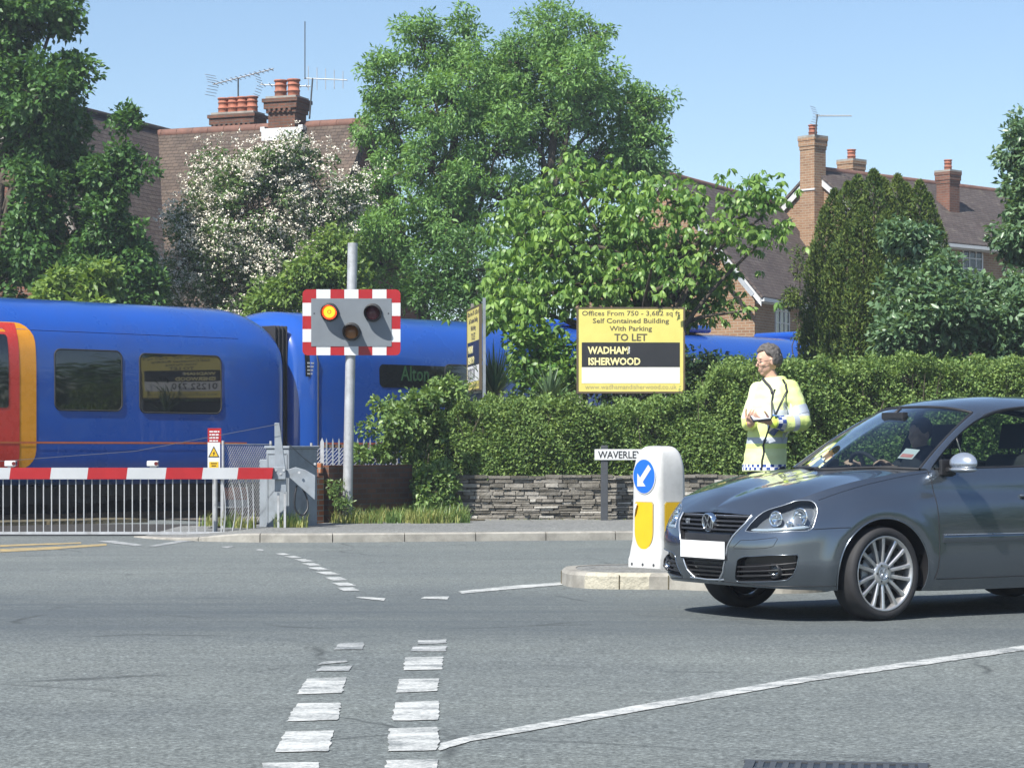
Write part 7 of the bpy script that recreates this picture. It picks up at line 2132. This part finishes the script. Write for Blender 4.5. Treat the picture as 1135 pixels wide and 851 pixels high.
# ------------------------------------------------------------------ people
SKIN = pbr('skin', (0.60, 0.37, 0.27), 0.55, var=.05, vs=12, spec=.3)
SKIN2 = SKIN
def head_parts(mb, c, f, up=Vector((0, 0, 1)), k=1.0):
    """skull, jaw, nose, ears, brow round c looking along f"""
    f = Vector(f).normalized(); s = up.cross(f).normalized(); u = f.cross(s)
    M3 = Matrix((f, s, u)).transposed()
    def L(a, b, c_): return c + (f*a + s*b + u*c_)*k
    mb.ell(L(-.012, 0, .020), (.095*k, .076*k, .105*k), 20, 14, M3)
    mb.ell(L(.022, 0, -.045), (.062*k, .058*k, .072*k), 18, 12, M3)
    mb.ell(L(.050, 0, -.096), (.027*k, .028*k, .022*k), 12, 8, M3)
    mb.cap(L(.074, 0, .006), .011*k, L(.095, 0, -.030), .013*k, 8)
    mb.ell(L(.079, 0, -.066), (.010*k, .024*k, .008*k), 10, 6, M3)
    mb.ell(L(.077, 0, -.080), (.010*k, .020*k, .008*k), 10, 6, M3)
    mb.cap(L(.070, .034, .026), .012*k, L(.070, -.034, .026), .012*k, 8)
    for b in (-1, 1):
        mb.ell(L(-.008, .078*b, -.012), (.020*k, .009*k, .034*k), 10, 8, M3)
        mb.ell(L(.055, .036*b, -.026), (.026*k, .024*k, .026*k), 10, 8, M3)
    return L, M3
def hand_parts(mb, wrist, palm_dir, palm_n, thumb_dir, curl=35, k=1.0):
    """palm, four unequal bent fingers and a thumb leaving the side of the palm"""
    d = Vector(palm_dir).normalized(); n = Vector(palm_n); n = (n - d*n.dot(d)).normalized(); s = d.cross(n)
    if s.dot(Vector(thumb_dir)) < 0: s = -s
    mb.cap(wrist, .026*k, wrist + d*.03*k, .030*k, 10)
    for q in (-.028, -.010, .010, .028): mb.cap(wrist + d*.030*k + s*q*.8*k, .017*k, wrist + d*.088*k + s*q*k, .014*k, 8)
    for q, L in zip((.031, .0105, -.0105, -.030), (.072, .082, .076, .058)):
        p = wrist + d*.092*k + s*q*k; dd = d.copy(); a = R(curl*.6)
        for seg, (fr, r) in enumerate(((.45, .0090), (.32, .0082), (.23, .0072))):
            dd = (dd*math.cos(a) + n*math.sin(a)).normalized() if seg == 0 else (dd + n*math.tan(R(curl))).normalized()
            e = p + dd*L*fr*k; mb.cap(p, r*k, e, r*.94*k, 8); p = e
    p = wrist + d*.032*k + s*.034*k; dd = (d*.62 + s*.62 + n*.45).normalized()
    for L, r in ((.040, .0125), (.030, .0105), (.022, .009)):
        e = p + dd*L*k; mb.cap(p, r*k, e, r*.93*k, 8); p = e; dd = (dd + d*.35 + n*.25).normalized()
    return wrist + d*.09*k + n*.02*k

def officer():
    O = Vector(((855 - CX)*19.0/F_PX, 19.0, 0.13)); k = 19.0/F_PX
    t = thing('person', 'person in a yellow-white reflective jacket with chequered bands writing in a notebook', 'person', O)
    def P(px, py, y=0.0): return Vector(((px - 855)*k, y, EYE + (HOR - py)*k - O.z))
    f = Vector((-.75, -.66, 0)).normalized(); lf = Vector((.66, -.75, 0)).normalized()        # facing; his left (towards us, right in view)
    hf = Vector((-.955, -.27, -.12)).normalized()
    hc = P(851, 399.5, 0.02)
    neck = P(858, 421, 0.04); chest = P(858, 447, 0.03); hip = P(850, 512, 0.02)
    shL = chest + lf*.165 + Vector((0, 0, .135)); shR = chest - lf*.165 + Vector((0, 0, .135))
    elL = P(886, 466.5, -.16); elR = P(832, 463, .10)
    wrL = P(849.5, 468, -.30); wrR = P(829, 470.5, -.17)
    b = MB()
    L, M3 = head_parts(b, hc, hf)
    b.cap(hc + Vector((.01, .01, -.09)), .052, neck + Vector((.01, 0, -.06)), .062, 14)
    b.cap(chest + Vector((0, 0, .03)), .095, hip, .10, 14)
    for s_, e_, w_ in ((shL, elL, wrL), (shR, elR, wrR)):
        b.cap(s_, .045, e_, .036, 12); b.cap(e_, .036, w_, .027, 12)
    for s_ in (-1, 1):
        h_ = hip + lf*(.09*s_) + Vector((0, 0, -.04)); kn = Vector((h_.x*.9 + lf.x*.02*s_, h_.y + lf.y*.02*s_, .50)) + f*.02; an = Vector((kn.x + lf.x*.02*s_, kn.y + lf.y*.02*s_, .09)) - f*.02
        b.cap(h_, .070, kn, .055, 12); b.cap(kn, .056, an, .038, 12); b.cap(an, .038, an + f*.15 + Vector((0, 0, -.05)), .03, 10)
    hand_parts(b, wrL, (P(838, 466, -.33) - wrL), Vector((-.25, .2, .9)), Vector((-.4, -.9, .1)), 30)
    hand_parts(b, wrR, (P(829, 463.5, -.26) - wrR) + Vector((.0, -.05, .03)), Vector((.5, -.1, .8)), Vector((-.5, -.7, .2)), 30)
    body = obj_from_mesh('body', remesh(b, .0045, 8), SKIN, t)
    # eyes, brows, mouth, spectacles
    mb = MB()
    for q in (-1, 1): mb.ell(L(.072, .034*q, -.004), (.009, .011, .007), 10, 8, M3)
    mb.build('eyes', pbr('eye_dark', (.05, .04, .04), .2), t)
    mb = MB(); mb.ell(L(.0850, 0, -.073), (.004, .020, .0026), 10, 6, M3); mb.build('mouth', pbr('lip', (.42, .20, .16), .5), t)
    mb = MB()
    for q in (-1, 1):
        c = L(.100, .034*q, -.010); n = 18; u_ = M3 @ Vector((0, 1, 0)); v_ = M3 @ Vector((0, 0, 1))
        mb.tube([c + u_*(.024*math.cos(2*math.pi*i/n)) + v_*(.017*math.sin(2*math.pi*i/n)) for i in range(n+1)], .0022, 5, False)
        mb.tube([c + u_*.024*q, L(.07, .075*q, -.004), L(-.012, .084*q, .004)], .0022, 5)
    mb.tube([L(.100, .010, -.006), L(.103, 0, -.003), L(.100, -.010, -.006)], .002, 5); mb.build('spectacles', MT['black'], t)
    # short grey curly hair
    rnd = random.Random(4); h = MB()
    for i in range(420):
        d = Vector((rnd.gauss(0, 1), rnd.gauss(0, 1), rnd.gauss(0, 1))).normalized()
        if d.z < -.55 or (d.x > .45 and d.z < .50) or (d.x > .05 and d.z < .12) : continue
        c = L(d.x*.098 - .016, d.y*.080, d.z*.108 + .022); r = rnd.uniform(.012, .021)
        h.ell(c, (r, r, r), 7, 5)
    for c_ in ((-.05, 0, .06), (-.06, 0, .0)): h.ell(L(*c_), (.07, .072, .07), 14, 10, M3)
    hair = pbr('grey_hair', (.095, .086, .080), .75, var=.5, vs=55, bump=.8, bs=120)
    obj_from_mesh('hair', remesh(h, .006, 1), hair, t)
    # ---- jacket: lofted trunk, full sleeves, one surface
    j = MB()
    def ring_ell(c, a, bq, ang, n=28):
        return [c + Matrix.Rotation(ang, 3, 'Z') @ Vector((a*math.cos(2*math.pi*i/n), bq*math.sin(2*math.pi*i/n), 0)) for i in range(n)]
    ang = math.atan2(lf.y, lf.x)
    rows = []
    for py, cx, a, bq in ((523, 847.0, .198, .142), (512, 847.8, .195, .142), (498, 849, .188, .138), (482, 851, .184, .134), (465, 854, .186, .134), (448, 857, .192, .132), (436, 858.5, .190, .124), (427, 859, .172, .106), (421.5, 859, .115, .095), (417.5, 858.5, .085, .082)):
        rows.append(ring_ell(P(cx, py, .03), a, bq, ang))
    A = np.array([[tuple(p) for p in r] + [tuple(r[0])] for r in rows]); j.grid(A)
    j.add(rows[0], [tuple(range(len(rows[0])-1, -1, -1))]); j.add(rows[-1], [tuple(range(len(rows[-1])))])
    def sleeve(s_, e_, w_, fat=1.0):
        j.cap(s_ - Vector((0, 0, .02)), .084*fat, s_.lerp(e_, .5) + Vector((0, 0, -.01)), .080*fat, 16); j.cap(s_.lerp(e_, .5), .080*fat, e_, .080*fat, 16)
        j.cap(e_, .078*fat, e_.lerp(w_, .5) + Vector((0, 0, -.022)), .070*fat, 16); j.cap(e_.lerp(w_, .5) + Vector((0, 0, -.018)), .070*fat, w_.lerp(e_, .14), .050*fat, 16)
    sleeve(shL, elL, wrL); sleeve(shR, elR, wrR, .85)
    for q in range(14):     # folds
        p = Vector((rnd.uniform(-.12, .1), 0, rnd.uniform(.95, 1.45)))
    jm = remesh(j, .008, 4)
    # creases of the cloth
    from mathutils import noise as mnoise
    for v in jm.vertices:
        n = mnoise.noise(v.co*8.0)*.010 + mnoise.noise(Vector((v.co.x*7, v.co.y*7, v.co.z*20)))*.009 + mnoise.noise(Vector((v.co.x*18, v.co.y*18, v.co.z*7)))*.004; v.co += v.normal*n
    def mat_jacket():
        tn = NT('hi_vis_jacket'); co = tn.coord(); sx = tn.n('SeparateXYZ'); tn.set(sx, '0', co); z = sx.outputs[2]
        n = tn.noise(co, 4, 4)
        base = tn.ramp(n, [(.35, (0.60, 0.72, 0.17)), (.65, (0.68, 0.75, 0.34))])
        # overexposed sunlit white, painted into the yellow of the upper left front
        glare = tn.ramp(tn.math('ADD', z, tn.math('MULTIPLY', tn.math('SUBTRACT', n, .5), .03)), [(0, (0, 0, 0)), (1, (1, 1, 1))])
        def band(z0, z1):
            return tn.math('MULTIPLY', tn.math('GREATER_THAN', z, z0), tn.math('LESS_THAN', z, z1))
        zz = lambda py: EYE + (HOR - py)*k - O.z
        mr = tn.n('MapRange', _interpolation_type='SMOOTHSTEP'); tn.set(mr, 'Value', tn.math('ADD', sx.outputs[0], tn.math('MULTIPLY', n, .15)))
        mr.inputs['From Min'].default_value = .20; mr.inputs['From Max'].default_value = .08; mr.inputs['To Min'].default_value = 0; mr.inputs['To Max'].default_value = 1; mx = mr.outputs[0]
        c = tn.mix(tn.math('MULTIPLY', tn.math('MULTIPLY', tn.math('GREATER_THAN', z, zz(464)), mx), .40), base, (0.72, 0.74, 0.66))
        c = tn.mix(tn.math('MULTIPLY', band(zz(523), zz(497)), .45), c, (0.74, 0.75, 0.52))
        nose = tn.math('LESS_THAN', sx.outputs[1], 5)
        c = tn.mix(band(zz(491.5), zz(484.5)), c, (0.42, 0.46, 0.52))
        c = tn.mix(tn.math('MULTIPLY', band(zz(461), zz(454.5)), tn.math('GREATER_THAN', sx.outputs[0], -.01)), c, (0.50, 0.54, 0.58))
        # chequers near the hem
        at = tn.math('ARCTAN2', tn.math('SUBTRACT', sx.outputs[1], .03), tn.math('ADD', sx.outputs[0], .05))
        ch = tn.math('MODULO', tn.math('ADD', tn.math('FLOOR', tn.math('MULTIPLY', tn.math('ADD', at, 10), 5.6)), tn.math('FLOOR', tn.math('MULTIPLY', z, 42))), 2.0)
        cc = tn.mix(ch, (0.80, 0.80, 0.78), (0.035, 0.07, 0.26))
        c = tn.mix(band(math.floor(zz(518)*42)/42, math.floor(zz(518)*42)/42 + 2/42), c, cc)
        b_ = tn.pbr(Roughness=.7, Specular_IOR_Level=.3); tn.set(b_, 'Base Color', c)
        tn.set(b_, 'Normal', tn.bump(tn.noise(co, 60, 4), .25, .004))
        return tn.m
    jk = obj_from_mesh('jacket', jm, mat_jacket(), t)
    from mathutils.bvhtree import BVHTree
    dg = bpy.context.evaluated_depsgraph_get()
    bv = BVHTree.FromPolygons([v.co.copy() for v in jk.data.vertices], [list(p.vertices) for p in jk.data.polygons])
    def on(p, off=.003):
        r = bv.find_nearest(Vector(p)); return r[0] + r[1]*off
    def ribbon(name, pts, w, m, off=.004, n=24, par=None):
        pp = [on(q, off) for q in catmull(pts, n)]; mb = MB(); rows = []
        for i, p in enumerate(pp):
            d = (pp[min(i+1, n-1)] - pp[max(i-1, 0)]).normalized(); nr = bv.find_nearest(p)[1]; s_ = d.cross(nr).normalized()
            rows.append([tuple(on(p - s_*w/2, off)), tuple(on(p, off + .0015)), tuple(on(p + s_*w/2, off))])
        mb.grid(np.array(rows)); o = mb.build(name, m, par or t); 
        sm = o.modifiers.new('s', 'SOLIDIFY'); sm.thickness = .003; return o
    F3 = f*.25
    ribbon('zip', [P(852, 428, -.2), P(845, 447, -.25), P(841, 470, -.25), P(835.5, 497, -.25), P(832, 522, -.25)], .016, MT['black'], .003, 30, jk)
    ribbon('strap', [P(867, 421.5, -.06), P(862.5, 427, -.30), P(854.5, 438, -.34), P(848, 449, -.34), P(844.5, 461, -.34)], .018, MT['black'], .006, 24, jk)
    ribbon('collar', [P(850, 417, .1), P(847.5, 421, .02), P(849.5, 428, -.12), P(851, 434, -.16)], .022, pbr('collar_dark', (.03, .03, .035), .7), .007, 16, jk)
    # chest badge
    c = on(P(857.5, 443.5, -.3), .005); nr = bv.find_nearest(c)[1]; mb = MB(); mb.disc(c, nr, .030, 20, th=.003); bd = mb.build('badge', pbr('badge_blue', (.06, .20, .50), .5), jk)
    mb = MB(); mb.disc(c + nr*.002, nr, .014, 16, th=.002); mb.build('badge_centre', MT['white'], bd)
    pr = on(c + Vector((.0, 0, -.034)), .005); mb = MB(); q_ = nr.cross(Vector((0, 0, 1))).normalized(); mb.bar(pr - q_*.045, pr + q_*.045, .018, .004, up=nr); mb.build('badge_text', pbr('badge_blue2', (.05, .16, .42), .5), jk)
    # sleeve bands: grey, chequered
    def cuff(name, s_, e_, q0, q1, r, m, checks=False):
        a, b_ = s_.lerp(e_, q0), s_.lerp(e_, q1); d = (b_ - a).normalized(); u_ = d.orthogonal().normalized(); v_ = d.cross(u_); n = 26; rows = []
        for c_ in (a, a.lerp(b_, .5), b_):
            row = []
            for i in range(n+1):
                dirv = u_*math.cos(2*math.pi*i/n) + v_*math.sin(2*math.pi*i/n); h_ = bv.ray_cast(c_ + dirv*.2, -dirv, .2); row.append(tuple((h_[0] if h_[0] is not None else c_ + dirv*r) + dirv*.003))
            rows.append(row)
        mb = MB(); A_ = np.array(rows)
        if checks:
            for i in range(2):
                for k_ in range(n): mb.add([A_[i][k_], A_[i][k_+1], A_[i+1][k_+1], A_[i+1][k_]], [(0, 1, 2, 3)], (i + k_//2) % 2, True)
        else: mb.grid(A_)
        mb.build(name, m, jk)
    gr = pbr('reflective_grey', (.46, .50, .55), .4, .2, var=.05)
    cuff('sleeve_band', shL, elL, .62, .86, .1, gr)
    cuff('sleeve_band', elL, wrL, .22, .38, .1, gr)
    cuff('chequered_cuff', elL, wrL, .62, .86, .09, [MT['white'], pbr('police_blue', (.035, .07, .26), .6)], True)
    cuff('cuff', elL, wrL, .90, .99, .06, pbr('cuff_lime', (.62, .78, .10), .7)); cuff('cuff', elR, wrR, .93, .99, .06, pbr('cuff_yellow', (.72, .68, .05), .7))
    # dark trousers and boots
    tr = MB(); bo = MB()
    tr.cap(hip + Vector((0, 0, .0)), .105, hip + Vector((0, 0, -.03)), .115, 16)
    for s_ in (-1, 1):
        h_ = hip + lf*(.09*s_) + Vector((0, 0, -.04)); kn = Vector((h_.x*.9 + lf.x*.02*s_, h_.y + lf.y*.02*s_, .50)) + f*.02; an = Vector((kn.x + lf.x*.02*s_, kn.y + lf.y*.02*s_, .09)) - f*.02
        tr.cap(h_ + Vector((0, 0, -.02)), .090, kn, .078, 14); tr.cap(kn, .080, an + Vector((0, 0, .02)), .066, 14)
        bo.cap(an + Vector((0, 0, .06)), .060, an + Vector((0, 0, -.03)), .052, 12); bo.cap(an + Vector((0, 0, -.045)) - f*.02, .044, an + f*.17 + Vector((0, 0, -.053)), .036, 12)
    obj_from_mesh('trousers', remesh(tr, .009, 3), pbr('trousers_navy', (.012, .014, .022), .8), t)
    obj_from_mesh('boots', remesh(bo, .007, 2), pbr('boots_black', (.012, .012, .013), .4), t)
    # notebook: held, so a thing of its own
    c = O + P(838.5, 464.2, -.33); nb = thing('notebook', 'open dark notebook held in both hands by the person in the yellow jacket', 'notebook', c, R(8))
    rx = Matrix.Rotation(R(20), 3, 'X') @ Matrix.Rotation(R(-6), 3, 'Y')
    mb = MB(); mb.box((0, 0, 0), (.15, .11, .018), rx); mb.build('cover', pbr('notebook_black', (.03, .03, .035), .5), nb, bevel=.004)
    mb = MB(); mb.box(rx @ Vector((0, 0, .0115)), (.138, .10, .004), rx); mb.build('pages', pbr('page_grey', (.55, .58, .62), .6), nb)
officer()

def driver():
    t = thing('person', 'driver in dark clothes at the wheel inside the grey hatchback', 'person', CARM @ Vector((-1.2, -.37, .62)), CARA)
    inv = TM[t.name].inverted() @ CARM
    def P(x, y, z): return inv @ Vector((x, y, z))
    b = MB(); hc = P(-1.34, -.37, 1.27)
    L, M3 = head_parts(b, hc, Vector((1, 0.15, 0)), k=.95)
    b.cap(P(-1.36, -.37, 1.18), .05, P(-1.38, -.37, 1.10), .06); b.cap(P(-1.38, -.37, 1.0), .15, P(-1.30, -.37, .70), .16)
    arms = []
    for s in (1, -1):
        sh, el, wr = P(-1.36, -.37 + .2*s, 1.04), P(-1.13, -.37 + .27*s, .86), P(-.93, -.37 + .17*s, 1.02)
        arms.append((sh, el, wr)); b.cap(sh, .05, el, .042); b.cap(el, .042, wr, .028)
        b.cap(P(-1.25, -.37 + .1*s, .68), .08, P(-.85, -.37 + .12*s, .68), .062); b.cap(P(-.85, -.37 + .12*s, .66), .058, P(-.62, -.37 + .12*s, .36), .04); b.cap(P(-.62, -.37+.12*s, .36), .035, P(-.48, -.37+.12*s, .36), .03)
        hand_parts(b, wr, P(-.86, -.37 + .155*s, 1.055) - wr, P(0, 0, 0) - P(-.3, -.3*s, .7), Vector((0, 0, 1)), 40)
    obj_from_mesh('body', remesh(b, .0075, 3), SKIN, t)
    j = MB(); j.cap(P(-1.38, -.37, 1.03), .165, P(-1.30, -.37, .70), .175, 14)
    for sh, el, wr in arms: j.cap(sh, .068, el, .058); j.cap(el, .057, wr.lerp(el, .3), .042)
    obj_from_mesh('top', remesh(j, .01, 3), pbr('dark_jumper', (.018, .02, .028), .85), t)
    h = MB(); h.ell(L(-.025, 0, .035), (.098, .082, .098), 16, 12, M3); obj_from_mesh('hair', remesh(h, .008, 2), pbr('brown_hair', (.04, .028, .02), .7, var=.4, vs=50), t)
driver()
